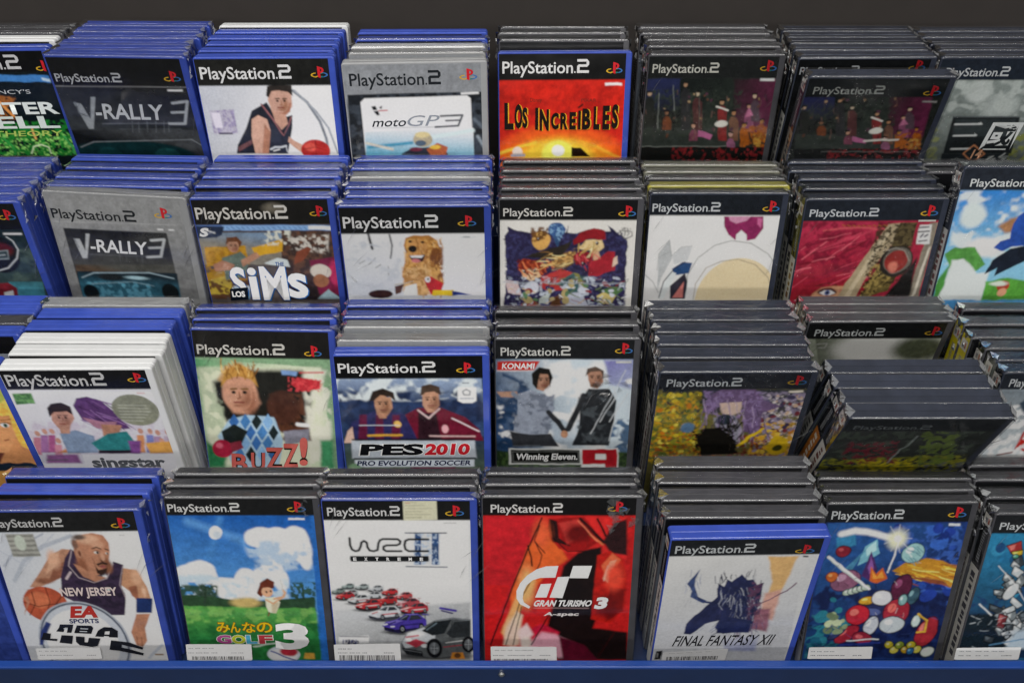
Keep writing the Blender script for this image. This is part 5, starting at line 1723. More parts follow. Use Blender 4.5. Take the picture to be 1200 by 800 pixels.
ART['3_4'] = '6a6438', '''G|1c242c|3c3c3c|2|587 206 631 489|42 202 1315 212 1377 495 73 484
N|9a8a24|8|32|0.42|5|-94 252 388 227 511 1109 -48 1170
N|c89a24|4|18|0.55|6|-86 337 376 284 468 1109 -29 1137
N|5a6a3a|4|20|0.58|16|-94 252 433 256 511 1109 -32 1104
N|a8521c|4|19|0.58|7|-48 724 669 730 680 1078 -32 1104
N|8a8098|6|28|0.5|8|833 230 1300 234 1376 1084 984 1081
N|c89a30|6|29|0.48|9|984 611 1277 614 1354 1084 897 1080
N|702c24|6|25|0.55|10|458 728 1329 860 1354 1084 507 1076
N|d8d0cc|4|16|0.64|13|843 287 1292 291 1335 892 993 889
E|5c6a2c|2|31|818|30|31|-0.1
E|6a5a1c|2|412|399|13|18|0.3
E|c8b030|2|-13|905|18|16|1.5
E|8a8a2c|2|334|582|20|22|0.4
E|a8941c|2|382|272|18|30|-0.1
E|c8b030|2|210|527|23|19|1
E|6a5a1c|2|-60|407|30|27|0.8
E|5c6a2c|2|265|854|15|13|-0.5
E|5c6a2c|2|7|685|17|15|-0
E|d8c850|2|100|941|20|15|-0
E|c87a20|2|250|870|14|21|-1.2
E|8a8a2c|2|302|764|24|29|-0.6
E|6a5a1c|2|-55|303|24|19|-1.4
E|c8b030|2|223|791|22|17|1.1
E|c8b030|2|180|554|12|11|0.9
E|a8941c|2|344|645|34|29|-1.4
E|d8c850|2|51|567|35|36|0.7
E|c87a20|2|162|453|37|28|1.4
E|8a8a2c|2|400|549|15|13|0.2
E|8a8a2c|2|366|502|16|24|-0.4
E|8a8a2c|2|12|839|18|21|0.3
E|c8b030|2|57|579|21|21|-1.2
E|6a5a1c|2|-65|611|10|12|-0.6
E|c87a20|2|426|573|21|22|-0.4
E|d8c850|2|317|700|12|14|-1.3
E|5c6a2c|2|419|567|32|21|0.6
E|a8941c|2|81|824|14|13|0.7
E|5c6a2c|2|504|932|36|20|0.3
E|8a8a2c|2|225|857|25|32|0.8
E|c8b030|2|38|756|16|15|1.5
E|6a5a1c|2|-52|312|15|16|0
E|5c6a2c|2|461|812|25|23|-0.3
E|c8b030|2|9|289|16|19|-0.3
E|8a8a2c|2|186|910|19|21|1.4
E|d8c850|2|-31|639|22|16|-0.2
E|c87a20|2|281|758|29|28|-0.8
E|6a5a1c|2|410|564|23|25|1.2
E|d8c850|2|-13|413|20|27|-1.3
E|5c6a2c|2|132|1037|35|35|-1
E|c87a20|2|179|810|21|16|1.4
E|c8b030|2|78|455|34|26|-0.8
E|5c6a2c|2|323|842|14|14|0.4
E|8a8a2c|2|48|391|13|23|-0.9
E|8a8a2c|2|127|766|18|28|-1.4
E|a8941c|2|277|829|21|13|1.4
E|c8b030|2|16|549|9|13|1
E|5c6a2c|2|170|294|19|11|0.2
E|6a5a1c|2|383|731|13|21|-1.3
E|c8b030|2|443|868|19|26|0.1
E|d8c850|2|215|650|21|20|-0.4
E|a8941c|2|97|762|32|22|-1.2
E|c8b030|2|360|543|12|17|0.5
E|8a8a2c|2|246|380|14|12|0.6
E|6a5a1c|2|323|678|10|13|0.7
E|a8941c|2|269|770|27|24|-1
E|d8c850|2|423|922|19|33|0.4
E|8a8a2c|2|271|745|13|18|1.3
E|c87a20|2|304|263|14|11|-0.4
E|c87a20|2|299|398|37|22|1.5
E|8a8a2c|2|255|892|33|21|0.3
E|c87a20|2|131|803|20|19|-0.2
E|c8b030|2|194|274|27|18|0.1
E|c8b030|2|174|1083|14|17|0.4
E|8a8a2c|2|372|874|18|29|-0.8
E|c8b030|2|140|285|17|31|0.3
E|c8b030|2|389|861|23|24|-1.5
E|5c6a2c|2|296|727|17|18|0.7
E|8a8a2c|2|365|645|16|9|-0.5
E|d8c850|2|123|710|23|25|0.8
E|6a5a1c|2|105|452|19|31|0.3
E|c8b030|2|140|954|28|20|1
E|c8b030|2|86|812|17|13|0.8
E|d8c850|2|150|279|28|18|1
E|a8941c|2|58|461|19|32|0.5
E|5c6a2c|2|-44|845|23|24|0.1
E|c8b030|2|114|270|25|32|0.4
E|6a5a1c|2|175|668|13|19|1.2
E|d8c850|2|415|893|20|29|-1
E|c8b030|2|341|516|23|17|-0.9
E|c87a20|2|-96|375|10|14|-1.2
E|d8c850|2|170|878|12|11|0.8
E|5c6a2c|2|50|713|17|19|0.1
E|8a8a2c|2|237|260|20|18|1.2
E|5c6a2c|2|160|723|15|13|-1
E|6a5a1c|2|382|318|28|23|1
E|8a8a2c|2|70|550|19|24|-1.3
E|6a5a1c|2|45|324|13|19|-0.6
E|c8b030|2|117|467|16|27|1
E|c8b030|2|165|337|30|25|-0.9
E|c8b030|2|176|497|21|12|0
E|8a8a2c|2|-11|425|9|16|1.1
E|6a5a1c|2|422|452|16|15|0.3
E|8a8a2c|2|399|821|19|26|0.5
E|d8c850|2|105|868|33|31|-0.8
E|6a5a1c|2|447|517|14|17|0.4
E|c87a20|2|52|464|31|21|-1.1
E|c8b030|2|-86|419|18|20|0
E|d8c850|2|471|790|26|23|0.1
E|c8b030|2|-30|836|25|30|-1.4
E|8a8a2c|2|233|343|23|25|-0.6
E|8a8a2c|2|393|1049|20|26|1
E|8a8a2c|2|431|461|29|19|-0.5
E|c8b030|2|229|785|26|28|-0.7
E|c8b030|2|299|258|21|18|0
E|d8c850|2|-90|274|18|20|1
E|a8941c|2|230|386|19|28|-0.3
E|6a5a1c|2|124|850|24|22|0.7
E|5c6a2c|2|41|508|20|13|1.4
E|d8c850|2|304|1000|23|25|-0.9
E|5c6a2c|2|311|1075|20|33|-0
E|a8941c|2|382|387|23|14|0.8
E|a8941c|2|465|677|27|17|1.4
E|8a8a2c|2|444|610|30|27|0.9
E|d8c850|2|168|465|26|17|-1.3
E|8a8a2c|2|383|382|19|21|-0.3
E|a8941c|2|317|549|23|26|-0.1
E|c87a20|2|184|671|16|19|0.6
E|c87a20|2|107|753|24|21|1.2
E|c87a20|2|365|416|15|18|-1.2
E|5c6a2c|2|294|466|27|21|0
E|702c24|2|1285|732|11|11|0.5
E|c89a30|2|1111|1040|16|20|1.3
E|c89a30|2|1246|1057|30|19|-0.7
E|8a8098|2|1085|746|21|19|1.4
E|a86a24|2|1182|960|20|24|1.2
E|a86a24|2|1323|1071|30|27|-0.9
E|a86a24|2|969|888|15|15|-0.3
E|a86a24|2|1237|1054|19|14|0.2
E|8a8098|2|1166|890|27|21|-0.2
E|d8b848|2|1008|994|16|14|-1.2
E|a86a24|2|1265|745|18|31|0.4
E|d8b848|2|1084|697|18|12|-0.9
E|c89a30|2|968|730|31|25|0.1
E|702c24|2|1213|1086|28|21|0.6
E|a86a24|2|1283|720|38|19|0
E|8a8098|2|1179|812|16|15|-1.4
E|d8b848|2|1308|819|17|16|-1.3
E|8a8098|2|975|981|20|23|0.7
E|702c24|2|1334|1019|19|16|-0.9
E|702c24|2|1250|935|15|13|-0.8
E|d8b848|2|1018|699|20|34|-0.5
E|702c24|2|934|736|22|16|0.8
E|d8b848|2|1055|1007|22|22|-0.4
E|702c24|2|1085|1075|30|21|1
E|a86a24|2|1326|930|33|27|-0.9
E|8a8098|2|1029|736|29|29|-1.1
E|c89a30|2|1155|877|19|23|-0.9
E|d8b848|2|976|693|14|21|1.1
E|c89a30|2|1012|820|33|37|-1.4
E|c89a30|2|1330|958|21|21|-1
E|702c24|2|1178|1063|33|33|0.1
E|c89a30|2|1086|950|38|35|0.5
E|c89a30|2|1055|786|13|16|1.2
E|a86a24|2|1276|720|40|24|-0.6
E|d8b848|2|1071|728|22|27|1.4
E|8a8098|2|1055|688|32|23|1
E|a86a24|2|1241|900|31|28|-1.2
E|c89a30|2|1158|1005|27|20|-1.1
E|8a8098|2|1237|1044|15|26|0.9
E|c89a30|2|1195|821|26|14|1
E|a86a24|2|1204|707|27|17|1.3
E|d8b848|2|1156|796|24|16|-0.3
E|702c24|2|1136|743|22|26|-0.7
E|8a8098|2|1306|996|16|16|-1.4
E|702c24|2|1315|926|23|17|1.4
E|d8b848|2|1148|765|29|16|0.2
E|8a8098|2|1155|941|19|13|-1.1
E|c89a30|2|1103|940|14|26|-0.5
E|c89a30|2|1107|740|21|19|-1
E|702c24|2|1240|961|28|24|0.9
E|8a8098|2|1361|712|18|24|-0.4
E|8a8098|2|1093|600|13|16|-1.4
E|702c34|2|977|593|21|18|0.8
E|b4a8b8|2|968|277|19|22|-0.4
E|3a3450|2|1231|432|29|22|0.9
E|3a3450|2|994|483|29|20|-1
E|8a8098|2|1087|645|10|14|0.2
E|8a8098|2|1299|392|20|18|-0.6
E|8a8098|2|1255|518|18|12|0.9
E|3a3450|2|1114|414|15|18|-1
E|8a8098|2|1291|288|14|15|-1.5
E|c4a890|2|1038|606|15|11|1.4
E|c4a890|2|1053|349|13|14|-0.1
E|3a3450|2|1011|303|16|21|0.9
E|c4a890|2|1021|454|33|30|-0.3
E|8a8098|2|1002|548|30|31|0.4
E|702c34|2|1004|395|20|13|-0.6
E|3a3450|2|901|322|36|23|1.4
E|b4a8b8|2|960|521|27|27|0.9
E|8a8098|2|1319|389|21|13|1.1
E|c4a890|2|1024|578|17|19|-0.2
E|3a3450|2|1048|540|31|30|-0.6
E|c4a890|2|1261|302|24|17|-0.1
E|5a5470|2|1112|579|16|24|-1
E|702c34|2|974|678|30|24|0.6
E|b4a8b8|2|1121|682|30|22|-0.1
E|8a8098|2|979|524|16|24|-0.8
E|8a8098|2|1351|557|10|11|-1.1
E|c4a890|2|1237|302|27|21|1.5
E|8a8098|2|1205|586|30|28|-1
E|3a3450|2|939|545|12|17|-0.6
E|702c34|2|1215|285|9|8|-0.4
E|5a5470|2|964|357|34|23|0.3
E|b4a8b8|2|1335|572|25|27|-0.6
E|b4a8b8|2|1347|727|27|39|-0.6
E|b4a8b8|2|1312|491|21|18|-0.9
E|c4a890|2|1053|286|16|13|1.3
E|5a5470|2|1119|713|12|10|1
E|702c34|2|1211|719|24|26|-1
E|8a8098|2|1079|347|24|16|0.4
E|5a5470|2|1050|606|26|22|0.6
E|702c34|2|1183|388|19|16|0.9
E|c4a890|2|1141|612|28|21|0.4
E|702c34|2|1062|549|20|27|1.1
E|c4a890|2|1234|406|24|24|0.9
E|3a3450|2|1090|715|13|15|-1
E|8a8098|2|1258|711|27|21|-0.7
E|8a8098|2|1335|533|31|34|0.4
E|3a3450|2|1117|387|24|26|-0.9
E|b4a8b8|2|1257|604|10|10|-1.3
E|8a8098|2|1169|327|31|26|-1.4
E|8a8098|2|1234|456|9|14|-0.4
E|c4a890|2|1171|499|18|27|-0.1
E|b4a8b8|2|1063|597|10|14|0.9
E|8a8098|2|950|323|23|20|0
E|702c34|2|1267|506|23|26|-0.9
E|702c34|2|962|566|15|17|1.2
E|b4a8b8|2|975|495|20|16|-0.5
E|3a3450|2|1288|596|18|14|-1
E|702c34|2|1132|376|16|8|-1.1
E|8a8098|2|1245|293|21|17|-1.3
E|c4a890|2|1291|383|28|26|-0.6
E|8a8098|2|1302|693|24|29|-0.4
E|8a8098|2|1200|342|18|32|0.8
E|3a3450|2|1177|310|27|31|1.3
E|5a5470|2|1232|698|10|12|0.1
E|3a3450|2|1204|643|29|20|0.7
E|b4a8b8|2|1166|446|21|21|0.9
E|3a3450|2|1190|677|27|24|0.5
E|702c34|2|1259|389|14|16|-0.4
P|6a5478|8|424 487 457 284 546 206 850 208 935 345 1111 405 962 492 976 795 817 732 787 431 572 371 528 488
N|8a74a0|6|20|0.5|3|408 227 914 231 965 733 466 488
P|d0b8a8|8|562 371 754 358 766 490 680 534 600 489
P|9a98a8|12|537 548 719 519 817 732 789 950 585 730
E|24303c|10|645|578|88|66|0
L|4a3858|2|8|849 649 907 791 972 926
L|9a84b0|2|9|1009 632 1059 777 1110 909
L|7a6490|2|9|488 482 466 589 439 698
L|b8a4c4|2|8|786 353 791 470 808 583
L|b8a4c4|2|8|421 330 450 449 487 565
L|b8a4c4|2|7|924 729 922 800 909 888
L|4a3858|2|7|483 296 501 406 523 524
L|b8a4c4|2|6|571 623 606 690 637 755
L|b8a4c4|2|8|858 429 890 559 912 686
L|7a6490|2|8|643 672 637 727 625 789
L|7a6490|2|6|442 267 469 356 494 444
L|b8a4c4|2|7|622 337 649 407 674 495
L|7a6490|2|6|908 686 899 741 890 800
L|9a84b0|2|7|689 564 721 688 762 833
L|4a3858|2|9|480 616 474 710 458 818
L|7a6490|2|8|455 267 472 330 497 380
L|9a84b0|2|7|457 316 499 406 542 497
L|7a6490|2|9|608 569 592 665 577 748
L|4a3858|2|9|873 397 901 462 932 530
L|4a3858|2|5|908 548 945 611 971 675
L|7a6490|2|5|643 536 635 635 627 745
L|4a3858|2|8|543 635 538 711 541 791
L|7a6490|2|6|780 676 812 765 842 843
L|4a3858|2|8|782 511 771 597 752 673
L|7a6490|2|7|608 266 642 387 679 516
L|b8a4c4|2|5|525 279 548 418 567 557
L|4a3858|2|8|832 722 815 846 797 957
L|b8a4c4|2|7|688 332 724 437 768 543
L|9a84b0|2|7|878 311 876 368 867 441
L|7a6490|2|6|425 478 445 619 473 759
L|b8a4c4|2|8|795 704 810 815 820 941
L|7a6490|2|9|891 711 920 788 953 857
L|4a3858|2|8|973 506 995 602 1015 687
L|9a84b0|2|5|570 548 594 681 604 801
L|7a6490|2|7|466 488 467 571 459 643
L|9a84b0|2|8|508 409 488 514 479 637
L|b8a4c4|2|5|633 320 624 392 603 453
L|4a3858|2|6|576 659 602 764 623 870
L|4a3858|2|7|793 290 795 408 796 532
L|9a84b0|2|7|685 688 686 811 695 949
L|4a3858|2|9|599 524 606 662 598 788
L|b8a4c4|2|7|765 475 797 529 821 586
L|7a6490|2|9|895 368 896 479 898 580
L|4a3858|2|8|998 641 1041 736 1094 824
L|b8a4c4|2|6|816 664 841 797 878 942
L|b8a4c4|2|7|635 410 684 519 744 636
P|14120f|9|422 852 475 698 617 669 774 855 821 1015 504 1060
L|0c0a08|2|14|576 987 589 945 601 923
L|14120f|2|8|498 772 488 720 478 658
L|3a342c|2|7|803 995 779 925 757 855
L|0c0a08|2|11|790 887 757 846 728 796
L|3a342c|2|8|432 802 404 750 370 715
L|0c0a08|2|11|707 743 701 691 686 636
L|0c0a08|2|14|596 949 594 907 587 873
L|14120f|2|8|436 989 430 925 417 874
L|0c0a08|2|13|488 884 448 827 417 765
L|0c0a08|2|10|713 849 700 805 688 755
L|0c0a08|2|14|570 1006 533 945 503 900
L|3a342c|2|12|743 982 738 937 741 905
L|14120f|2|11|611 681 606 650 606 605
L|14120f|2|14|435 806 463 762 490 732
L|3a342c|2|8|759 700 761 636 755 561
L|14120f|2|12|456 979 444 947 435 903
L|0c0a08|2|8|520 825 493 753 475 698
L|14120f|2|9|714 682 694 624 665 549
L|3a342c|2|9|570 687 559 641 558 596
L|3a342c|2|11|752 722 738 676 734 639
L|3a342c|2|8|590 711 616 672 632 626
L|0c0a08|2|13|637 962 651 927 654 905
L|3a342c|2|12|697 682 708 630 714 567
L|0c0a08|2|12|702 737 665 690 620 629
L|14120f|2|13|672 724 685 669 686 624
L|14120f|2|11|618 851 595 798 568 757
L|3a342c|2|10|695 798 711 740 732 679
L|14120f|2|14|766 691 780 652 800 619
L|14120f|2|10|483 925 466 859 444 796
L|14120f|2|7|748 972 738 937 734 902
L|3a342c|2|7|400 703 395 667 397 621
L|14120f|2|10|570 993 547 948 534 907
L|14120f|2|7|437 931 424 896 422 868
L|14120f|2|10|679 703 678 654 666 593
L|3a342c|2|11|704 761 675 715 651 684
L|0c0a08|2|10|793 840 809 799 820 778
L|0c0a08|2|8|697 911 715 877 726 861
L|0c0a08|2|13|746 818 726 755 694 688
L|14120f|2|10|609 863 633 851 643 823
L|0c0a08|2|9|707 848 683 817 654 786
N|14120f|4|19|0.5|12|374 728 759 639 827 1047 416 1043
L|d8b828|4|30|816 919 912 794 991 702
E|5a7a9a|11|326|681|63|67|0
E|c8a820|9|1181|922|99|127|0
E|3a3a14|6|1178|960|39|38|0
P|d8d0c0|4|1132 227 1267 217 1274 245 1137 250
H|1a1d24|207
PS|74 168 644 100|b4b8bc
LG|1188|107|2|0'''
ART['3_5'] = '9aa090', '''G|6a7060|c4c8bc|2|156 250 767 375|102 205 1317 215 1331 596 236 587
E|dfe2da|54|669|344|357|182|0
E|565c48|54|1116|348|246|151|0
L|b0b0ac|3|11|130 280 227 268
L|b0b0ac|3|11|156 322 220 328 233 274
H|121314|213
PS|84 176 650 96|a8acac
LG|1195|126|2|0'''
ART['3_5.5'] = '2a2e2c', '''N|3c443c|15|77|0.5|3|8 58 1367 18 1327 848 -4 945
N|7a7a28|10|33|0.42|5|-59 753 1246 660 1391 1094 11 1145
N|a89a20|8|29|0.45|8|313 753 810 753 917 1145 442 1145
N|6a2430|8|28|0.52|9|129 436 553 392 679 848 177 848
N|5a6a30|10|39|0.5|10|652 139 962 139 1181 848 888 848
L|8a9290|6|13|587 825 678 306
N|54585c|8|29|0.5|11|888 848 1286 801 1391 1145 1003 1145
H|1b1f22|222
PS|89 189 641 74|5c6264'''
ART['3_6'] = '8a949c', '''G|7a848c|c4ccd0|2|277 226 175 917|23 201 473 201 534 1030 14 1030
P|b4241c|6|360 752 372 644 419 671 489 890 351 862
N|e0e4e6|12|50|0.5|4|-47 380 350 328 515 973 41 973
L|6a2a20|6|17|218 917 339 890
P|3a4a5a|16|227 328 318 226 452 644
H|1c2028|181
PS|79 151 499 95|c4c8cc'''
ART['4_-1'] = '2a3a7a', '''H|131313|205
PS|140 150 646 125|dddddd'''
ART['4_0'] = 'dadce0', '''G|c9cdd4|eef0f2|1|140 526 910 777|-3 221 1279 239 1278 1707 6 1685
L|b4bac4|6|38|99 765 227 551 434 389 700 277
L|a8aeba|4|17|48 596 207 409 467 251
L|b8bec8|4|9|53 430 234 598 559 252
L|c0c6d0|6|28|1118 1704 1266 1546
P|9a9a94|2|146 251 385 250 394 494 151 498
L|74746c|2|9|153 274 370 272
L|b4b4aa|2|9|153 299 373 298
L|74746c|2|9|154 325 376 323
L|b4b4aa|2|9|155 350 379 349
L|74746c|2|9|156 376 382 374
L|b4b4aa|2|9|157 401 385 400
L|74746c|2|9|158 427 388 426
L|b4b4aa|2|9|159 453 391 452
L|74746c|2|9|160 479 394 477
E|c0c8bc|7|251|345|48|83|0
P|b98a70|3|595 415 685 428 621 628 500 747 329 830 288 841 213 840 378 624 477 483
P|8a5844|9|486 602 581 556 512 735 382 806
P|d2a88c|9|486 483 571 438 500 602 389 697
P|3a2c44|3|669 416 714 463 774 702 915 753 1011 562 1093 599 1028 852 1047 952 992 1177 790 1174 474 943 515 723 601 509
N|2c2236|9|45|0.5|4|552 603 1090 635 997 1152 474 943
L|b8a8ac|1|9|674 434 612 604 672 737 793 795 915 753 1006 586
L|b8a8ac|1|7|1085 611 1018 828 1042 976
P|b98468|4|694 428 729 328 804 264 891 247 978 271 1012 355 1004 448 973 561 893 695 807 727 738 654 699 534
E|d9ae92|22|839|316|92|51|0
E|cfa084|17|909|377|55|37|0
E|8a5a42|17|945|609|49|86|0
E|945f46|22|730|606|45|95|0
E|7a5a4c|11|717|365|26|60|0
E|6a5a52|15|770|292|55|28|0
L|2c1a14|2|11|858 418 898 402 932 419
L|2c1a14|2|11|969 420 996 434
E|e4d8d0|2|886|461|22|14|0
E|1c1210|2|895|461|11|14|0
E|e4d8d0|2|974|469|13|12|0
E|1c1210|2|979|469|7|12|0
L|7a4c3a|2|6|863 446 891 437 918 452
E|d4a488|9|931|513|17|47|0
L|8a5842|3|9|903 541 921 561 950 547
E|5a3426|2|912|551|7|7|0
P|35211a|3|859 588 914 561 962 580 952 599 912 584 870 608
P|a8605a|3|873 612 917 599 948 614 909 637
L|4a2420|1|6|872 615 948 614
P|35211a|4|847 607 864 656 907 647 948 628 930 681 882 714 845 689
L|8a5a44|4|7|834 512 846 560 844 607
E|c08e72|4|736|463|24|56|0
E|7a4a38|4|739|468|11|33|0
P|b98468|6|711 605 793 703 918 741 813 788 713 726 660 581
E|d8ac90|26|494|531|48|94|0
E|8a5a44|17|363|769|75|34|0
P|c0906f|4|1086 635 1198 660 1256 856 1267 1005 1133 1003 1094 903 1033 828
P|966048|9|1085 853 1166 830 1154 991 1104 952
E|d8ac8c|23|1182|745|45|82|0
E|e0b89c|13|1218|905|19|59|0
P|b98468|4|1101 1166 1227 1168 1147 1334 1138 1491 1084 1569 1029 1542 1011 1384
P|1f3468|3|1137 978 1280 985 1243 1156 1105 1149
L|5a3020|2|6|1050 1437 1043 1555
L|5a3020|2|6|1094 1451 1079 1575
P|b07a60|5|132 938 188 864 326 842 410 892 297 965 170 1013
E|b4563a|3|308|1040|199|205|0
E|cc7450|15|262|989|95|99|0
L|4a1c10|2|8|117 1012 235 1064 515 1018
L|4a1c10|2|8|349 842 352 1016 250 1242
L|4a1c10|2|8|134 1164 212 1039 218 894
L|4a1c10|2|8|502 906 398 1042 407 1194
P|b47a60|4|116 962 170 938 170 1013 85 1163 142 1013
T|NEW JERSEY|470 943 509 94|d8c8c4|0.03|0|
L|c8b8bc|4|23|560 748 611 676
E|c0ccc8|2|905|875|15|25|0
E|b0b6c0|4|562|1508|417|500|0
E|5a6270|2|562|1508|401|485|0
E|c4c9d1|2|561|1513|385|469|0
E|e2e4e8|6|546|1507|330|400|0
P|2c3a70|8|181 1370 260 1242 302 1269 163 1527 134 1527
T|EA|494 1195 255 131|b4322c|0.05|0.25|
T|SPORTS|474 1266 268 51|2c3560|0.03|0.05|
F|1a1c22|380 1278 502 1282 489 1321 364 1316
F|1a1c22|364 1316 418 1317 394 1371 328 1362
F|1a1c22|445 1318 489 1321 464 1380 422 1379
F|c4c9d1|407 1322 442 1323 437 1336 402 1335
F|1a1c22|533 1291 664 1298 676 1326 658 1362 501 1355
F|1a1c22|501 1355 658 1362 643 1396 489 1383
F|c4c9d1|559 1325 630 1331 624 1341 555 1335
F|c4c9d1|546 1358 613 1362 609 1372 541 1368
F|1a1c22|672 1428 712 1358 738 1338 783 1346 749 1434
F|1a1c22|738 1338 776 1315 847 1321 856 1363 779 1367
F|1a1c22|847 1321 893 1364 877 1444 796 1438 826 1347
F|1a1c22|758 1403 808 1407 800 1427 752 1421
F|1a1c22|210 1373 275 1385 254 1445 178 1441
F|1a1c22|178 1438 321 1451 309 1477 168 1456
F|1a1c22|369 1405 471 1414 441 1514 330 1496
F|1a1c22|496 1422 575 1429 557 1505 508 1528 484 1488
F|1a1c22|612 1440 716 1452 673 1541 625 1554 588 1505
F|1a1c22|516 1491 637 1501 625 1554 508 1528
F|1a1c22|810 1475 907 1492 878 1609 773 1588
F|1a1c22|907 1492 972 1504 1088 1567 1079 1593 897 1529
F|1a1c22|889 1563 947 1580 1083 1639 1070 1665 878 1609
K|e8e8e4|96 1558 690 1557 685 1697 86 1700
L2|9a9a9c|2|8|118 1593 146 1591
L2|9a9a9c|2|8|177 1594 205 1592
L2|9a9a9c|2|8|226 1595 254 1593
L2|9a9a9c|2|8|270 1596 298 1593
L2|9a9a9c|2|8|315 1596 343 1594
L2|9a9a9c|2|8|349 1597 377 1595
L2|88888c|2|8|116 1644 152 1642
L2|88888c|2|8|179 1645 215 1643
L2|88888c|2|8|234 1646 270 1644
L2|88888c|2|8|284 1647 320 1645
L2|88888c|2|8|333 1648 369 1645
L2|88888c|2|8|383 1648 419 1646
L2|88888c|2|8|551 1651 587 1649
L2|88888c|2|8|591 1652 627 1650
L|8a6a40|4|16|1185 1665 1255 1666
L|888|2|6|1124 276 1165 276
H|1a1a1a|231
PS|42 178 622 99|c9c9c9
LG|1153|150|0|0'''
ART['4_1'] = '2a6ab8', '''G|1f5fae|5a9ad4|2|572 211 464 1074|9 196 1264 196 1233 1273 -78 1273
L|5a94d0|30|76|188 256 619 439 1047 1009
L|4a88c8|25|45|469 226 306 688
E|e2e8ee|13|801|408|140|92|0
E|e2e8ee|13|950|439|153|123|0
E|e2e8ee|13|1102|439|127|138|0
E|e2e8ee|13|1154|563|92|156|0
E|e2e8ee|13|1181|688|57|82|0
E|e2e8ee|13|819|470|102|80|0
E|e2e8ee|13|746|439|92|80|0
E|e2e8ee|13|865|752|103|95|0
E|e2e8ee|13|803|847|130|115|0
E|e2e8ee|13|476|976|157|117|0
E|e2e8ee|13|685|976|157|130|0
E|e2e8ee|13|216|783|145|115|0
E|e2e8ee|13|107|815|140|96|0
E|e2e8ee|13|284|847|88|90|0
E|e2e8ee|13|27|831|78|64|0
E|e2e8ee|13|402|944|104|84|0
E|e2e8ee|13|930|879|78|129|0
E|e2e8ee|13|546|1041|210|98|0
E|e2e8ee|13|934|594|179|125|0
E|e2e8ee|13|618|879|104|129|0
N|b4c8dc|20|76|0.52|4|645 439 1237 501 1227 752 703 815
N|c4d4e4|18|67|0.52|6|4 815 1008 879 985 1107 -40 1107
E|f2f4f2|3|412|372|56|73|0.4
E|c8d0d8|10|427|396|30|37|0
N|28442c|8|36|0.32|3|-28 944 350 944 346 1173 -50 1173
P|2c4a30|10|-35 1041 306 1074 588 1133 1224 1074 1226 1239 -46 1239
L|2c4030|5|18|248 960 205 1140
N|2c4030|5|23|0.45|5|182 928 326 928 308 1058 164 1058
L|26382a|5|18|1126 944 1126 1173
N|2c4a34|5|26|0.42|8|1017 912 1244 912 1218 1206 988 1206
G|5aa04c|2a7c3e|8|451 1173 458 1544|-44 1173 1218 1206 1218 1822 -65 1822
N|7cb45c|13|63|0.52|5|-44 1173 1218 1206 1225 1373 -53 1373
E|c8b070|21|587|1140|132|59|0
N|256a34|16|80|0.5|4|-31 1407 1225 1373 1215 1804 -63 1804
P|6a3020|5|700 1028 738 918 812 867 865 905 857 976 788 989 736 1074
E|dcae8c|4|795|1015|52|59|0
P|6a3020|5|737 976 806 918 858 963 801 963
E|2a1a14|3|785|1015|8|13|0
E|2a1a14|3|827|1009|8|13|0
P|e8e0c8|5|767 1081 862 1074 903 1140 853 1259 785 1259 769 1160
P|c8bca0|11|824 1140 892 1140 853 1259 816 1259
L|d8a884|4|21|854 1100 936 1074 962 1022 939 996
L|d8a884|4|16|775 1107 838 1153 947 1068
L|c8c8c0|3|8|930 879 939 1041
L|7a5a3a|3|16|790 1259 776 1293
T|み|278 1489 128 122|e0b81c|0.02|0|8a4a10
T|ん|406 1489 96 122|e0b81c|0.02|0|8a4a10
T|な|519 1489 123 122|e0b81c|0.02|0|8a4a10
T|の|653 1489 145 122|e0b81c|0.02|0|8a4a10
T|G|266 1619 135 103|a84a88|0.05|0|e8e4d8
T|O|406 1619 129 103|b8c030|0.05|0|e8e4d8
T|L|541 1619 102 103|50a8c8|0.05|0|e8e4d8
T|F|659 1619 129 103|b03a44|0.05|0|e8e4d8
T|3|806 1689 316 315|dfe6e6|0.05|0.05|
L|c8d4c8|5|16|596 1654 799 1619
K|e8e8e4|-30 1619 584 1619 572 1815 -42 1815
B2|11 1765 499 1765 499 1807 8 1807
L2|9a9a9c|2|8|-10 1668 33 1668
L2|9a9a9c|2|8|54 1668 98 1668
L2|9a9a9c|2|8|119 1668 162 1668
L2|9a9a9c|2|8|179 1668 222 1668
L2|9a9a9c|2|8|382 1723 426 1723
L2|9a9a9c|2|8|450 1723 493 1723
L2|8a8a8e|2|8|-18 1723 30 1723
L2|8a8a8e|2|8|52 1723 101 1723
L2|8a8a8e|2|8|125 1723 174 1723
L2|8a8a8e|2|8|198 1723 247 1723
E|c8d0d8|4|872|1751|152|98|0
E|f0f0f0|4|866|1758|130|77|0
E|b02c3c|11|924|1716|81|49|0
L|3a4a90|5|16|762 1716 968 1822
P|c89a40|8|1072 1734 1153 1734 1160 1804 1052 1804
P|e8e8e8|2|1069 214 1215 214 1213 235 1067 235
H|161616|190
PS|28 151 626 92|d8d8d6
LG|1145|106|0|0'''
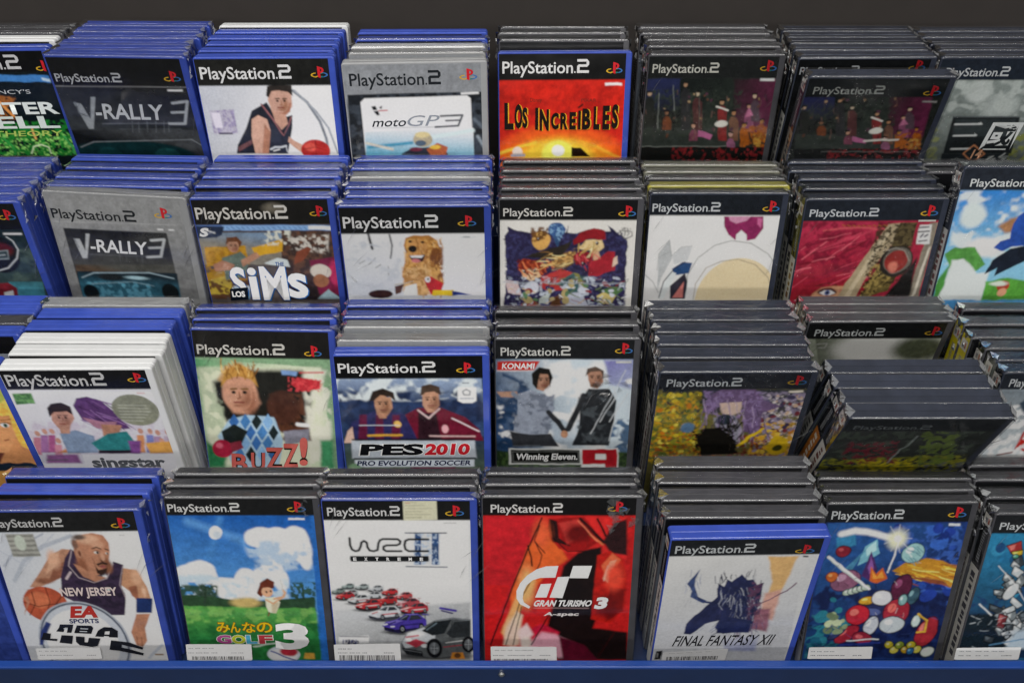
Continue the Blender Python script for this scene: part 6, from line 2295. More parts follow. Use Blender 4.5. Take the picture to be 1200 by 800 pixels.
ART['4_2'] = 'd6d7d8', '''G|e2e3e4|c2c4c6|2|464 873 411 1767|9 217 1276 217 1265 1793 -13 1793
G|c8cacc|8a8c8e|20|447 1162 652 1767|33 1211 1278 1114 1265 1793 7 1793
E|4a4c4e|10|172|963|60|10|0
P|2a3030|3|114 939 231 929 226 957 152 967 116 957
P|8a9a98|2|110 943 121 929 151 921 176 903 211 902 232 921 232 945 186 951 145 955
P|c0ccca|5|123 930 151 922 168 925 138 937
L|c0ccca|2|3|178 904 209 903
P|22262a|2|156 921 177 906 188 906 178 924
P|2a2e34|2|191 906 210 906 221 919 185 924
L|7a8894|2|3|162 920 179 909
L|f0f0f0|2|4|115 939 124 936
L|e4e4e4|2|4|134 945 143 944
L|15161a|2|4|116 949 140 955
E|101114|2|165|953|8|13|0
E|8a8e92|2|165|953|4|7|0
E|2a2c30|2|165|953|2|3|0
E|101114|2|217|945|7|11|0
E|8a8e92|2|217|945|4|6|0
E|2a2c30|2|217|945|1|2|0
L|8a9a98|2|3|223 903 238 905
L|2a3030|2|3|230 906 229 919
E|4a4c4e|10|297|973|66|11|0
P|2a3030|3|233 946 362 935 356 966 276 977 236 966
P|9aa4a4|2|230 951 241 935 274 927 302 907 339 906 363 927 363 953 312 960 268 964
P|d0d8d8|5|243 937 274 928 293 931 260 944
L|d0d8d8|2|3|303 908 337 907
P|22262a|2|279 927 302 910 314 910 304 930
P|2a2e34|2|318 910 339 910 350 924 311 930
L|7a8894|2|3|286 926 305 913
L|f0f0f0|2|4|235 946 244 943
L|e4e4e4|2|4|256 953 265 952
L|15161a|2|4|236 957 262 964
E|101114|2|289|962|9|14|0
E|8a8e92|2|289|962|5|7|0
E|2a2c30|2|289|962|2|3|0
E|101114|2|347|953|8|12|0
E|8a8e92|2|347|953|4|6|0
E|2a2c30|2|347|953|2|2|0
L|9aa4a4|2|4|353 907 369 909
L|2a3030|2|3|360 910 359 924
E|4a4c4e|10|422|995|72|12|0
P|303438|3|352 966 492 954 486 988 398 1000 355 988
P|b8bcc0|2|348 971 361 954 396 945 426 923 467 922 493 945 493 973 438 981 390 985
P|e4e6e8|5|363 955 396 946 417 949 381 964
L|e4e6e8|2|3|428 924 465 923
P|22262a|2|402 945 427 927 440 927 429 948
P|2a2e34|2|444 927 467 927 479 942 436 948
L|7a8894|2|3|410 943 430 930
L|f0f0f0|2|5|354 966 364 963
L|e4e4e4|2|5|377 973 387 972
L|15161a|2|5|355 978 384 985
E|101114|2|413|983|10|16|0
E|8a8e92|2|413|983|5|8|0
E|2a2c30|2|413|983|2|3|0
E|101114|2|476|973|9|13|0
E|8a8e92|2|476|973|4|7|0
E|2a2c30|2|476|973|2|3|0
L|b8bcc0|2|4|482 923 500 925
L|303438|2|3|490 927 489 942
E|4a4c4e|10|81|1020|65|11|0
P|2a3030|3|18 994 145 983 139 1014 60 1025 20 1014
P|7a8884|2|15 999 26 983 58 975 86 955 122 954 145 975 145 1001 96 1007 52 1012
P|b0bab8|5|28 985 58 976 77 979 45 992
L|b0bab8|2|3|88 956 121 955
P|22262a|2|63 975 86 959 98 959 88 978
P|2a2e34|2|101 959 122 959 133 973 95 978
L|7a8894|2|3|71 974 89 962
L|f0f0f0|2|4|20 994 29 991
L|e4e4e4|2|4|41 1001 49 1000
L|15161a|2|4|21 1005 47 1012
E|101114|2|73|1009|9|14|0
E|8a8e92|2|73|1009|5|7|0
E|2a2c30|2|73|1009|2|3|0
E|101114|2|129|1001|8|12|0
E|8a8e92|2|129|1001|4|6|0
E|2a2c30|2|129|1001|2|2|0
L|7a8884|2|3|136 955 152 958
L|2a3030|2|3|143 959 142 973
E|4a4c4e|10|546|1036|78|13|0
P|301a1c|3|470 1005 622 992 615 1029 520 1042 473 1029
P|b02c30|2|466 1010 479 992 518 982 550 958 594 957 622 982 623 1013 564 1021 511 1026
P|d86a60|5|481 994 517 983 540 987 502 1003
L|d86a60|2|3|552 960 592 958
P|22262a|2|524 982 551 962 565 962 553 986
P|2a2e34|2|569 962 594 962 608 979 561 986
L|7a8894|2|3|532 981 554 966
L|f0f0f0|2|5|472 1005 483 1001
L|e4e4e4|2|5|497 1013 507 1012
L|15161a|2|5|474 1018 505 1026
E|101114|2|536|1023|11|17|0
E|8a8e92|2|536|1023|6|9|0
E|2a2c30|2|536|1023|2|3|0
E|101114|2|604|1013|9|14|0
E|8a8e92|2|604|1013|5|7|0
E|2a2c30|2|604|1013|2|3|0
L|b02c30|2|4|611 958 629 961
L|301a1c|2|3|619 962 618 979
E|4a4c4e|10|186|1050|75|13|0
P|303236|3|113 1019 259 1007 253 1042 161 1055 116 1042
P|aab0b2|2|109 1024 122 1007 159 997 191 974 234 973 260 997 260 1027 203 1034 152 1039
P|dcdfe0|5|124 1008 159 998 181 1002 144 1017
L|dcdfe0|2|3|193 976 232 974
P|22262a|2|166 997 192 978 205 978 193 1001
P|2a2e34|2|209 978 233 978 246 994 202 1001
L|7a8894|2|3|174 996 195 982
L|f0f0f0|2|5|115 1019 126 1016
L|e4e4e4|2|5|139 1027 149 1026
L|15161a|2|5|117 1032 146 1039
E|101114|2|177|1037|10|16|0
E|8a8e92|2|177|1037|6|8|0
E|2a2c30|2|177|1037|2|3|0
E|101114|2|242|1027|9|14|0
E|8a8e92|2|242|1027|5|7|0
E|2a2c30|2|242|1027|2|3|0
L|aab0b2|2|4|250 974 268 977
L|303236|2|3|257 978 256 994
E|4a4c4e|10|135|1086|89|15|0
P|301a1c|3|49 1050 223 1035 216 1077 106 1092 52 1077
P|b42c34|2|44 1056 60 1035 104 1023 142 996 193 994 224 1023 224 1059 156 1068 95 1074
P|e07068|5|62 1036 104 1024 130 1029 85 1047
L|e07068|2|4|144 997 190 996
P|22262a|2|111 1023 143 1000 159 1000 145 1027
P|2a2e34|2|163 1000 192 1000 208 1020 154 1027
L|7a8894|2|4|121 1021 146 1005
L|f0f0f0|2|6|51 1050 64 1045
L|e4e4e4|2|6|80 1059 92 1057
L|15161a|2|6|53 1065 88 1074
E|101114|2|124|1071|13|20|0
E|8a8e92|2|124|1071|7|10|0
E|2a2c30|2|124|1071|3|4|0
E|101114|2|202|1059|11|17|0
E|8a8e92|2|202|1059|6|9|0
E|2a2c30|2|202|1059|2|3|0
L|b42c34|2|5|212 996 233 999
L|301a1c|2|4|221 1000 220 1020
E|4a4c4e|10|670|1083|83|14|0
P|3a2428|3|588 1049 751 1035 745 1075 643 1089 592 1075
P|b8484c|2|584 1055 598 1035 639 1024 674 999 721 997 752 1024 752 1058 689 1066 632 1072
P|d8c8c8|5|600 1037 639 1025 664 1030 622 1046
L|d8c8c8|2|3|676 1000 719 999
P|22262a|2|646 1024 675 1003 690 1003 677 1028
P|2a2e34|2|694 1003 721 1003 736 1021 686 1028
L|7a8894|2|3|655 1023 678 1007
L|f0f0f0|2|6|591 1049 602 1045
L|e4e4e4|2|6|617 1058 629 1056
L|15161a|2|6|592 1063 626 1072
E|101114|2|659|1069|12|18|0
E|8a8e92|2|659|1069|6|10|0
E|2a2c30|2|659|1069|2|4|0
E|101114|2|732|1058|10|15|0
E|8a8e92|2|732|1058|5|8|0
E|2a2c30|2|732|1058|2|3|0
L|b8484c|2|4|739 999 759 1002
L|3a2428|2|3|748 1003 747 1021
E|4a4c4e|10|388|1080|86|15|0
P|3a3c40|3|304 1045 473 1030 466 1071 360 1085 307 1071
P|c0c4c8|2|299 1051 315 1030 357 1019 394 993 443 991 474 1019 474 1053 408 1062 350 1068
P|eceeef|5|317 1032 357 1020 383 1024 340 1042
L|eceeef|2|3|396 994 440 993
P|22262a|2|364 1019 395 997 410 997 397 1023
P|2a2e34|2|415 997 442 997 458 1016 406 1023
L|7a8894|2|3|374 1017 398 1001
L|f0f0f0|2|6|307 1045 319 1040
L|e4e4e4|2|6|334 1053 346 1052
L|15161a|2|6|308 1059 343 1068
E|101114|2|378|1065|12|19|0
E|8a8e92|2|378|1065|6|10|0
E|2a2c30|2|378|1065|2|4|0
E|101114|2|453|1053|10|16|0
E|8a8e92|2|453|1053|5|8|0
E|2a2c30|2|453|1053|2|3|0
L|c0c4c8|2|5|461 993 482 995
L|3a3c40|2|3|470 997 469 1016
E|4a4c4e|10|259|1132|104|18|0
P|3a3c40|3|159 1090 361 1073 353 1122 225 1139 162 1122
P|c4c8ca|2|153 1097 171 1073 223 1059 267 1027 325 1026 362 1059 362 1101 283 1111 213 1118
P|f0f2f2|5|174 1074 222 1060 253 1066 201 1087
L|f0f2f2|2|4|269 1029 322 1027
P|22262a|2|231 1059 268 1033 286 1033 270 1064
P|2a2e34|2|291 1033 325 1033 343 1055 281 1064
L|7a8894|2|4|242 1057 271 1038
L|b03038|2|8|242 1094 341 1081
L|b03038|2|7|184 1087 216 1073
L|f0f0f0|2|7|161 1090 176 1085
L|e4e4e4|2|7|194 1101 208 1099
L|15161a|2|7|163 1108 204 1118
E|101114|2|247|1115|15|23|0
E|8a8e92|2|247|1115|8|12|0
E|2a2c30|2|247|1115|3|5|0
E|101114|2|337|1101|12|19|0
E|8a8e92|2|337|1101|6|10|0
E|2a2c30|2|337|1101|2|4|0
L|c4c8ca|2|6|348 1027 373 1031
L|3a3c40|2|4|358 1033 357 1055
E|4a4c4e|10|512|1145|101|17|0
P|301a1c|3|413 1104 610 1087 603 1135 479 1152 417 1135
P|ac2a2e|2|408 1111 425 1087 475 1074 518 1043 575 1042 611 1074 612 1115 535 1125 466 1132
P|d86058|5|428 1089 475 1075 505 1081 454 1101
L|d86058|2|4|520 1045 572 1043
P|22262a|2|483 1074 519 1048 536 1048 521 1079
P|2a2e34|2|542 1048 574 1048 592 1070 532 1079
L|7a8894|2|4|494 1072 523 1053
L|f0f0f0|2|7|416 1104 430 1099
L|e4e4e4|2|7|448 1115 462 1113
L|15161a|2|7|418 1121 458 1132
E|101114|2|499|1128|14|22|0
E|8a8e92|2|499|1128|7|12|0
E|2a2c30|2|499|1128|3|4|0
E|101114|2|587|1115|12|19|0
E|8a8e92|2|587|1115|6|10|0
E|2a2c30|2|587|1115|2|4|0
L|ac2a2e|2|5|596 1043 621 1047
L|301a1c|2|4|607 1048 606 1070
E|4a4c4e|10|343|1205|123|21|0
P|301a1c|3|224 1155 464 1135 454 1193 303 1214 228 1193
P|b42c32|2|217 1164 239 1135 299 1118 351 1081 421 1079 465 1118 465 1168 372 1180 288 1189
P|e27c70|5|242 1137 299 1120 335 1126 274 1151
L|e27c70|2|5|355 1083 418 1081
P|22262a|2|309 1118 353 1087 374 1087 355 1124
P|2a2e34|2|381 1087 420 1087 442 1114 369 1124
L|7a8894|2|5|323 1116 357 1093
L|e0d8d8|2|10|323 1159 440 1145
L|e0d8d8|2|8|254 1151 292 1135
L|f0f0f0|2|8|227 1155 244 1149
L|e4e4e4|2|8|266 1168 283 1166
L|15161a|2|8|229 1176 278 1189
E|101114|2|328|1184|17|27|0
E|8a8e92|2|328|1184|9|14|0
E|2a2c30|2|328|1184|3|5|0
E|101114|2|436|1168|15|23|0
E|8a8e92|2|436|1168|8|12|0
E|2a2c30|2|436|1168|3|5|0
L|b42c32|2|7|447 1081 477 1085
L|301a1c|2|5|460 1087 459 1114
E|4a4c4e|10|706|1181|113|19|0
P|30242a|3|596 1135 815 1116 807 1169 669 1188 600 1169
P|a84850|2|589 1142 609 1116 664 1101 711 1066 775 1065 816 1101 817 1146 731 1158 655 1165
P|d8b8bc|5|612 1118 664 1102 697 1108 641 1131
L|d8b8bc|2|5|714 1068 772 1066
P|22262a|2|673 1101 713 1072 732 1072 716 1106
P|2a2e34|2|738 1072 775 1072 795 1097 728 1106
L|7a8894|2|5|685 1099 717 1078
L|f0f0f0|2|8|599 1135 614 1129
L|e4e4e4|2|8|635 1146 650 1144
L|15161a|2|8|601 1154 646 1165
E|101114|2|692|1161|16|25|0
E|8a8e92|2|692|1161|8|13|0
E|2a2c30|2|692|1161|3|5|0
E|101114|2|790|1146|13|21|0
E|8a8e92|2|790|1146|7|11|0
E|2a2c30|2|790|1146|3|4|0
L|a84850|2|6|799 1066 826 1070
L|30242a|2|5|811 1072 810 1097
E|4a4c4e|10|486|1314|153|26|0
P|3c3e44|3|337 1252 635 1226 623 1298 435 1324 342 1298
P|c8cbd0|2|328 1262 355 1226 430 1205 494 1159 581 1156 636 1205 637 1267 520 1283 417 1293
P|f2f3f4|5|359 1228 430 1208 475 1215 399 1246
L|f2f3f4|2|6|498 1161 576 1159
P|22262a|2|442 1205 496 1166 523 1166 500 1213
P|2a2e34|2|531 1166 580 1166 607 1200 516 1213
L|7a8894|2|6|459 1203 502 1174
L|b43038|2|12|460 1257 605 1239
L|b43038|2|10|374 1246 421 1226
L|f0f0f0|2|10|341 1252 362 1244
L|e4e4e4|2|10|389 1267 410 1265
L|15161a|2|10|343 1278 404 1293
E|101114|2|466|1288|21|34|0
E|8a8e92|2|466|1288|11|18|0
E|2a2c30|2|466|1288|4|7|0
E|101114|2|599|1267|18|29|0
E|8a8e92|2|599|1267|10|15|0
E|2a2c30|2|599|1267|4|6|0
L|c8cbd0|2|8|613 1159 650 1164
L|3c3e44|2|6|629 1166 628 1200
E|4a4c4e|10|762|1253|131|22|0
P|301a1c|3|634 1200 889 1178 879 1240 720 1262 639 1240
P|b0303c|2|627 1209 650 1178 714 1160 768 1121 842 1119 889 1160 891 1213 792 1227 703 1236
P|d88880|5|653 1180 714 1163 752 1169 687 1196
L|d88880|2|5|772 1123 838 1121
P|22262a|2|724 1160 770 1128 792 1128 773 1167
P|2a2e34|2|799 1128 842 1128 865 1156 787 1167
L|7a8894|2|5|738 1158 775 1134
L|d8d4d4|2|11|740 1205 864 1189
L|d8d4d4|2|9|666 1196 706 1178
L|f0f0f0|2|9|638 1200 656 1194
L|e4e4e4|2|9|680 1213 697 1211
L|15161a|2|9|640 1222 693 1236
E|101114|2|746|1231|18|29|0
E|8a8e92|2|746|1231|10|15|0
E|2a2c30|2|746|1231|4|6|0
E|101114|2|859|1213|15|24|0
E|8a8e92|2|859|1213|8|13|0
E|2a2c30|2|859|1213|3|5|0
L|b0303c|2|7|870 1121 901 1125
L|301a1c|2|5|884 1128 883 1156
E|4a4c4e|10|668|1460|205|35|0
P|1c183a|3|468 1376 867 1341 852 1439 601 1474 475 1439
P|473898|2|456 1390 492 1341 593 1313 678 1251 794 1247 868 1313 870 1397 714 1418 575 1432
P|7e70c8|5|497 1345 592 1317 652 1327 551 1369
L|7e70c8|2|8|683 1254 788 1251
P|22262a|2|609 1313 680 1261 716 1261 686 1324
P|2a2e34|2|727 1261 793 1261 830 1306 708 1324
L|7a8894|2|8|631 1310 688 1272
L|2c2468|2|17|633 1383 828 1359
L|2c2468|2|14|518 1369 580 1341
L|f0f0f0|2|14|473 1376 502 1366
L|e4e4e4|2|14|539 1397 566 1394
L|15161a|2|14|477 1411 559 1432
E|101114|2|642|1425|29|46|0
E|8a8e92|2|642|1425|15|24|0
E|2a2c30|2|642|1425|6|9|0
E|101114|2|820|1397|24|39|0
E|8a8e92|2|820|1397|13|20|0
E|2a2c30|2|820|1397|5|8|0
L|473898|2|11|837 1251 887 1258
L|1c183a|2|8|859 1261 857 1306
L|473898|3|27|1003 1182 1139 1211
L|2a2060|3|16|1012 1211 1109 1241
E|3c3e40|18|934|1746|341|41|0
P|585c5e|3|621 1592 674 1480 828 1400 949 1320 1107 1290 1274 1310 1272 1720 1095 1746 934 1772 665 1720 621 1664
P|bcc0c4|5|629 1587 686 1475 838 1405 944 1460 941 1551 779 1623 658 1653
E|e8eaec|18|765|1485|79|35|0
P|1e2326|3|822 1445 941 1340 1099 1315 1031 1475 919 1501
L|6a7a84|4|12|866 1435 960 1355
P|2a2e31|3|1047 1480 1126 1340 1274 1325 1270 1511 1101 1531
L|8a9094|2|8|949 1330 1107 1300 1274 1320
L|24282a|2|8|1106 1335 1077 1516
P|b03848|8|661 1587 763 1541 860 1587 758 1643
L|c4606c|6|16|674 1521 784 1501
E|f0f0ee|4|694|1551|28|23|0
E|d8dadc|4|839|1623|32|23|0
P|1a1d20|4|626 1643 816 1689 824 1757 664 1726
L|8a8e92|2|6|647 1669 806 1705
L|d8d8d8|4|10|1040 1587 1259 1551
L|a83040|4|10|1018 1638 1268 1602
E|121316|3|930|1653|74|118|0
E|6a6e72|3|930|1653|46|73|0
E|2a2c30|2|930|1653|18|28|0
L|a0a4a8|2|8|898 1653 962 1653
L|a0a4a8|2|8|932 1592 927 1720
E|121316|3|1250|1607|61|97|0
E|6a6e72|3|1250|1607|38|60|0
E|2a2c30|2|1250|1607|15|23|0
L|a0a4a8|2|8|1218 1607 1282 1607
L|a0a4a8|2|8|1252 1546 1249 1674
P|33507c|2|802 359 858 359 845 696 787 696
P|33507c|2|952 359 1014 359 1003 696 940 696
P|d2d3d4|3|864 368 946 368 935 689 851 689
N|b4c2d4|2|17|0.58|4|795 359 1023 359 1012 696 780 696
L|3a4656|1|11|720 354 1080 354
L|4a5668|2|10|710 715 1077 722
L|16181a|1|21|226 408 225 484 238 529 266 548 298 541 318 497 327 456 350 438 374 456 378 507 395 541 430 548 465 536 477 463 492 431 519 418 649 420 672 443 665 470 638 484 547 486 520 500 518 529 540 548 676 548
L|16181a|1|21|918 422 747 422 716 438 706 484 713 529 741 548 913 548
P|16181a|2|218 601 913 601 919 638 911 661 221 661 212 633
T|E|241 652 30 37|e8e8e8|0.05|0|
T|X|340 652 30 37|e8e8e8|0.05|0|
T|T|439 652 30 37|e8e8e8|0.05|0|
T|R|538 652 30 37|e8e8e8|0.05|0|
T|E|637 652 30 37|e8e8e8|0.05|0|
T|M|736 652 30 37|e8e8e8|0.05|0|
T|E|835 652 30 37|e8e8e8|0.05|0|
P|dcdcdc|3|45 1516 328 1498 322 1587 39 1592
L|22285a|2|15|195 1584 190 1600 193 1615
L|22285a|2|12|185 1561 193 1577 196 1595
L|1a1e44|2|8|175 1554 175 1582 171 1605
L|1a1e44|2|9|125 1592 126 1602 128 1628
L|22285a|2|11|167 1559 163 1584 152 1597
L|3a4270|2|10|203 1554 208 1574 197 1610
L|3a4270|2|13|161 1559 160 1567 157 1587
L|22285a|2|12|107 1556 110 1574 105 1582
L|3a4270|2|10|86 1554 82 1572 79 1595
L|1a1e44|2|8|122 1551 118 1572 112 1574
L|1a1e44|2|14|129 1584 133 1607 138 1623
L|22285a|2|11|144 1567 137 1590 138 1602
L|1a1e44|2|9|181 1590 187 1607 192 1628
L|1a1e44|2|11|131 1590 134 1602 134 1623
L|1a1e44|2|15|139 1554 136 1572 139 1584
L|1a1e44|2|9|220 1564 223 1584 216 1597
L|5a5a66|2|8|59 1511 317 1516
K|e8e8e4|-8 1600 611 1587 614 1806 -10 1806
B2|36 1728 554 1720 554 1806 36 1806
L2|8a8a8e|2|10|28 1653 60 1651
L2|8a8a8e|2|10|74 1653 106 1651
L2|8a8a8e|2|10|118 1653 150 1651
L2|8a8a8e|2|10|24 1700 65 1697
L2|8a8a8e|2|10|75 1700 115 1697
L2|8a8a8e|2|10|135 1700 175 1697
L2|8a8a8e|2|10|195 1700 235 1697
L2|8a8a8e|2|10|255 1700 295 1697
L2|8a8a8e|2|10|455 1700 495 1697
L2|8a8a8e|2|10|505 1700 546 1697
P|c8822c|6|1096 1702 1196 1702 1215 1780 1078 1780
E|5a3a20|6|1145|1741|32|31|0
H|141414|220
PS|50 175 632 101|d8d8d8
LG|1157|129|0|0
P|cfcdb4|1|714 17 1005 8 1006 215 711 224
L|98967e|2|6|735 39 827 37
L|98967e|2|6|733 69 894 67
L|98967e|2|6|732 100 961 98
L|98967e|2|6|730 131 881 129
L|98967e|2|6|729 162 948 160
L|98967e|2|7|727 193 867 191
L|c06a5a|2|7|735 43 772 43
L|888|2|6|1060 251 1172 251'''
ART['4_3'] = 'c21f1f', '''G|c8202a|b81c22|1|149 212 45 1647|33 212 507 212 64 1647 16 1647
P|d82a28|11|507 212 1222 212 1245 668 420 552
P|e0642c|18|401 506 580 324 732 668 570 809 256 1294 238 1073
P|e8a868|17|237 1244 385 809 460 904 313 1294 237 1647 161 1494
P|ecc8b0|17|199 1494 294 1244 351 1294 314 1647 179 1647
P|180c0c|15|697 738 839 575 1020 529 1045 1195 979 1444 1285 1494 1302 1828 682 1828 526 1698 596 1294
P|a01414|11|561 234 864 212 1017 460 840 598 657 552 563 415
P|2a0c0c|5|570 234 636 257 654 437 765 529 601 472 562 347
P|c43a34|14|651 279 829 234 905 369 728 506
L|2a0a0a|5|29|829 234 941 369 1036 483
L|d8784a|7|16|906 392 1028 506
L|180808|5|18|973 234 1051 415
P|2c1416|14|1027 472 1118 279 1223 234 1242 621 1095 598
P|b81c14|9|987 621 1094 575 1208 668 1254 856 1252 1195 1129 1393 956 1343 971 952
P|d86a44|11|1028 738 1113 598 1190 668 1090 904
P|e0b090|9|1042 880 1099 691 1153 668 1091 928
P|7a100c|15|1111 976 1242 1000 1235 1244 1090 1368
L|f0d0c0|4|7|1083 738 1053 904
P|b81838|17|371 1494 522 1393 676 1494 604 1802 372 1802
P|d8a0b0|23|391 1647 523 1494 638 1519 911 1698 875 1802 372 1802
P|5a0c24|15|677 1545 909 1647 1031 1828 721 1828
P|e8c8c8|19|294 1494 389 1393 447 1519 352 1647
P|c81c1e|7|34 952 238 952 65 1596 26 1596
E|e86038|47|509|392|72|136|0
E|e8b070|45|386|976|63|192|0
E|6a0c0c|36|816|392|108|91|0
E|e04a34|44|1143|856|74|143|0
E|701010|45|1083|1195|94|123|0
E|f0c4b4|38|256|1519|57|152|0
E|e8d0c8|23|381|1621|50|77|0
L|e87858|5|11|812 257 981 472
L|1a0808|4|9|588 257 604 437 730 580 876 580
E|140a0a|41|780|1097|93|219|0
L|140808|1|13|507 223 402 529 238 1048 64 1647
L|140808|1|9|490 302 446 460 512 621 495 715 340 1097 199 1647
L|140808|2|13|393 517 421 645 431 738
L|140808|2|8|341 1195 266 1647
L|140808|2|11|596 1269 429 1647
L|3a0a0a|3|8|1171 1494 1030 1802
L|140808|2|9|539 598 456 483
F|e2e4e4|657 738 550 743 468 776 386 845 327 930 295 1017 296 1104 328 1170 405 1219 418 1197 361 1148 350 1104 357 1027 386 952 436 897 502 871 632 868
F|e2e4e4|507 940 599 935 559 1092 458 1092
F|e2e4e4|652 861 755 856 698 1099 585 1092
F|e2e4e4|782 738 947 736 915 875 752 873
T|GRAN TURISMO|440 1190 507 69|ededed|0.04|0.3|
T|3|975 1224 109 137|ededed|0.06|0.2|
L|d8b8b8|2|6|448 1214 933 1212
T|A-spec|536 1299 306 40|e4d8d8|0.03|0.3|
K|e8e8e4|64 1657 656 1662 663 1833 66 1833
B2|92 1807 595 1807 597 1841 94 1841
L2|9a9a9c|2|10|102 1704 141 1704
L2|9a9a9c|2|10|156 1704 195 1704
L2|9a9a9c|2|10|218 1704 256 1704
L2|9a9a9c|2|10|285 1704 324 1704
L2|9a9a9c|2|10|343 1704 381 1704
L2|9a9a9c|2|10|401 1704 439 1704
L2|8a8a8e|2|10|86 1766 125 1766
L2|8a8a8e|2|10|140 1766 179 1766
L2|8a8a8e|2|10|218 1766 256 1766
L2|8a8a8e|2|10|266 1766 305 1766
L2|8a8a8e|2|10|324 1766 362 1766
L2|8a8a8e|2|10|388 1766 426 1766
L2|8a8a8e|2|10|507 1766 546 1766
L2|8a8a8e|2|10|561 1766 600 1766
H|0f0d0d|199
PS|78 168 603 97|dcdad8
LG|1137|112|0|0'''
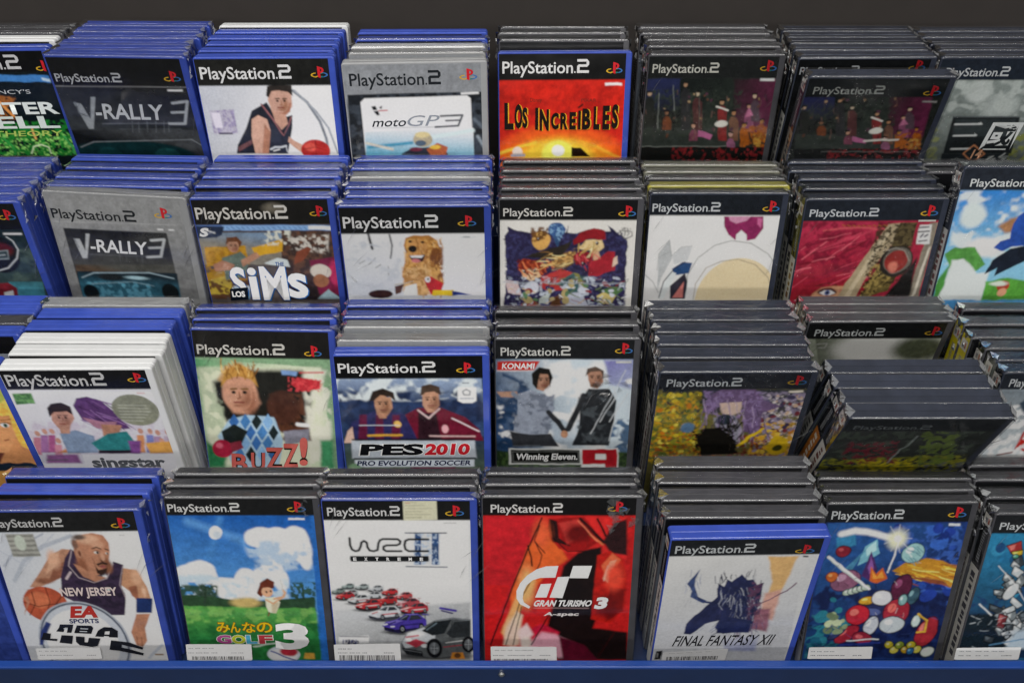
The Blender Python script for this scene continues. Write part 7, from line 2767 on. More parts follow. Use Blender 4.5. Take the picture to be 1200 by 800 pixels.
ART['4_4'] = 'c6c7c8', '''G|cfcfce|b4b6bb|1|259 254 533 1643|2 223 1210 252 1285 1743 -27 1703
P|d0a870|15|859 239 1117 240 1076 580 1035 900 931 897 958 577
P|c89a8c|21|919 734 1063 685 1059 1125 926 1064
P|8a5a68|21|801 949 1011 955 1038 1297 849 1234
G|b4b6c0|8a90b0|25|761 1348 836 1591|621 1374 977 1354 982 1595 689 1586
P|3a4a74|3|232 532 301 385 276 507 281 611 327 772 420 829 392 869 262 771 266 690 210 583
L|2e3a62|3|27|310 772 406 850 493 858 559 725
P|23284a|3|483 669 488 591 545 631 555 527 603 567 670 466 734 545 784 546 832 626 884 588 894 787 881 1007 894 1293 778 1232 754 1304 630 1315 546 1225 565 1111 449 1165 328 1321 264 1304 273 1160 401 938 499 777
L|8a8ea0|2|4|778 1071 776 1148 768 1214
L|5a6080|2|3|525 721 543 789 562 857
L|b4b8c4|2|6|592 793 582 841 569 904
L|b4b8c4|2|4|657 709 654 730 643 762
L|b4b8c4|2|7|619 748 615 802 601 850
L|b4b8c4|2|7|828 810 836 845 850 887
L|c4c6cc|2|5|750 984 753 1017 750 1051
L|8a8ea0|2|5|724 1050 765 1111 799 1180
L|5a6080|2|7|720 878 734 942 758 1015
L|c4c6cc|2|4|628 1076 616 1149 600 1206
L|c4c6cc|2|4|707 980 700 1033 701 1072
L|8a8ea0|2|4|665 990 656 1029 649 1074
L|b4b8c4|2|6|534 716 535 781 533 862
L|c4c6cc|2|3|812 657 810 699 809 742
L|b4b8c4|2|4|808 657 827 724 835 791
L|8a8ea0|2|5|839 878 863 918 882 965
L|5a6080|2|4|922 1144 912 1186 900 1232
L|b4b8c4|2|5|739 1170 772 1231 804 1296
L|c4c6cc|2|5|548 789 540 857 538 917
L|c4c6cc|2|7|696 654 718 705 734 762
L|8a8ea0|2|5|832 1207 845 1251 858 1289
L|c4c6cc|2|6|613 799 621 862 634 922
L|5a6080|2|5|810 839 809 911 796 968
L|5a6080|2|6|690 731 679 790 673 860
L|5a6080|2|7|692 996 681 1043 672 1088
L|b4b8c4|2|6|677 1226 699 1285 725 1338
L|b4b8c4|2|5|548 903 560 945 573 968
L|8a8ea0|2|7|720 875 738 931 755 998
L|8a8ea0|2|7|529 865 548 914 562 962
L|c4c6cc|2|5|709 809 732 867 745 914
L|5a6080|2|7|835 1014 848 1059 857 1091
L|8a8ea0|2|5|734 837 728 873 725 894
L|b4b8c4|2|6|685 1151 692 1206 698 1258
L|c4c6cc|2|5|705 1140 729 1193 755 1248
L|8a8ea0|2|4|879 926 899 985 916 1027
L|c4c6cc|2|3|519 708 530 759 545 811
L|5a6080|2|6|740 1133 741 1179 741 1225
L|c4c6cc|2|6|771 1074 799 1137 831 1193
L|b4b8c4|2|5|745 653 757 706 782 771
L|5a6080|2|7|896 1166 902 1203 905 1232
L|b4b8c4|2|6|799 1146 796 1195 787 1246
L|5a6080|2|5|598 635 597 680 590 739
L|8a8ea0|2|7|728 925 735 958 751 1000
L|8a8ea0|2|4|828 1028 867 1082 896 1134
L|b4b8c4|2|5|801 763 812 839 810 908
L|b4b8c4|2|5|573 738 563 762 566 800
L|b4b8c4|2|6|523 663 524 718 536 789
L|b4b8c4|2|6|693 839 697 905 699 982
L|c4c6cc|2|7|753 1176 755 1234 769 1301
L|5a6080|2|6|681 1214 676 1275 668 1351
L|8a8ea0|2|5|725 684 725 718 727 753
L|5a6080|2|7|744 1208 763 1252 796 1311
L|5a6080|2|6|746 765 783 822 814 894
L|c4c6cc|2|6|636 770 657 824 671 882
L|c4c6cc|2|6|643 805 648 879 652 950
L|b4b8c4|2|7|784 866 795 894 816 925
L|5a6080|2|4|752 838 761 882 773 926
L|5a6080|2|4|723 676 709 734 704 799
L|8a8ea0|2|4|574 798 592 850 613 897
L|b4b8c4|2|4|517 644 525 713 543 778
L|8a8ea0|2|6|795 1066 814 1106 830 1141
L|c4c6cc|2|6|875 1054 875 1097 878 1134
L|5a6080|2|5|571 771 574 836 574 912
L|c4c6cc|2|4|712 1033 730 1070 740 1096
L|8a8ea0|2|3|777 690 789 755 801 812
L|b4b8c4|2|5|822 897 823 966 830 1036
L|b4b8c4|2|4|682 683 695 723 705 753
L|5a6080|2|3|546 945 555 998 566 1060
L|8a8ea0|2|6|818 1042 803 1109 796 1180
L|5a6080|2|5|620 867 641 909 668 965
L|5a6284|2|7|563 1205 530 1245 503 1282
L|14182c|2|6|584 1086 558 1145 525 1213
L|8088a0|2|4|527 1216 509 1250 482 1284
L|14182c|2|7|615 1244 578 1299 532 1350
L|5a6284|2|7|579 1229 546 1263 523 1300
L|8088a0|2|4|630 1239 579 1290 523 1347
L|8088a0|2|4|578 1258 543 1330 507 1391
L|8088a0|2|6|437 1228 406 1262 373 1296
L|6a7aa8|2|3|289 715 285 760 276 801
L|6a7aa8|2|4|199 534 201 581 198 620
L|1c2850|2|4|280 435 280 476 286 513
L|6a7aa8|2|4|314 467 316 537 328 610
L|4a5a88|2|3|326 644 333 716 333 775
L|4a5a88|2|5|228 399 227 449 225 493
L|4a5a88|2|3|236 608 224 655 221 713
L|4a5a88|2|3|321 726 330 807 336 879
L|1c2850|2|3|269 757 268 814 274 852
L|4a5a88|2|5|301 575 311 623 329 655
L|6a7aa8|2|5|208 610 214 668 209 713
L|1c2850|2|3|253 795 241 865 236 917
L|4a5a88|2|5|311 508 317 552 328 589
L|6a7aa8|2|5|286 546 301 575 308 615
L|6a7aa8|2|4|296 712 320 786 345 857
L|1c2850|2|5|268 561 259 629 250 685
L|101230|2|4|614 1090 626 1118 638 1161
L|2a3468|2|3|836 799 831 829 814 842
L|101230|2|3|643 1139 641 1170 647 1211
L|3a2c4c|2|4|873 817 869 860 859 901
L|2a3468|2|5|570 970 554 992 545 1012
L|2a3468|2|4|581 993 583 1058 586 1120
L|2a3468|2|4|878 1206 880 1237 883 1270
L|101230|2|5|550 890 531 931 505 960
L|0e1024|2|3|783 1308 812 1358 842 1398
L|2a3468|2|5|666 841 679 899 695 949
L|101230|2|5|873 951 860 1001 859 1062
L|101230|2|5|771 943 778 984 784 1043
L|101230|2|5|653 1145 665 1202 668 1246
L|3a2c4c|2|3|651 1216 672 1258 693 1290
L|2a3468|2|3|667 1012 703 1061 729 1115
L|3a2c4c|2|4|874 1122 861 1148 859 1176
L|101230|2|4|542 835 555 868 562 901
L|3a2c4c|2|4|777 847 787 896 803 960
L|3a2c4c|2|5|692 1114 694 1140 689 1174
L|101230|2|3|831 1011 867 1060 894 1092
L|101230|2|5|860 738 876 790 890 831
L|2a3468|2|3|879 1108 886 1131 890 1166
L|2a3468|2|5|768 904 782 918 802 943
L|0e1024|2|5|502 750 496 790 489 828
L|3a2c4c|2|5|585 929 566 965 549 1001
L|3a2c4c|2|3|620 708 634 767 642 821
L|3a2c4c|2|4|776 1004 771 1018 756 1043
L|2a3468|2|6|888 1232 919 1271 949 1298
L|101230|2|5|682 790 689 836 704 894
L|3a2c4c|2|5|698 1270 692 1323 690 1367
L|101230|2|6|811 1262 832 1283 844 1312
L|3a2c4c|2|3|753 1243 736 1262 730 1291
L|3a2c4c|2|5|672 1191 653 1219 629 1256
L|0e1024|2|3|608 1189 591 1250 576 1299
L|3a2c4c|2|4|651 1020 645 1051 633 1087
L|0e1024|2|6|893 910 906 963 924 1028
L|101230|2|4|596 896 600 952 615 1016
L|2a3468|2|4|921 1161 901 1183 886 1223
L|0e1024|2|5|819 1158 814 1204 810 1265
L|0e1024|2|5|577 1168 564 1223 553 1275
L|101230|2|5|863 904 881 951 895 999
L|101230|2|4|651 1182 653 1217 659 1257
L|2a3468|2|3|688 1238 687 1287 693 1352
L|101230|2|5|841 917 860 967 886 1007
L|2a3468|2|3|863 1077 891 1137 914 1201
L|0e1024|2|5|558 865 580 921 592 965
L|0e1024|2|4|750 1040 777 1086 817 1146
L|101230|2|5|740 1031 723 1067 710 1109
L|2a3468|2|6|867 948 893 979 919 1005
L|3a2c4c|2|6|789 968 794 999 804 1027
L|0e1024|2|3|672 1237 665 1281 666 1316
L|2a3468|2|4|621 840 649 898 671 962
L|2a3468|2|4|535 816 532 876 534 933
L|101230|2|5|694 686 672 717 649 754
L|0e1024|2|4|740 1096 752 1119 769 1159
L|101230|2|6|660 789 688 828 716 875
L|2a3468|2|4|571 885 593 957 610 1013
L|3a2c4c|2|4|683 1083 683 1134 683 1194
L|2a3468|2|6|821 972 839 1028 858 1091
L|0e1024|2|4|615 1262 640 1318 663 1390
L|5a3a50|2|5|925 1124 933 1187 944 1248
L|7a5a70|2|3|856 784 874 871 887 946
L|5a3a50|2|5|925 1172 924 1216 921 1250
L|5a3a50|2|4|829 780 832 856 834 917
L|a08890|2|3|847 810 851 857 856 915
L|5a3a50|2|4|801 796 806 856 820 916
L|a08890|2|3|821 966 834 1028 836 1073
L|5a3a50|2|4|799 916 828 983 846 1051
L|7a5a70|2|6|818 815 823 862 837 914
L|7a5a70|2|3|862 959 869 1021 880 1074
L|7a5a70|2|5|817 941 816 1019 810 1087
L|5a3a50|2|5|827 1053 831 1084 834 1124
L|5a3a50|2|5|815 999 825 1039 836 1096
L|a08890|2|4|872 836 886 891 908 952
L|a08890|2|5|876 1174 881 1258 883 1340
L|7a5a70|2|6|915 1146 905 1218 903 1293
L|5a3a50|2|3|910 1166 927 1224 943 1286
L|a08890|2|3|912 897 914 958 917 1025
L|5a3a50|2|3|841 887 849 945 868 1015
L|a08890|2|4|798 747 816 804 834 856
L|a08890|2|5|936 1025 960 1091 988 1157
L|5a3a50|2|4|785 822 793 866 807 902
L|7a5a70|2|6|838 840 838 878 841 917
L|5a3a50|2|3|833 953 843 1009 863 1079
L|5a3a50|2|5|825 989 833 1067 851 1153
L|a08890|2|3|903 1007 918 1061 942 1116
L|12142a|2|8|586 525 582 497 586 469
L|12142a|2|5|540 509 532 478 524 439
L|2a3058|2|7|563 635 568 593 585 559
L|12142a|2|7|518 586 515 534 507 492
L|1c2040|2|7|726 581 723 552 718 524
L|1c2040|2|5|786 604 797 572 803 539
L|2a3058|2|6|705 615 713 562 722 524
L|12142a|2|8|527 568 534 535 547 499
L|2a3058|2|5|798 575 780 523 774 486
L|12142a|2|5|738 509 744 478 741 439
L|1c2040|2|5|632 647 611 612 589 575
L|2a3058|2|7|592 662 574 601 565 543
L|2a3058|2|6|844 690 856 661 857 624
L|1c2040|2|5|546 506 525 465 505 418
L|1c2040|2|7|464 585 454 538 442 491
L|12142a|2|6|729 506 741 457 748 414
L|1c2040|2|7|512 636 497 604 486 585
L|12142a|2|7|510 620 500 565 497 500
L|1c2040|2|9|517 547 503 508 497 469
L|12142a|2|5|658 564 634 522 612 467
L|12142a|2|5|491 712 492 683 483 648
L|1c2040|2|7|717 513 719 470 728 434
L|1c2040|2|8|678 640 680 590 673 533
L|1c2040|2|5|561 611 556 582 545 556
L|2a3058|2|5|710 573 720 524 722 477
L|12142a|2|7|549 535 534 488 512 444
L|12142a|2|5|780 515 782 456 777 400
L|2a3058|2|4|785 572 793 520 798 461
L|2a3058|2|8|549 722 528 676 501 641
L|1c2040|2|7|878 651 861 611 852 558
L|4a4a70|2|7|783 1310 799 1373 822 1427
L|4a4a70|2|7|802 1123 813 1166 817 1213
L|7a6a80|2|5|927 1262 937 1315 942 1359
L|4a4a70|2|7|931 1198 930 1233 932 1262
L|4a4a70|2|8|903 1302 906 1329 912 1373
L|7a6a80|2|9|758 1289 765 1342 776 1399
L|7a6a80|2|7|752 1272 776 1331 789 1381
L|4a4a70|2|9|750 1147 760 1202 762 1246
L|4a4a70|2|6|854 1188 849 1225 849 1266
L|4a4a70|2|4|955 1301 977 1354 985 1393
L|7a6a80|2|6|970 1154 988 1209 1010 1273
L|4a4a70|2|5|767 1200 771 1237 783 1290
L|7a6a80|2|5|735 1219 752 1292 762 1345
L|7a6a80|2|4|698 1143 708 1204 718 1247
L|4a4a70|2|6|933 1164 928 1198 930 1222
L|4a4a70|2|8|730 1236 736 1280 744 1336
L|7a6a80|2|7|897 1264 904 1305 906 1332
L|4a4a70|2|4|704 1123 719 1164 728 1196
P|20264a|7|560 1197 609 1056 865 1119 879 1307 576 1307
N|5a3a54|7|27|0.5|7|738 571 878 601 936 1121 830 1118
L|6a5060|3|14|879 896 1015 791 1102 712 1172 595
T|FINAL FANTASY XII|179 1495 922 156|17181c|0.012|0.22|
L|17181c|1|5|152 1500 1112 1508
K|d6d6d6|102 1575 717 1532 710 1726 102 1707
P|1a1a1c|2|42 1573 101 1562 97 1698 32 1705
L|9a9a9c|2|9|58 1604 61 1666
B2|150 1647 646 1640 644 1714 146 1705
L2|a4a4a6|2|7|163 1595 217 1590
L2|a4a4a6|2|7|235 1591 289 1586
L2|a4a4a6|2|7|325 1586 379 1581
L2|a4a4a6|2|7|416 1581 470 1577
L2|a4a4a6|2|7|506 1576 560 1572
P|26282c|2|1157 236 1207 238 1211 257 1161 256
H|191b1d|220
PS|55 185 678 112|b8bcbe
LG|1157|158|1|0'''
ART['4_5'] = '1f3a78', '''G|2a5a9a|1a2c60|2|308 233 1009 889|36 209 1262 217 1383 1746 36 1734
N|3a60b0|12|46|0.5|4|652 235 1266 240 1378 1135 838 1033
N|141f4a|16|79|0.5|8|-62 881 1347 988 1383 1746 57 1735
N|2f7a8c|16|81|0.5|3|-14 1223 349 1226 347 1737 36 1734
P|3a8ab0|15|137 367 296 278 322 437 158 505
E|2c50a8|2|1401|1089|30|22|0.9
E|2c50a8|2|1210|474|41|24|-0.2
E|1c3480|2|1012|884|76|59|-0.7
E|1c3480|2|682|281|64|38|1.2
E|3a68c0|2|783|409|35|24|0
E|24409a|2|1376|844|47|37|1.2
E|24409a|2|1251|944|35|45|0.6
E|24409a|2|1020|713|52|52|-0.4
E|24409a|2|1347|1044|51|35|-0.5
E|1c3480|2|1102|399|82|54|-0.6
E|24409a|2|1282|980|48|37|0
E|1c3480|2|1327|798|39|35|-0.9
E|1c3480|2|1110|311|61|52|1.2
E|3a68c0|2|1130|377|54|23|1.2
E|3a68c0|2|1118|308|51|26|1.4
E|1c3480|2|787|887|23|34|0.7
E|3a68c0|2|968|262|41|30|-0.5
E|1c3480|2|1153|902|35|26|0.2
E|24409a|2|1025|299|52|37|-0.1
E|2c50a8|2|899|828|29|44|1.3
E|1c3480|2|1100|935|38|56|-0.7
E|3a68c0|2|1089|617|35|21|-1.1
E|2c50a8|2|831|645|55|27|-0.2
E|1c3480|2|903|766|47|45|0.1
E|2c50a8|2|664|287|47|27|-1.2
E|2c50a8|2|786|906|36|28|-0.6
E|3a68c0|2|1075|440|80|53|0
E|3a68c0|2|1011|303|62|42|-0.1
E|1c3480|2|821|1094|31|40|-0.4
E|1c3480|2|776|849|27|34|1
E|24409a|2|1151|311|45|48|-1.3
E|2c50a8|2|886|575|56|57|-1.2
E|1c3480|2|999|877|34|23|-1.1
E|3a68c0|2|841|996|67|33|0.5
E|1c3480|2|1249|886|70|33|-0.4
E|24409a|2|1093|1011|82|64|-0.6
E|24409a|2|874|676|47|38|-1.2
E|3a68c0|2|1192|754|46|21|-0.2
E|2c50a8|2|710|331|49|47|-0.8
E|1c3480|2|1175|847|36|42|1.3
E|1c3480|2|1123|343|39|32|1.3
E|3a68c0|2|941|1019|45|44|0.9
E|2c50a8|2|1009|896|47|37|0.6
E|1c3480|2|1342|870|59|54|-1.3
E|3a68c0|2|1275|888|50|50|1.4
E|24409a|2|1037|269|55|48|-1.4
E|1a3a6a|2|119|1377|44|40|0.3
E|1c5a74|2|372|1332|69|42|1
E|1a3a6a|2|222|1442|28|40|-0.3
E|1a3a6a|2|56|1532|25|38|1
E|2a7a8c|2|136|1413|74|70|-0.3
E|2a7a8c|2|327|1316|46|42|-0.8
E|2a7a8c|2|388|1309|50|55|0.2
E|2a7a8c|2|220|1290|45|43|1.1
E|2a7a8c|2|424|1466|50|40|0.2
E|1a3a6a|2|271|1164|50|38|-0.1
E|1c5a74|2|268|1341|41|28|-0.6
E|1a3a6a|2|358|1599|40|26|0.3
E|1c5a74|2|279|1632|57|31|-1.3
E|2a7a8c|2|209|1048|32|26|0.6
E|1c5a74|2|385|1247|57|34|-0.1
E|1a3a6a|2|239|1444|38|59|0.9
E|2a7a8c|2|142|1438|54|41|-0.6
E|2a7a8c|2|182|1541|44|62|0.4
E|1a3a6a|2|58|1433|63|44|-0.7
E|1c5a74|2|221|1409|88|46|-0.1
E|2a7a8c|2|235|1233|52|46|-0.7
E|1a3a6a|2|288|1095|68|38|0
E|1a3a6a|2|252|1201|41|41|-1.2
E|2a7a8c|2|132|1242|74|67|-1.3
E|2a7a8c|2|282|1169|41|32|0.1
E|1c5a74|2|126|1553|78|47|1
P|c08a2c|6|702 724 805 645 989 586 1152 617 1313 712 1315 795 1293 920 1103 861 876 811
L|e8c84c|2|8|837 669 899 683 972 698
L|d8a838|2|12|1234 662 1322 682 1402 708
L|d8a838|2|11|742 763 816 777 895 787
L|c07a2c|2|9|1193 809 1293 814 1397 829
L|8a4a24|2|11|786 815 877 852 982 893
L|8a4a24|2|8|898 785 985 793 1075 810
L|8a4a24|2|11|1139 659 1243 669 1345 677
L|c07a2c|2|11|807 770 929 778 1058 793
L|e8c84c|2|10|898 749 961 771 1024 800
L|e8c84c|2|12|1169 674 1242 709 1324 738
L|8a4a24|2|10|1241 783 1294 802 1354 832
L|f0dc7c|2|7|1197 806 1254 826 1320 848
L|e8c84c|2|11|943 821 998 831 1056 844
L|d8a838|2|11|1257 755 1324 765 1402 789
L|f0dc7c|2|7|1058 824 1154 861 1256 884
L|c07a2c|2|9|1015 788 1146 818 1282 848
L|d8a838|2|8|838 728 927 750 1016 784
L|d8a838|2|8|843 688 965 712 1087 725
L|e8c84c|2|7|790 751 893 790 1000 843
L|c07a2c|2|12|1203 811 1290 848 1369 882
L|c07a2c|2|13|1011 767 1092 787 1163 818
L|d8a838|2|12|1243 771 1368 779 1492 792
L|c07a2c|2|6|1194 775 1290 793 1379 820
L|c07a2c|2|12|1197 655 1265 681 1325 705
L|c07a2c|2|7|836 768 967 793 1088 818
L|d8a838|2|12|1081 671 1149 688 1231 714
L|f0dc7c|2|13|1197 704 1258 712 1320 729
L|e8c84c|2|12|940 785 1022 822 1113 854
L|e8c84c|2|10|994 729 1112 780 1227 819
L|8a4a24|2|7|1218 738 1319 743 1416 760
L|d8a838|2|10|980 710 1101 742 1235 781
L|d8a838|2|8|990 779 1051 791 1114 808
L|8a4a24|2|11|833 804 892 814 951 812
L|f0dc7c|2|11|1041 817 1132 837 1222 864
L|d8a838|2|8|923 769 985 776 1046 781
L|e8c84c|2|12|1214 688 1316 729 1429 768
L|f0dc7c|2|12|895 716 1013 738 1141 749
L|f0dc7c|2|13|1161 797 1236 826 1298 855
L|c07a2c|2|10|779 813 851 847 915 874
L|f0dc7c|2|7|1158 706 1243 743 1333 779
P|8a4a30|8|849 773 1198 842 1287 910 1085 870
P|3a86b0|8|148 379 288 289 320 426 168 510
P|7ab4c4|4|379 670 413 461 509 381 558 527 485 600
P|b8dce0|6|426 484 500 404 529 496 450 565
P|4a86a8|4|266 697 411 512 444 452 332 721
E|2a1020|3|221|510|74|65|-0.3
E|8a2434|4|221|510|66|56|-0.3
E|c85a60|6|199|494|23|19|-0.3
E|3a2444|3|297|835|146|115|-0.5
E|8a5a74|4|297|835|138|105|-0.5
E|b890a8|6|251|804|48|37|-0.5
E|4a2420|3|162|787|59|62|0
E|c86a30|4|162|787|51|52|0
E|e8a868|6|143|770|18|18|0
E|2a4a60|3|863|538|105|116|0.5
E|9cc4c4|4|863|538|97|107|0.5
E|e8f4f0|6|828|505|34|37|0.5
L|6a98a4|2|8|853 515 893 541 939 567
L|6a98a4|2|9|848 594 881 631 908 672
L|6a98a4|2|9|803 496 837 515 868 534
L|d8ecec|2|10|794 503 829 545 856 580
L|6a98a4|2|7|842 510 884 524 920 550
L|6a98a4|2|9|848 466 892 497 928 539
L|6a98a4|2|5|825 582 865 608 906 648
L|6a98a4|2|10|873 592 901 613 928 641
L|6a98a4|2|8|885 469 924 499 958 523
L|6a98a4|2|7|800 584 838 612 880 655
E|3a4a50|3|328|968|48|41|-0.4
E|b4c4b4|4|328|968|40|32|-0.4
E|eef4ec|6|315|958|14|11|-0.4
E|3a4a50|3|370|954|48|41|-0.4
E|b4c4b4|4|370|954|40|32|-0.4
E|eef4ec|6|356|944|14|11|-0.4
E|3a4a50|3|411|940|48|41|-0.4
E|b4c4b4|4|411|940|40|31|-0.4
E|eef4ec|6|398|930|14|11|-0.4
E|3a4a50|3|453|925|48|41|-0.4
E|b4c4b4|4|453|925|40|31|-0.4
E|eef4ec|6|439|916|14|11|-0.4
E|3a4a50|3|494|911|48|41|-0.4
E|b4c4b4|4|494|911|40|31|-0.4
E|eef4ec|6|480|902|14|11|-0.4
L|dfe8ff|13|65|178 322 298 291 476 320 679 383
L|ffffff|4|29|196 318 318 296 497 334 674 376
E|e8f0c0|43|691|383|85|101|0
E|fdfdf0|10|694|378|35|41|0
L|f4f8e8|4|6|694 378 821 379
L|f4f8e8|4|6|694 378 809 478
L|f4f8e8|4|6|694 378 743 528
L|f4f8e8|4|6|694 378 654 509
L|f4f8e8|4|6|694 378 583 428
L|f4f8e8|4|6|694 378 565 325
L|f4f8e8|4|6|694 378 608 246
L|f4f8e8|4|6|694 378 690 231
L|f4f8e8|4|6|694 378 774 283
L|e8eee0|4|15|709 399 695 579 666 743
L|f0f0e4|3|29|100 570 309 750 524 928
L|b8c4c0|3|10|114 598 313 773 511 933
P|4a2a60|5|434 789 459 624 485 512 542 648 568 723 505 837
P|8a5aa0|8|471 694 490 566 532 695 497 765
P|c8622a|3|509 837 501 676 562 756 617 686 672 819 593 866
P|f09a40|6|533 813 521 723 572 790 616 724 639 814
E|1c0c20|3|825|912|95|150|0.2
E|58203c|4|825|912|87|140|0.2
E|9a5078|6|792|870|31|49|0.2
E|141c2a|3|953|1009|60|107|0.2
E|3a5a6a|4|953|1009|52|98|0.2
E|8ab0b8|6|931|980|18|34|0.2
E|10142c|3|672|1229|250|125|0.15
E|28305c|4|672|1229|242|115|0.15
E|5a68a0|6|593|1193|85|40|0.15
E|3a0c1c|3|470|1227|117|120|0.3
E|b82434|4|470|1227|109|110|0.3
E|f07a70|6|433|1195|38|38|0.3
E|380c1c|3|827|1193|129|159|0
E|a42a3c|4|827|1193|121|149|0
E|e07068|6|782|1148|42|52|0
E|5a3a10|3|533|1060|80|51|-0.2
E|d0a030|4|533|1060|72|42|-0.2
E|f4e080|6|509|1047|25|14|-0.2
E|3a3440|3|662|1032|100|93|0.3
E|d4d4d8|4|662|1032|92|83|0.3
E|ffffff|6|629|1007|32|29|0.3
E|203038|3|866|1058|48|69|0
E|8ab4b4|4|866|1058|40|59|0
E|d8f0ec|6|851|1040|14|21|0
E|2c2c40|3|617|1354|69|116|0.2
E|c4c8d0|4|617|1354|61|106|0.2
E|ffffff|6|593|1321|21|37|0.2
E|2c3040|3|813|1343|126|101|-0.1
E|c0c8cc|4|813|1343|118|91|-0.1
E|ffffff|6|774|1315|41|32|-0.1
E|2c0c1c|3|405|1453|143|77|-0.8
E|9a2436|4|405|1453|135|66|-0.8
E|d86a68|6|361|1433|47|23|-0.8
E|0c1024|3|311|1440|110|41|-0.8
E|303c68|4|311|1440|102|31|-0.8
E|6a7ab0|6|279|1429|36|11|-0.8
E|2a0c1a|3|556|1501|102|72|0.4
E|8a2438|4|556|1501|94|62|0.4
E|c86068|6|524|1482|33|21|0.4
E|6a7c5c|2|346|1384|23|23|0.3
E|8a9c78|2|375|1364|26|32|0.7
E|a8b890|2|266|1316|42|39|0.7
E|c0cca8|2|315|1334|22|15|0.9
E|a8b890|2|333|1294|28|25|-1.2
E|6a7c5c|2|212|1404|44|46|-0.9
E|8a9c78|2|312|1420|51|33|-0.2
E|a8b890|2|241|1215|26|33|-0.6
E|a8b890|2|226|1303|32|27|0.1
E|6a7c5c|2|212|1228|36|34|-0.6
E|c0cca8|2|313|1303|19|22|0.9
E|c0cca8|2|209|1330|44|47|0.9
E|c0cca8|2|284|1301|54|28|0.5
E|8a9c78|2|281|1361|31|31|0.3
E|6a7c5c|2|246|1248|46|37|-0.2
E|c0cca8|2|282|1331|29|31|-0.6
E|340c18|3|1156|1434|102|189|0.2
E|a42c38|4|1156|1434|94|178|0.2
E|e08078|6|1117|1381|33|62|0.2
E|283840|3|1033|1302|45|75|0
E|c8d8d4|4|1033|1302|37|65|0
E|ffffff|6|1019|1282|13|23|0
L|d8b040|3|22|1038 1222 1133 1295 1144 1434 1067 1439
L|6a4a10|2|6|1053 1237 1122 1303 1128 1419
E|2c3418|3|826|1585|49|49|0
E|c8b830|4|826|1585|41|39|0
E|f4f0a8|6|812|1575|14|13|0
E|2c3418|3|890|1643|49|49|0.5
E|d8cc58|4|890|1643|41|39|0.5
E|f4f0a8|6|876|1632|14|14|0.5
E|2c3418|3|933|1586|49|49|1
E|8a9a34|4|933|1586|41|39|1
E|f4f0a8|6|919|1576|14|13|1
E|2c3418|3|997|1644|50|49|1.5
E|c8a028|4|997|1644|41|39|1.5
E|f4f0a8|6|983|1633|14|14|1.5
E|2c3418|3|1040|1587|49|49|2
E|c8b830|4|1040|1587|41|39|2
E|f4f0a8|6|1026|1577|14|13|2
E|2c3418|3|1105|1645|50|49|2.5
E|d8cc58|4|1105|1645|41|39|2.5
E|f4f0a8|6|1090|1634|14|14|2.5
E|34484c|3|1213|1672|74|63|-0.3
E|d8e4d8|4|1213|1672|66|52|-0.3
E|ffffff|6|1189|1656|23|18|-0.3
E|0c1c3c|3|1046|1660|39|50|0
E|2c6aa0|4|1046|1660|31|39|0
E|8ac4ec|6|1033|1649|11|14|0
L|0c1430|2|7|671 1527 714 1530 746 1536
L|3a4a80|2|4|669 1625 685 1600 712 1579
L|3a4a80|2|7|1166 1260 1204 1276 1234 1286
L|0c1430|2|8|197 1645 253 1676 317 1692
L|3a4a80|2|8|196 1416 222 1386 245 1341
L|3a4a80|2|5|761 1459 790 1406 815 1353
L|3a4a80|2|7|112 1556 180 1611 252 1653
L|1a2448|2|6|532 1368 564 1341 596 1306
L|0c1430|2|5|114 1600 164 1572 211 1559
L|1a2448|2|5|849 1575 864 1544 893 1524
L|1a2448|2|7|827 1253 862 1243 898 1228
L|0c1430|2|8|398 1680 445 1667 497 1645
L|0c1430|2|5|51 1344 100 1357 143 1373
L|1a2448|2|5|196 1388 236 1386 267 1376
L|1a2448|2|8|227 1583 275 1578 325 1558
L|3a4a80|2|7|250 1356 294 1376 334 1399
L|0c1430|2|6|989 1469 999 1443 1014 1405
L|3a4a80|2|5|360 1423 413 1466 463 1497
L|0c1430|2|5|103 1420 129 1372 153 1330
L|0c1430|2|8|995 1486 1023 1431 1040 1362
L|1a2448|2|7|759 1590 784 1569 817 1557
L|3a4a80|2|5|928 1455 967 1450 1007 1453
L|0c1430|2|4|559 1373 598 1376 634 1384
L|0c1430|2|5|930 1522 962 1507 996 1494
L|f0ece4|2|5|928 613 937 630 956 637
L|120c1c|2|4|989 1382 998 1365 1011 1347
L|120c1c|2|4|933 759 953 750 963 740
L|120c1c|2|6|582 919 583 890 587 866
L|f0ece4|2|5|627 1201 635 1214 650 1229
L|f0ece4|2|4|907 1256 908 1221 903 1201
L|120c1c|2|5|265 955 286 975 296 1004
L|120c1c|2|4|573 660 584 655 595 639
L|120c1c|2|5|528 657 537 690 556 718
L|f0ece4|2|7|214 794 216 818 225 830
L|f0ece4|2|3|356 980 388 978 417 976
L|120c1c|2|3|956 778 970 790 993 814
L|120c1c|2|5|515 1099 537 1087 548 1082
L|120c1c|2|4|604 625 627 620 658 611
L|120c1c|2|6|542 996 548 984 553 958
L|120c1c|2|5|458 841 490 856 509 861
L|120c1c|2|4|695 1337 703 1375 712 1403
L|120c1c|2|6|289 859 309 871 331 896
L|120c1c|2|5|639 677 661 705 675 729
L|120c1c|2|7|704 1179 721 1175 733 1165
L|120c1c|2|5|819 1052 838 1079 857 1104
L|120c1c|2|6|929 625 954 604 968 597
L|f0ece4|2|6|827 1208 833 1173 835 1151
L|120c1c|2|5|541 723 555 737 562 764
L|120c1c|2|6|616 1281 634 1276 657 1259
L|120c1c|2|6|560 730 566 707 562 688
L|120c1c|2|6|230 849 238 861 246 885
L|120c1c|2|5|564 857 577 885 592 907
L|120c1c|2|6|773 1187 789 1153 794 1123
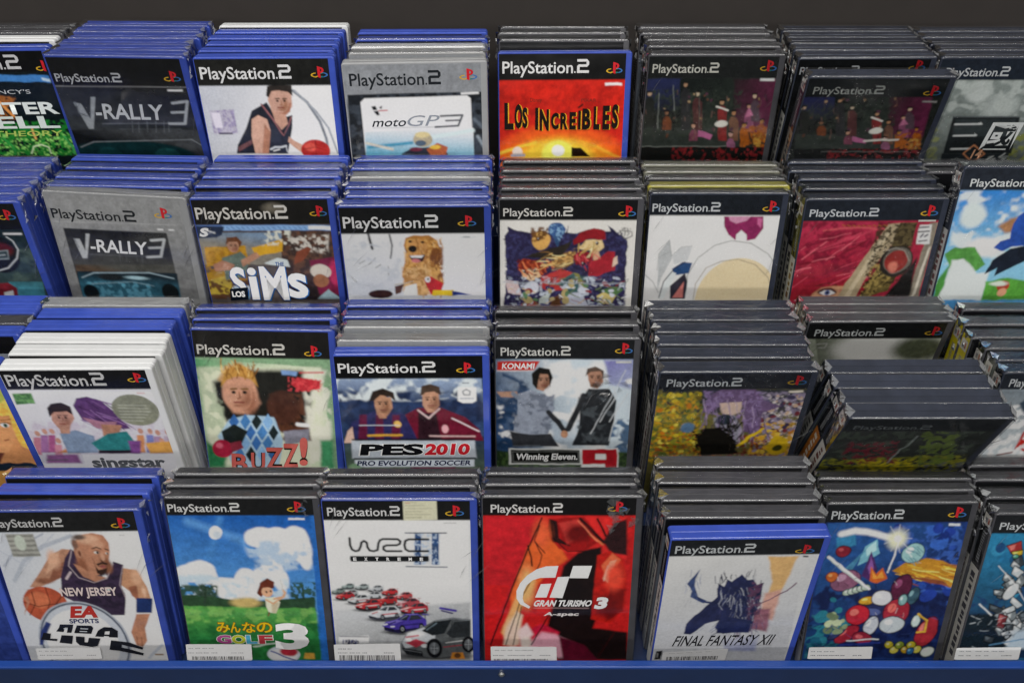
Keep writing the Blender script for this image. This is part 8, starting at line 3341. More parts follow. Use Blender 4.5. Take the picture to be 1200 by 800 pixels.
L|120c1c|2|5|548 664 559 683 570 697
L|f0ece4|2|5|750 846 767 865 778 892
L|120c1c|2|6|498 1131 509 1111 514 1101
L|120c1c|2|6|378 712 387 743 403 784
L|120c1c|2|6|379 817 403 808 424 801
L|2a3a8a|4|25|364 1581 729 1559
L|d8dce0|4|14|417 1530 711 1512
K|dfe2e4|63 1599 674 1597 683 1745 62 1740
L2|8a8e92|2|10|87 1651 123 1649
L2|8a8e92|2|10|144 1652 181 1650
L2|8a8e92|2|10|210 1652 247 1650
L2|8a8e92|2|10|268 1653 305 1651
L2|7a7e82|2|10|89 1698 126 1696
L2|7a7e82|2|10|151 1699 188 1697
L2|7a7e82|2|10|207 1699 244 1697
L2|7a7e82|2|10|263 1700 299 1698
L2|7a7e82|2|10|320 1700 357 1698
L2|7a7e82|2|10|372 1701 409 1698
L2|7a7e82|2|10|496 1702 533 1700
L2|7a7e82|2|10|548 1702 585 1700
P|d8dce0|2|1118 218 1233 219 1237 244 1121 243
H|17191c|204
PS|59 168 644 98|c4c8ca
LG|1178|109|0|0'''
ART['4_6'] = '2a6a94', '''G|2f86b0|1f3a5c|1|91 213 94 1212|-4 202 921 202 1047 1623 7 1623
N|20406a|13|58|0.5|5|-50 916 331 819 412 1313 13 1467
P|14222c|23|-45 1112 507 1063 621 1518 -15 1518
E|2a7aa8|2|647|877|103|84|-0.8
E|3a90b8|2|109|368|54|36|-0.8
E|1f4a78|2|648|583|38|51|-1.1
E|2a7aa8|2|504|343|32|28|1.4
E|3a90b8|2|723|481|68|98|-0.9
E|1f4a78|2|811|562|32|28|-1.3
E|205a88|2|382|754|29|33|-0.6
E|3a90b8|2|573|391|44|71|-1.4
E|1f4a78|2|764|972|39|39|-1.5
E|3a90b8|2|110|388|64|61|1
E|205a88|2|479|675|104|55|0.7
E|2a7aa8|2|802|984|35|39|-0.4
E|2a7aa8|2|201|469|66|56|-1
E|1f4a78|2|126|361|57|44|1.5
E|205a88|2|506|581|66|44|-0.2
E|1f4a78|2|270|1036|39|31|1.4
E|1f4a78|2|466|347|61|68|-1.1
E|3a90b8|2|703|485|86|52|-0
E|1f4a78|2|663|645|73|35|1
E|205a88|2|454|386|67|73|0
E|205a88|2|537|666|51|42|0.8
E|1f4a78|2|449|845|47|64|0.6
E|2a7aa8|2|795|525|49|50|-0.5
E|205a88|2|294|481|59|61|0.7
E|1f4a78|2|705|534|112|92|0.1
E|1f4a78|2|449|375|69|50|0.5
E|1f4a78|2|467|766|76|79|1.1
E|1f4a78|2|447|1110|58|36|0.8
E|3a90b8|2|319|857|70|100|-1.2
E|1f4a78|2|837|649|68|54|0.3
P|14181c|3|276 354 353 490 301 492 244 393
P|a4abb0|3|275 365 342 483 301 481 255 398
P|e8ecee|7|278 379 311 437 283 423 265 393
P|14181c|3|275 737 367 826 319 879 251 811
P|7c8488|3|279 752 356 826 315 865 263 814
P|d8dde0|8|283 763 323 802 293 811 272 795
P|14181c|3|403 1275 468 1390 416 1402 368 1316
P|a4abb0|3|403 1290 457 1385 419 1390 381 1321
P|e8ecee|8|405 1300 433 1349 407 1339 391 1316
P|14181c|3|530 1023 640 1050 636 1150 553 1130
P|3a4248|3|539 1036 632 1058 625 1137 561 1122
P|6a747c|8|549 1045 594 1055 581 1092 557 1092
P|14181c|3|209 1351 317 1377 310 1446 228 1428
P|3a4248|3|217 1362 309 1385 301 1436 234 1420
P|6a747c|8|227 1369 272 1379 256 1402 234 1400
P|14181c|3|603 534 695 602 652 685 584 635
P|7c8488|3|609 548 684 602 647 673 595 633
P|d8dde0|8|614 562 651 588 623 616 603 607
P|14181c|3|233 1120 311 999 383 1102 326 1192
P|5a6268|3|243 1120 312 1011 371 1102 323 1177
P|9aa2a8|8|258 1117 292 1063 313 1120 299 1152
P|14181c|3|229 799 297 838 272 940 219 911
P|5a6268|3|236 811 289 843 265 928 227 906
P|9aa2a8|8|238 824 265 840 247 877 233 874
P|14181c|3|226 771 273 690 350 780 316 843
P|3a4248|3|237 771 277 704 339 780 312 828
P|6a747c|8|247 771 267 737 294 785 287 804
P|14181c|3|296 1065 404 981 431 1055 354 1120
P|c4cacd|3|307 1070 405 994 421 1053 352 1105
P|ffffff|8|320 1068 369 1028 365 1068 343 1090
P|14181c|3|328 804 358 687 416 744 394 831
P|7c8488|3|336 799 363 701 407 747 388 816
P|d8dde0|8|344 795 359 744 375 778 372 807
P|14181c|3|673 1157 732 1016 772 1075 730 1180
P|7c8488|3|683 1157 735 1031 761 1077 724 1167
P|d8dde0|8|692 1147 718 1082 724 1122 714 1157
P|14181c|3|465 1065 550 1150 490 1230 425 1165
P|7c8488|3|469 1080 539 1150 486 1215 437 1165
P|d8dde0|8|470 1095 506 1130 471 1152 452 1140
P|14181c|3|913 1428 1020 1408 1035 1482 955 1498
P|3a4248|3|925 1436 1017 1418 1025 1474 959 1487
P|6a747c|8|936 1438 983 1431 974 1462 952 1469
P|14181c|3|170 811 276 836 268 901 189 882
P|7c8488|3|179 824 268 843 258 889 197 874
P|d8dde0|8|188 831 233 840 216 860 195 857
P|14181c|3|257 759 364 721 396 826 317 855
P|5a6268|3|267 766 364 732 385 819 320 843
P|9aa2a8|8|281 771 329 754 327 802 305 814
P|14181c|3|329 1107 433 1055 471 1160 394 1197
P|7c8488|3|342 1112 433 1068 460 1155 395 1185
P|d8dde0|8|355 1117 400 1095 402 1142 380 1157
P|14181c|3|398 1444 468 1333 528 1423 474 1503
P|c4cacd|3|411 1446 472 1349 515 1420 473 1490
P|ffffff|8|421 1441 451 1392 467 1441 454 1469
P|14181c|3|339 1073 435 1197 390 1215 321 1122
P|c4cacd|3|340 1087 423 1195 389 1202 332 1125
P|ffffff|8|347 1100 388 1155 362 1145 340 1117
P|14181c|3|868 1377 927 1474 872 1498 827 1423
P|5a6268|3|868 1392 916 1469 873 1485 838 1428
P|9aa2a8|8|869 1402 893 1441 864 1438 852 1420
P|14181c|3|554 1197 658 1283 615 1354 536 1288
P|3a4248|3|557 1210 649 1285 609 1339 548 1288
P|6a747c|8|565 1225 610 1263 579 1280 556 1265
P|14181c|3|261 483 331 434 389 546 338 583
P|3a4248|3|273 488 330 446 379 541 338 569
P|6a747c|8|284 492 312 471 329 525 318 539
P|14181c|3|425 1172 540 1283 479 1359 394 1278
P|c4cacd|3|429 1187 529 1283 475 1344 406 1278
P|ffffff|8|435 1205 486 1252 445 1270 419 1250
P|14181c|3|415 771 485 701 535 790 482 840
P|3a4248|3|427 773 485 716 524 787 482 826
P|6a747c|8|437 773 466 744 478 787 465 804
P|14181c|3|371 1215 457 1215 465 1295 400 1295
P|3a4248|3|381 1225 452 1225 455 1285 406 1285
P|6a747c|8|390 1230 425 1230 417 1260 400 1263
P|14181c|3|357 675 449 740 409 833 340 785
P|c4cacd|3|364 690 440 742 405 821 349 783
P|ffffff|8|368 704 407 730 378 761 359 754
P|14181c|3|358 889 485 996 441 1045 348 967
P|c4cacd|3|361 901 476 999 438 1033 357 964
P|ffffff|8|370 916 426 964 395 969 364 947
P|14181c|3|439 1227 496 1082 584 1182 540 1288
P|c4cacd|3|448 1225 502 1097 572 1182 537 1275
P|ffffff|8|462 1220 489 1155 518 1215 509 1250
P|14181c|3|451 308 528 411 457 455 398 379
P|3a4248|3|452 322 517 407 456 444 410 382
P|6a747c|7|452 333 485 377 446 384 428 365
P|14181c|3|312 1215 406 1344 349 1372 279 1275
P|7c8488|3|311 1227 395 1341 348 1356 292 1278
P|d8dde0|8|317 1242 357 1298 325 1293 303 1265
P|14181c|3|616 633 753 671 743 775 642 747
P|c4cacd|3|625 645 745 678 734 763 649 740
P|ffffff|8|637 656 699 673 676 711 647 709
P|14181c|3|230 628 319 682 289 754 222 713
P|7c8488|3|234 640 309 687 284 742 232 709
P|d8dde0|8|241 652 279 673 256 697 236 687
P|14181c|3|417 1202 452 1137 504 1200 477 1250
P|a4abb0|3|428 1202 455 1152 492 1200 474 1235
P|e8ecee|8|436 1202 450 1177 465 1207 458 1220
P|14181c|3|342 290 451 308 452 407 370 393
P|3a4248|3|352 299 445 315 442 398 377 386
P|6a747c|7|362 311 408 318 396 356 372 356
P|14181c|3|513 1063 580 1185 510 1207 458 1115
P|3a4248|3|510 1075 569 1180 511 1195 469 1120
P|6a747c|8|512 1090 541 1142 504 1135 488 1110
P|14181c|3|564 697 585 593 639 640 622 716
P|c4cacd|3|574 692 590 607 628 642 617 704
P|ffffff|8|580 685 588 642 605 673 601 694
P|14181c|3|756 911 839 1011 767 1070 706 994
P|5a6268|3|758 925 826 1008 765 1055 717 996
P|9aa2a8|8|759 937 794 981 755 994 735 977
P|14181c|3|871 1397 981 1408 986 1493 905 1487
P|3a4248|3|882 1408 975 1415 975 1482 910 1477
P|6a747c|8|894 1415 939 1420 927 1451 906 1454
P|14181c|3|390 768 440 850 366 889 325 826
P|5a6268|3|391 780 430 845 366 877 338 831
P|9aa2a8|8|388 792 409 824 371 831 357 816
P|14181c|3|507 551 580 619 538 675 481 623
P|c4cacd|3|510 562 570 619 534 661 492 623
P|ffffff|8|513 574 543 602 517 616 500 605
P|14181c|3|395 713 447 685 484 763 444 787
P|3a4248|3|406 718 446 697 473 759 445 775
P|6a747c|8|415 723 434 711 443 744 434 754
P|14181c|3|450 407 571 434 562 490 471 469
P|7c8488|3|458 418 564 441 553 481 479 462
P|d8dde0|7|470 425 523 437 503 453 477 448
P|14181c|3|319 685 394 819 303 845 249 747
P|7c8488|3|319 697 381 811 306 833 259 752
P|d8dde0|8|316 711 350 771 303 766 283 737
P|14181c|3|168 974 319 1038 295 1110 182 1060
P|3a4248|3|175 986 311 1045 286 1095 191 1055
P|6a747c|8|187 999 256 1028 227 1045 193 1033
P|14181c|3|273 488 358 565 319 614 254 555
P|a4abb0|3|276 502 347 565 316 600 265 555
P|e8ecee|8|281 513 317 544 291 553 272 539
P|14181c|3|347 1321 425 1283 444 1346 388 1374
P|a4abb0|3|358 1326 422 1295 433 1341 388 1362
P|e8ecee|8|369 1328 398 1311 397 1339 381 1349
P|14181c|3|293 546 409 623 368 704 284 647
P|c4cacd|3|298 560 398 626 363 692 293 645
P|ffffff|8|307 574 357 607 327 630 301 619
P|14181c|3|520 1195 613 1230 602 1341 533 1316
P|5a6268|3|529 1207 606 1237 593 1328 541 1308
P|9aa2a8|8|537 1220 574 1235 559 1278 541 1275
P|14181c|3|393 607 508 640 499 740 415 716
P|a4abb0|3|402 619 500 647 490 728 422 709
P|e8ecee|8|412 630 461 645 444 680 420 678
P|14181c|3|335 742 381 640 455 723 422 797
P|7c8488|3|346 740 384 654 445 723 416 783
P|d8dde0|8|357 737 375 694 402 740 394 763
P|14181c|3|599 1227 683 1135 720 1210 659 1278
P|c4cacd|3|611 1230 685 1150 709 1207 657 1263
P|ffffff|8|622 1225 659 1185 661 1225 645 1247
P|14181c|3|470 391 520 359 572 453 536 478
P|a4abb0|3|483 395 519 370 562 448 537 467
P|e8ecee|7|491 400 509 388 525 430 519 441
P|14181c|3|863 1058 971 1155 922 1220 842 1147
P|7c8488|3|869 1073 961 1155 918 1205 854 1147
P|d8dde0|8|875 1087 921 1127 888 1142 863 1125
P|1a1416|3|167 336 295 281 330 393 236 434
P|a83434|3|178 343 292 292 320 388 238 423
P|e08078|7|193 345 251 322 249 375 223 391
P|2a2410|3|226 402 330 375 339 437 264 458
P|d0b030|3|237 409 327 386 330 430 267 446
P|f4e880|7|247 411 293 400 282 425 261 432
P|1a1014|3|284 1087 382 1125 370 1283 296 1255
P|7a2c34|3|293 1100 374 1130 363 1270 305 1250
P|c06a6a|8|301 1117 341 1132 324 1200 304 1197
E|102420|3|280|453|30|28|0
E|5aa88a|4|280|453|23|19|0
E|c8f0dc|6|271|448|8|6|0
E|20262a|3|337|843|58|106|0.4
E|d0d4d6|4|337|843|50|97|0.4
E|ffffff|6|315|814|17|34|0.4
L|d8dcde|2|15|83 989 151 1050 218 1112
L|e4e8ea|3|9|154 558 358 771 597 1112
L|8a949a|2|9|417 1323 457 1336 492 1359
L|c8d0d6|2|8|439 1344 457 1321 483 1290
L|8a949a|2|9|130 1485 176 1511 217 1534
L|0c1014|2|6|65 1125 104 1142 149 1160
L|8a949a|2|10|220 1222 230 1207 240 1175
L|0c1014|2|5|736 1379 752 1364 779 1346
L|8a949a|2|10|122 1222 126 1197 144 1180
L|8a949a|2|7|470 1485 488 1477 510 1464
L|c8d0d6|2|5|256 1117 295 1092 340 1077
L|c8d0d6|2|7|652 1180 690 1177 717 1167
L|8a949a|2|6|348 1260 369 1280 392 1288
L|c8d0d6|2|9|398 1436 420 1433 448 1436
L|8a949a|2|7|296 1222 307 1195 319 1180
L|c8d0d6|2|5|510 1160 558 1150 599 1150
L|8a949a|2|9|801 1423 822 1405 838 1385
L|c8d0d6|2|6|358 1293 367 1280 382 1252
L|0c1014|2|10|587 1210 628 1227 670 1235
L|c8d0d6|2|6|154 1293 193 1300 235 1295
L|c8d0d6|2|10|49 1212 67 1205 91 1197
L|8a949a|2|5|97 1165 128 1155 153 1142
L|c8d0d6|2|7|42 1120 80 1140 131 1160
L|8a949a|2|10|612 1232 634 1240 662 1260
L|c8d0d6|2|9|600 1160 637 1185 666 1197
L|8a949a|2|5|411 1413 453 1426 493 1444
L|0c1014|2|9|78 1147 95 1120 109 1095
L|8a949a|2|7|506 1278 526 1288 557 1295
L|0c1014|2|6|254 1377 287 1359 327 1354
L|8a949a|2|6|560 1187 595 1150 619 1112
L|c8d0d6|2|8|351 1207 402 1205 443 1205
L|c8d0d6|2|6|272 1162 318 1157 357 1140
L|0c1014|2|8|185 1283 202 1265 226 1247
L|c8d0d6|2|9|652 1431 681 1433 713 1428
L|8a949a|2|5|262 1245 298 1245 341 1245
L|8a949a|2|8|683 1202 690 1177 708 1162
L|0c1014|2|9|546 1250 557 1230 573 1200
L|8a949a|2|8|433 1125 465 1095 492 1063
L|c8d0d6|2|7|639 1260 691 1280 741 1285
L|8a949a|2|9|382 1187 407 1202 427 1205
L|8a949a|2|10|795 1288 828 1293 850 1288
L|0c1014|2|6|129 1202 152 1197 172 1182
P|b8c8d4|28|491 1313 812 1187 899 1518 442 1518
L|5a8ab0|6|14|291 1467 590 1395
K|dde0e2|-17 1493 582 1482 590 1636 -14 1636
L2|8a8e92|2|10|18 1534 61 1531
L2|8a8e92|2|10|78 1534 121 1531
L2|8a8e92|2|10|167 1534 210 1531
L2|8a8e92|2|10|247 1534 290 1531
L2|8a8e92|2|10|316 1534 360 1531
L2|8a8e92|2|10|386 1534 429 1531
L2|7a7e82|2|10|19 1586 59 1584
L2|7a7e82|2|10|89 1586 128 1584
L2|7a7e82|2|10|179 1586 218 1584
L2|7a7e82|2|10|259 1586 298 1584
L2|7a7e82|2|10|418 1586 458 1584
L2|7a7e82|2|10|468 1586 508 1584
H|1b1d20|209
PS|66 168 662 85|c8cccf'''

# ------------------------------------------------------------------ printing: paint ops -> vertex colours on a fine sheet, lettering as flat shapes
class Sheet:
    def __init__(s, u, v, base):
        s.u, s.v = u, v
        s.U, s.V = np.meshgrid(u, v)
        s.C = np.empty(s.U.shape + (3,)); s.C[:] = ink(base)
        s.xv = []; s.xf = []; s.xc = []; s.n = 0
    def wobble(s, amp, cell=8.):
        """hand-drawn outlines: every stroke follows the same gently wavering grid"""
        U, V = s.U, s.V
        dx = s.noise(U / cell + 20, V / cell + 20, 61) + .22 * s.noise(U / cell * 2.3 + 20, V / cell * 2.3 + 20, 62) - .61
        dy = s.noise(U / cell + 40, V / cell + 20, 63) + .22 * s.noise(U / cell * 2.3 + 40, V / cell * 2.3 + 20, 64) - .61
        s.U, s.V = U + dx * amp * 2, V + dy * amp * 2
    def win(s, x0, x1, y0, y1, m):
        m = m + 5
        i0, i1 = np.searchsorted(s.u, (x0 - m, x1 + m)); j0, j1 = np.searchsorted(s.v, (y0 - m, y1 + m))
        return slice(j0, j1), slice(i0, i1)
    def mix(s, w, a, c):
        s.C[w] = s.C[w] * (1 - a[..., None]) + c * a[..., None]
    def poly(s, pts, soft, w=None):
        p = np.array(pts, float).reshape(-1, 2) / 10
        soft = max(.65, soft)
        w = s.win(p[:, 0].min(), p[:, 0].max(), p[:, 1].min(), p[:, 1].max(), soft)
        X, Y = s.U[w], s.V[w]
        d = np.full(X.shape, 1e9); ins = np.zeros(X.shape, bool)
        n = len(p)
        for i in range(n):
            ax, ay = p[i]; bx, by = p[(i + 1) % n]
            ex, ey = bx - ax, by - ay
            L2 = ex * ex + ey * ey + 1e-9
            t = np.clip(((X - ax) * ex + (Y - ay) * ey) / L2, 0, 1)
            d = np.minimum(d, (X - ax - t * ex) ** 2 + (Y - ay - t * ey) ** 2)
            if by != ay:
                c = ((ay > Y) != (by > Y)) & (X < (bx - ax) * (Y - ay) / (by - ay) + ax)
                ins ^= c
        d = np.sqrt(d); d = np.where(ins, -d, d)
        a = np.clip(.5 - d / soft, 0, 1)
        return w, a * a * (3 - 2 * a)
    def ell(s, c, soft, x, y, ru, rv, rot):
        soft = max(.65, soft * 2)
        m = max(ru, rv) + soft
        w = s.win(x, x, y, y, m)
        X, Y = s.U[w] - x, s.V[w] - y
        cr, sr = math.cos(rot), math.sin(rot)
        X, Y = X * cr + Y * sr, -X * sr + Y * cr
        q = np.sqrt((X / ru) ** 2 + (Y / rv) ** 2)
        d = (q - 1) * min(ru, rv)
        a = np.clip(.5 - d / soft, 0, 1)
        s.mix(w, a * a * (3 - 2 * a), ink(c))
    def line(s, c, soft, wd, pts):
        p = np.array(pts, float).reshape(-1, 2) / 10
        soft = max(.6, soft * 2); r_ = wd / 2
        w = s.win(p[:, 0].min(), p[:, 0].max(), p[:, 1].min(), p[:, 1].max(), r_ + soft)
        X, Y = s.U[w], s.V[w]
        d = np.full(X.shape, 1e9)
        for (ax, ay), (bx, by) in zip(p[:-1], p[1:]):
            ex, ey = bx - ax, by - ay
            t = np.clip(((X - ax) * ex + (Y - ay) * ey) / (ex * ex + ey * ey + 1e-9), 0, 1)
            d = np.minimum(d, np.hypot(X - ax - t * ex, Y - ay - t * ey))
        a = np.clip(.5 - (d - r_) / soft, 0, 1) * min(1, wd / .8)
        s.mix(w, a, ink(c))
    def noise(s, X, Y, seed):
        def lat(i, j): 
            h = (i * 374761393 + j * 668265263 + seed * 2246822519) & 0xffffffff
            h = ((h ^ (h >> 13)) * 1274126177) & 0xffffffff
            return ((h ^ (h >> 16)) & 0xffff) / 65535.
        i = np.floor(X).astype(np.int64); j = np.floor(Y).astype(np.int64)
        fx = X - i; fy = Y - j
        fx = fx * fx * (3 - 2 * fx); fy = fy * fy * (3 - 2 * fy)
        return (lat(i, j) * (1 - fx) + lat(i + 1, j) * fx) * (1 - fy) + (lat(i, j + 1) * (1 - fx) + lat(i + 1, j + 1) * fx) * fy
    # ---- flat shapes proud of the paper
    def flat(s, verts, faces, c, layer):
        s.xv += [(x, layer, y) for x, y in verts]; s.xf += [tuple(i + s.n for i in f) for f in faces]
        s.xc += [tuple(c)] * len(verts); s.n += len(verts)

TXT = {}
def glyphs(t, bold):
    k = (t, round(bold, 3))
    if k not in TXT:
        c = bpy.data.curves.new('lettering', 'FONT'); c.body = t; c.size = 1; c.resolution_u = 3; c.offset = bold
        c.fill_mode = 'FRONT'
        ob = bpy.data.objects.new('lettering', c); col.objects.link(ob)
        bpy.context.view_layer.update()
        me = bpy.data.meshes.new_from_object(ob.evaluated_get(bpy.context.evaluated_depsgraph_get()))
        TXT[k] = ([(v.co.x, v.co.y) for v in me.vertices], [tuple(p.vertices) for p in me.polygons])
        bpy.data.objects.remove(ob); bpy.data.curves.remove(c); bpy.data.meshes.remove(me)
    return TXT[k]
CAPS = set('gjpqy,')
def lettering(s, t, box, c, bold, shear, out, layer, gain=1.):
    x, y, w, h = [b / 10 for b in box]
    for cc, bb, ly in (([(out, bold + .03, layer)] if out else []) + [(c, bold, layer + 1)]):
        V, F = glyphs(t, bb)
        v0, _ = glyphs(t, bold)
        xs = [p[0] for p in v0]; ys = [p[1] for p in v0]
        sx = w / max(1e-4, max(xs) - min(xs))
        base = 0 if any('a' <= q.lower() <= 'z' or q.isdigit() for q in t) and len(t) > 1 else min(ys)
        sy = h / max(1e-4, (max(ys) - base))
        s.flat([(x + (px - min(xs)) * sx + shear * (py - base) * sy, y - (py - base) * sy) for px, py in V], F, ink(cc) * gain, ly)

TWO = ((0, 10), (8.2, 10), (10, 8.2), (10, 6), (8.4, 4.4), (2.2, 4.4), (2.2, 1.9), (10, 1.9), (10, 0), (0, 0), (0, 5), (1.4, 6.2), (7.8, 6.2), (7.8, 8.2), (0, 8.2))
def brand_text(s, box, c, layer):
    x, y, w, h = [b / 10 for b in box]
    dim = .82
    lettering(s, 'PlayStation', [x * 10, y * 10, w * 8.15, h * 8.6], c, .012, 0, '', layer, dim)
    k = ink(c) * dim
    q = [(x + w * (.862 + .0138 * a), y - h * b / 10) for a, b in TWO]
    s.flat(q, [tuple(range(len(q)))], k, layer + 1)
    q = [(x + w * .83, y), (x + w * .846, y), (x + w * .846, y - h * .12), (x + w * .83, y - h * .12)]
    s.flat(q, [(0, 1, 2, 3)], k, layer + 1)

def logo(s, x, y, dim, strip):
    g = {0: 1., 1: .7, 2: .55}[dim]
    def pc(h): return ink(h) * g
    def sh(pts, c, l=2): s.flat([(x + a, y + b) for a, b in pts], [tuple(range(len(pts)))], pc(c), l)
    def arc(cx, cy, rx, ry, wd, a0, a1, c, n=10):
        o = [(cx + (rx) * math.cos(R(a)), cy + ry * math.sin(R(a))) for a in np.linspace(a0, a1, n)]
        i = [(cx + (rx - wd) * math.cos(R(a)), cy + (ry - wd * .62) * math.sin(R(a))) for a in np.linspace(a1, a0, n)]
        sh(o + i, c)
    # the lying S in three inks
    arc(-2.6, 2.2, 5.6, 2.4, 1.5, 95, 262, 'c9a02c')
    arc(2.6, 2.0, 5.8, 2.5, 1.5, -85, 95, '3a6aa8')
    sh([(-3.0, 4.6), (-1.4, 3.6), (-1.4, 2.9), (-3.4, 3.3)], 'c9a02c'); sh([(1.6, 4.6), (4.2, 4.3), (4.6, 3.4), (1.6, 3.2)], '2f8a74')
    sh([(1.6, 1.0), (4.2, .4), (2.8, -.5), (1.6, -.2)], '2f8a74')
    # the upright P
    sh([(-1.4, -6.4), (1.2, -5.8), (1.2, 5.2), (-1.4, 4.2)], 'c4242c', 3)
    o = [(.9 + 3.9 * math.cos(R(a)), -2.6 + 3.0 * math.sin(R(a))) for a in np.linspace(-85, 95, 12)]
    i = [(.9 + 1.7 * math.cos(R(a)), -2.6 + 1.5 * math.sin(R(a))) for a in np.linspace(95, -85, 12)]
    sh(o + i, 'c4242c', 3)
    if strip:
        q = [(x - 8.5, y + 8.6), (x + 8, y + 8.6), (x + 8, y + 10.4), (x - 8.5, y + 10.4)]
        s.flat(q, [(0, 1, 2, 3)], ink('bdbdb8') * g, 2)

WOBBLE = {'4_5': .7, '4_6': .4, '4_4': .7, '2_4': 1.1, '3_4': 1.2, '1_5': .7, '1_6.5': .7, '4_3': .3, '3_3': .4, '3_2': .2, '4_0': .2, '2_2': .5, '2_3': .5,
          '3_1': .4, '2_7': .9, '3_0': .3, '4_1': .7, '3_-1': .8, '1_0': 1.0, '3_5.5': 2, '3_6': 1.2, '2_6': .6, '1_4': .4}
FORM = {'P': 'sil', 'E': 'siiiiif', 'L': 'siil', 'L2': 'siil', 'G': 'ssill', 'N': 'siifil', 'T': 'slsffs', 'PS': 'ls', 'LG': 'iiii', 'H': 'si', 'F': 'sl', 'K': 'sl', 'B2': 'l'}
READ = {'s': str, 'i': int, 'f': float, 'l': lambda q: [int(v) for v in q.split()]}
def decode(txt):
    for row in txt.split('\n'):
        q = row.split('|')
        yield (q[0],) + tuple(READ[a](b) for a, b in zip(FORM[q[0]], q[1:]))
U0, U1, V0, V1 = 1.3, 129.2, 2.2, 187.5
def paint(key):
    base, ops = ART[key]
    fine = key[0] == '4'
    st = .6 if fine else .68
    cut = 186 if fine else (140 if key[0] == '1' else 150)
    v = np.arange(V0, cut, st)
    if cut < 186: v = np.concatenate([v, np.arange(cut, V1, 5)])
    v = np.append(v, V1)
    u = np.append(np.arange(U0, U1, st), U1)
    s = Sheet(u, v, base)
    U_, V_ = s.U, s.V
    if key in WOBBLE: s.wobble(WOBBLE[key])
    sticker = None
    layer = 1
    for o in decode(ops):
        k = o[0]
        if k == 'P':
            w, a = s.poly(o[3], o[2] / 5); s.mix(w, a, ink(o[1]))
        elif k == 'E': s.ell(o[1], o[2] / 10, o[3] / 10, o[4] / 10, max(.3, o[5] / 10), max(.3, o[6] / 10), o[7])
        elif k == 'L': s.line(o[1], o[2] / 10, o[3] / 10, o[4])
        elif k == 'G':
            w, a = s.poly(o[5], o[3] / 5)
            p = np.array(o[4]) / 10
            d = p[2:] - p[:2]
            t = np.clip(((s.U[w] - p[0]) * d[0] + (s.V[w] - p[1]) * d[1]) / (d @ d + 1e-9), 0, 1)[..., None]
            s.C[w] = s.C[w] * (1 - a[..., None]) + (ink(o[1]) * (1 - t) + ink(o[2]) * t) * a[..., None]
        elif k == 'N':
            w, a = s.poly(o[6], o[2] / 5 + 1.2)
            fr = max(2.3, o[3] / 9)
            X, Y = s.U[w] / fr + 50, s.V[w] / fr + 50
            X, Y = X + .55 * s.noise(X * 1.1 + 9, Y * 1.1, 91), Y + .55 * s.noise(X * 1.1, Y * 1.1 + 9, 92)
            n = .62 * s.noise(X, Y, o[5]) + .38 * s.noise(X * 2.2, Y * 2.2, o[5] + 7)
            g = np.clip((n - o[4] + .10) / .22, 0, 1) * .85
            s.mix(w, a * g * g * (3 - 2 * g), ink(o[1]))
        elif k == 'F':
            p = np.array(o[2]).reshape(-1, 2) / 10
            s.flat([tuple(q) for q in p], [tuple(range(len(p)))], ink(o[1]), layer); layer += 1
        elif k == 'H':
            s.U, s.V = U_, V_
            w, a = s.poly([U0 * 10 - 30, -50, U1 * 10 + 30, -50, U1 * 10 + 30, o[2], U0 * 10 - 30, o[2]], .9); s.mix(w, a, ink(o[1]))
        elif k == 'T': lettering(s, o[1], o[2], o[3], o[4], o[5], o[6], layer); layer += 2
        elif k == 'PS': brand_text(s, o[1], o[2], 1)
        elif k == 'LG': logo(s, o[1] / 10, o[2] / 10, o[3], o[4])
        elif k == 'K': sticker = [o[1], o[2], []]
        elif k in ('L2', 'B2') and sticker: sticker[2].append(o)
    # the soft grain of a screened print
    n = .5 * s.noise(s.U / 5 + 30, s.V / 5 + 30, 41) + .3 * s.noise(s.U / 2.2 + 30, s.V / 2.2, 42) + .2 * s.noise(s.U / 1.1, s.V / 1.1, 43)
    lum = s.C.mean(2)
    s.C *= (1 + (n - .5) * .9 * np.clip(1.08 - lum / .6, 0, 1))[..., None]
    for ax in (0, 1):
        a = np.swapaxes(s.C, 0, ax)
        a[1:-1] = .25 * a[:-2] + .5 * a[1:-1] + .25 * a[2:]
    return s, sticker

def set_ink(me, c):
    at = me.color_attributes.new('ink', 'FLOAT_COLOR', 'POINT')
    c = np.hstack([c, np.ones((len(c), 1))]).astype(np.float32)
    at.data.foreach_set('color', c.ravel())

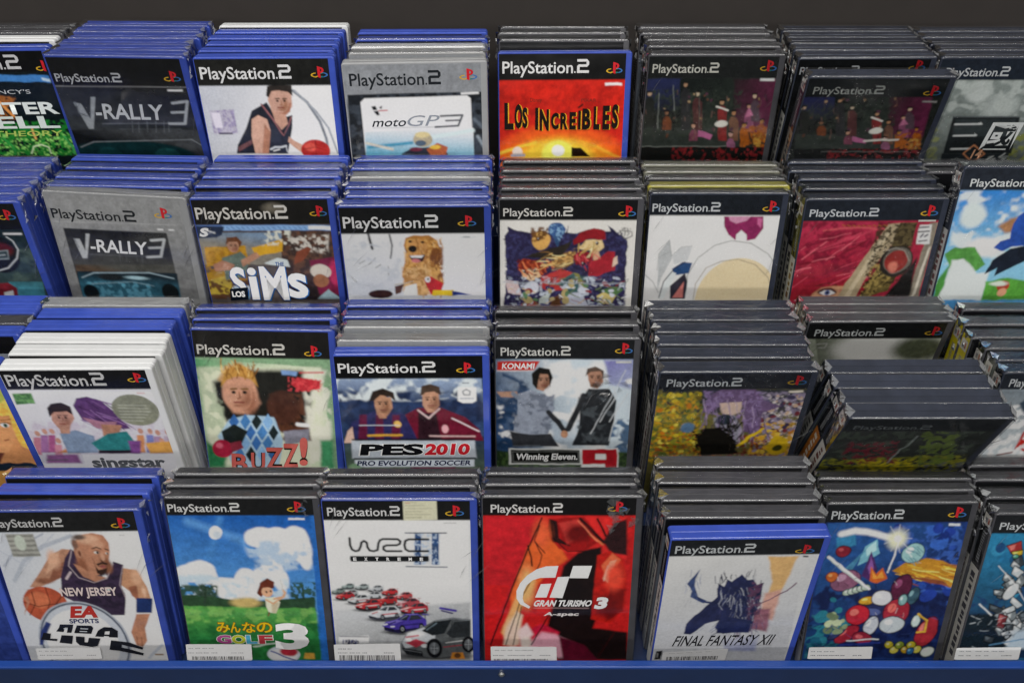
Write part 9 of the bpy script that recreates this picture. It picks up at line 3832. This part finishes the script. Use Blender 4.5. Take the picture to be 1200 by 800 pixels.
def sheet_mesh(s):
    nv, nu = s.U.shape
    X = s.U.ravel() / 1000 - CW / 2; Z = CH - s.V.ravel() / 1000
    co = np.stack([X, np.full(X.shape, -.00012), Z], 1)
    i = np.arange(nv * nu).reshape(nv, nu)
    q = np.stack([i[:-1, :-1], i[1:, :-1], i[1:, 1:], i[:-1, 1:]], -1).reshape(-1, 4)
    ex = [(x / 1000 - CW / 2, -.00012 - .00003 * l, CH - y / 1000) for x, l, y in s.xv]
    cl = s.C.reshape(-1, 3)
    # keep lettering inside the sheet
    n0 = nv * nu
    ok = []
    for f in s.xf:
        if all(U0 <= s.xv[k][0] <= U1 for k in f): ok.append(f)
    if ex: co = np.vstack([co, np.array(ex)]); cl = np.vstack([cl, np.array(s.xc)])
    me = bpy.data.meshes.new('cover_sheet')
    me.vertices.add(len(co)); me.vertices.foreach_set('co', co.astype(np.float32).ravel())
    loops = [q.ravel()] + [np.array(f) + n0 for f in ok]
    sizes = np.concatenate([np.full(len(q), 4), np.array([len(f) for f in ok], int)]) if ok else np.full(len(q), 4)
    la = np.concatenate(loops)
    me.loops.add(len(la)); me.loops.foreach_set('vertex_index', la.astype(np.int32))
    me.polygons.add(len(sizes))
    me.polygons.foreach_set('loop_start', np.concatenate([[0], np.cumsum(sizes)[:-1]]).astype(np.int32))
    me.update(calc_edges=True)
    me.validate()
    set_ink(me, cl)
    me.materials.append(PRINT)
    return me

def sticker_mesh(st):
    c, p, marks = st
    p = np.array(p).reshape(-1, 2) / 10
    v = []; f = []; cc = []
    def add(pts, colr, l):
        b = len(v)
        v.extend([(x / 1000 - CW / 2, -.0012 - .00004 * l, CH - y / 1000) for x, y in pts]); f.append(tuple(range(b, b + len(pts)))); cc.extend([ink(colr)] * len(pts))
    ctr = p.mean(0); q = []
    for i in range(len(p)):                                   # rounded corners
        a, b_, c_ = p[i - 1], p[i], p[(i + 1) % len(p)]
        for w in (.08, .03): q.append(b_ + (a - b_) * w)
        for w in (.03, .08): q.append(b_ + (c_ - b_) * w)
    add(q, c, 0)
    for m in marks:
        if m[0] == 'L2':
            a = np.array(m[4]).reshape(-1, 2) / 10; h = max(.35, m[3] / 20)
            rg = random.Random(int(a[0, 0] * 10))
            x = a[0, 0]
            while x < a[-1, 0]:                              # small print too fine to read
                w = rg.uniform(.7, 1.5)
                add([(x, a[0, 1] - h), (x + w, a[0, 1] - h), (x + w, a[0, 1] + h), (x, a[0, 1] + h)], m[1], 1); x += w + .45
        else:
            a = np.array(m[1]).reshape(-1, 2) / 10; x = a[:, 0].min(); x1 = a[:, 0].max(); y0, y1 = a[0, 1], min(a[-1, 1], p[:, 1].max() - .6)
            rg = random.Random(7)
            while x < x1 - 1:
                w = rg.choice((.35, .6, .9)); add([(x, y0), (x + w, y0), (x + w, y1), (x, y1)], '2a2a2c', 1); x += w + rg.choice((.4, .6, .9))
    me = mesh_from('price_sticker', v, f, [PRINT]); set_ink(me, np.array(cc))
    return me

def quick_sheet(head, body, y_head=22):
    """cover of a case further back, of which only the top strip can be glimpsed"""
    pts = [(U0, V0), (U1, V0), (U1, y_head), (U0, y_head), (U0, y_head), (U1, y_head), (U1, V1), (U0, V1)]
    me = mesh_from('cover_sheet', [(x / 1000 - CW / 2, -.00012, CH - y / 1000) for x, y in pts], [(3, 2, 1, 0), (7, 6, 5, 4)], [PRINT])
    set_ink(me, np.array([ink(head)] * 4 + [ink(body)] * 4))
    return me
QUICK = {k: quick_sheet(h, b) for k, (h, b) in {'B': ('151515', '8a8f98'), 'K': ('131416', '5a6068'), 'N': ('14161a', '50585c'), 'W': ('151515', 'c8c8cc'), 'S': ('85888c', '404448'), 'G': ('151515', '7a7a70'), 'Y': ('131313', 'a89a40')}.items()}

def spine_mesh(seed, kind):
    rg = random.Random(seed)
    v = []; f = []; cc = []
    x = -CW / 2 - .00015
    def add(y0, y1, z0, z1, c, l=0):
        b = len(v); v.extend([(x - .00005 * l, y0, z0), (x - .00005 * l, y0, z1), (x - .00005 * l, y1, z1), (x - .00005 * l, y1, z0)]); f.append((b + 3, b + 2, b + 1, b)); cc.extend([ink(c)] * 4)
    top, bot, mk = kind
    zs = .190 - .062
    add(.0009, .0141, zs, .1875, top); add(.0009, .0141, .003, zs, bot)
    add(.0022, .0128, .172, .183, 'd8d4cc', 1)
    add(.0040, .0064, .1745, .1805, 'b06a5a', 2); add(.0072, .0105, .1745, .179, '8a8c90', 2)
    z = zs - .006
    while z > .03:                                            # title lettering down the spine
        h = rg.uniform(.003, .006)
        add(.0045, rg.uniform(.0085, .0108), z - h, z, mk, 1); z -= h + rg.uniform(.0012, .004)
    z = zs + .006
    while z < .166:
        h = rg.uniform(.001, .0022); add(.005, .0095, z, z + h, '8a8c8e', 1); z += h + .001
    me = mesh_from('spine_label', v, f, [PRINT]); set_ink(me, np.array(cc))
    return me
SPINES = [spine_mesh(1, ('17181a', 'd8d8d2', '6a6a68')), spine_mesh(2, ('17181a', 'd2d0c8', '4a4a52')), spine_mesh(3, ('15171b', '8a8478', '3a3a30')), spine_mesh(4, ('17181a', 'dcdad4', '7a4a40'))]
SPINE_Y = spine_mesh(5, ('d8c81c', 'd8c81c', '4a4410'))
SPINE_O = spine_mesh(6, ('1a1c1e', 'b8702a', 'd8d0c0'))

# ------------------------------------------------------------------ words
WORD = {'B': 'blue', 'K': 'black', 'N': 'black', 'W': 'white', 'S': 'silver', 'G': 'olive grey', 'Y': 'yellow'}
ROW = {1: 'top row', 2: 'second row', 3: 'third row', 4: 'bottom row'}
SHORT = {
 '1_0': 'green night-goggles cover', '1_1': 'black-framed rally cover in the top row', '1_2': 'basketball dribbler cover in the top row',
 '1_3': 'silver motorbike cover', '1_4': 'orange sunburst cover', '1_5': 'upright crowd-picture cover in the top row', '1_6': 'half-hidden black cover behind the tilted crowd picture',
 '1_7': 'grey sky and engraved plaque cover', '2_0': 'dark teal cover with a ring emblem', '2_1': 'silver-framed rally cover', '2_2': 'sofa and big white lettering cover',
 '2_3': 'golden dog cover', '2_4': 'torn purple collage cover', '2_5': 'pale cover with a magenta ball', '2_6': 'red cover with a blade and gem',
 '2_7': 'blue sky and bird cover', '3_-1': 'yellow-haired face cover', '3_0': 'white party-crowd cover', '3_1': 'green argyle quiz cover', '3_2': 'two footballers cover in blue case',
 '3_3': 'two men in grey and black shirts cover', '3_4': 'purple and yellow flowers cover', '3_5': 'pale misty cover', '3_5.5': 'pile of tilted dark cases',
 '3_6': 'pale grey cover at the right edge', '4_-1': 'mostly hidden blue case at bottom left', '4_0': 'purple-vest basketball cover', '4_1': 'golf course cover', '4_2': 'row of rally cars cover',
 '4_3': 'red racing cover with white emblem', '4_4': 'white cover with dark ink sketch', '4_5': 'blue cover with a white arc', '4_6': 'teal cover with grey machinery',
}
SHORT['3_5.5'] = 'foremost case of the forward-tilted pile'
LABEL = {
 '1_0': 'blue case with green night-goggles picture, top row at the left edge',
 '1_1': 'blue case with plain dark rally cover, black-framed, in the top row',
 '1_2': 'blue case with basketball player in dark vest dribbling a red ball, top row',
 '1_3': 'silver case with motorbike racer on a white panel, top row',
 '1_4': 'blue case with red and orange sunburst cover and black lettering',
 '1_5': 'upright black case with dim stage crowd picture, beside the sunburst cover',
 '1_6': 'black case standing directly behind the forward-tilted crowd picture case, top row',
 '1_6.5': 'black case with dim crowd picture tilted forward and lower than its neighbours, top row',
 '1_7': 'black case with grey cloudy cover and dark engraved plaque, top right',
 '2_0': 'blue case with dark teal cover and ring emblem, second row at the left edge',
 '2_1': 'silver-framed case with rally car picture set in a wide grey border',
 '2_2': 'blue case with people on a yellow sofa behind big white and blue lettering',
 '2_3': 'blue case with golden dog and parrot on a white cover',
 '2_4': 'black case with torn purple collage of red and blond hair on white',
 '2_5': 'black case with pale cover, magenta ball and cream disc',
 '2_6': 'black case with crimson cover crossed by a blade with a red gem',
 '2_7': 'black case with blue sky, green hills and dark blue bird, standing tall',
 '3_-1': 'case with yellow-haired face cover cut off by the left edge, third row',
 '3_0': 'white case with party crowd picture and a round grey badge',
 '3_1': 'blue case with green cover, blue argyle shirt and red ball',
 '3_2': 'blue case with two footballers in dark red and blue shirts',
 '3_3': 'black case with two men in grey and black shirts linking hands',
 '3_4': 'black case with purple hair above yellow flowers, heading the long dark stack',
 '3_5': 'black case with pale misty cover behind the forward-tilted pile, third row',
 '3_5.5': 'foremost case of the forward-tilted dark pile in the third row',
 '3_6': 'black case with pale grey and red cover at the right edge, third row',
 '4_-1': 'blue case mostly cut off by the bottom left edge of the photo',
 '4_0': 'blue case with bald basketball player in purple vest holding a ball',
 '4_1': 'black case with blue sky and green golf course cover',
 '4_2': 'blue case with a slanting line of rally cars on a white cover',
 '4_3': 'black case with bright red racing cover and large white emblem',
 '4_4': 'blue case with white cover, dark ink sketch and orange streak',
 '4_5': 'black case with busy blue and red cover crossed by a white arc',
 '4_6': 'black case with teal cover of grey machinery at the bottom right',
}
NOWRAP = {'1_3'}
WRAPPED = {'1_1', '2_0', '2_1', '2_2', '3_1', '2_3', '3_2', '4_0', '4_2', '1_3'}

ORD = ['first', 'second', 'third', 'fourth', 'fifth', 'sixth']
GROUP = 'game cases filed in the rack'

# ------------------------------------------------------------------ all the cases
rg = random.Random(11)
for row, key, thin, cases in STACKS:
    art = None
    if key in ART: art, sticker = paint(key)
    for i, (x, y, z, yaw, lean, W, c) in enumerate(cases):
        root = bpy.data.objects.new('game_case', None)
        root.location = (x, y, z)
        root.rotation_euler = (R(-lean), 0, R(yaw))
        root.scale = (W / CW, thin, 1)
        col.objects.link(root)
        tag(root, LABEL[key] if i == 0 else '%s case, %s behind the %s' % (WORD[c], ORD[i - 1], SHORT[key]), 'game case', GROUP)
        link('shell', SHELL_ME[c], root)
        if i == 0 and art is not None:
            link('cover_sheet', sheet_mesh(art), root)
            if sticker: link('price_sticker', sticker_mesh(sticker), root)
        else:
            link('cover_sheet', QUICK[c], root)
        if x > .1:
            sp = SPINES[rg.randrange(4)]
            if key == '3_6' and i in (3, 4): sp = SPINE_Y
            if key == '3_5.5' and i == 1: sp = SPINE_O
            link('spine_label', sp, root)
        if (c in 'KNGYS' and key not in NOWRAP) or key in WRAPPED and rg.random() < .8:
            link('shrink_wrap', WRAP_SPECIAL[key] if i == 0 and key in WRAP_SPECIAL else (WRAP_F if i == 0 else WRAP_B)[rg.randrange(4 if i == 0 else 8)], root)
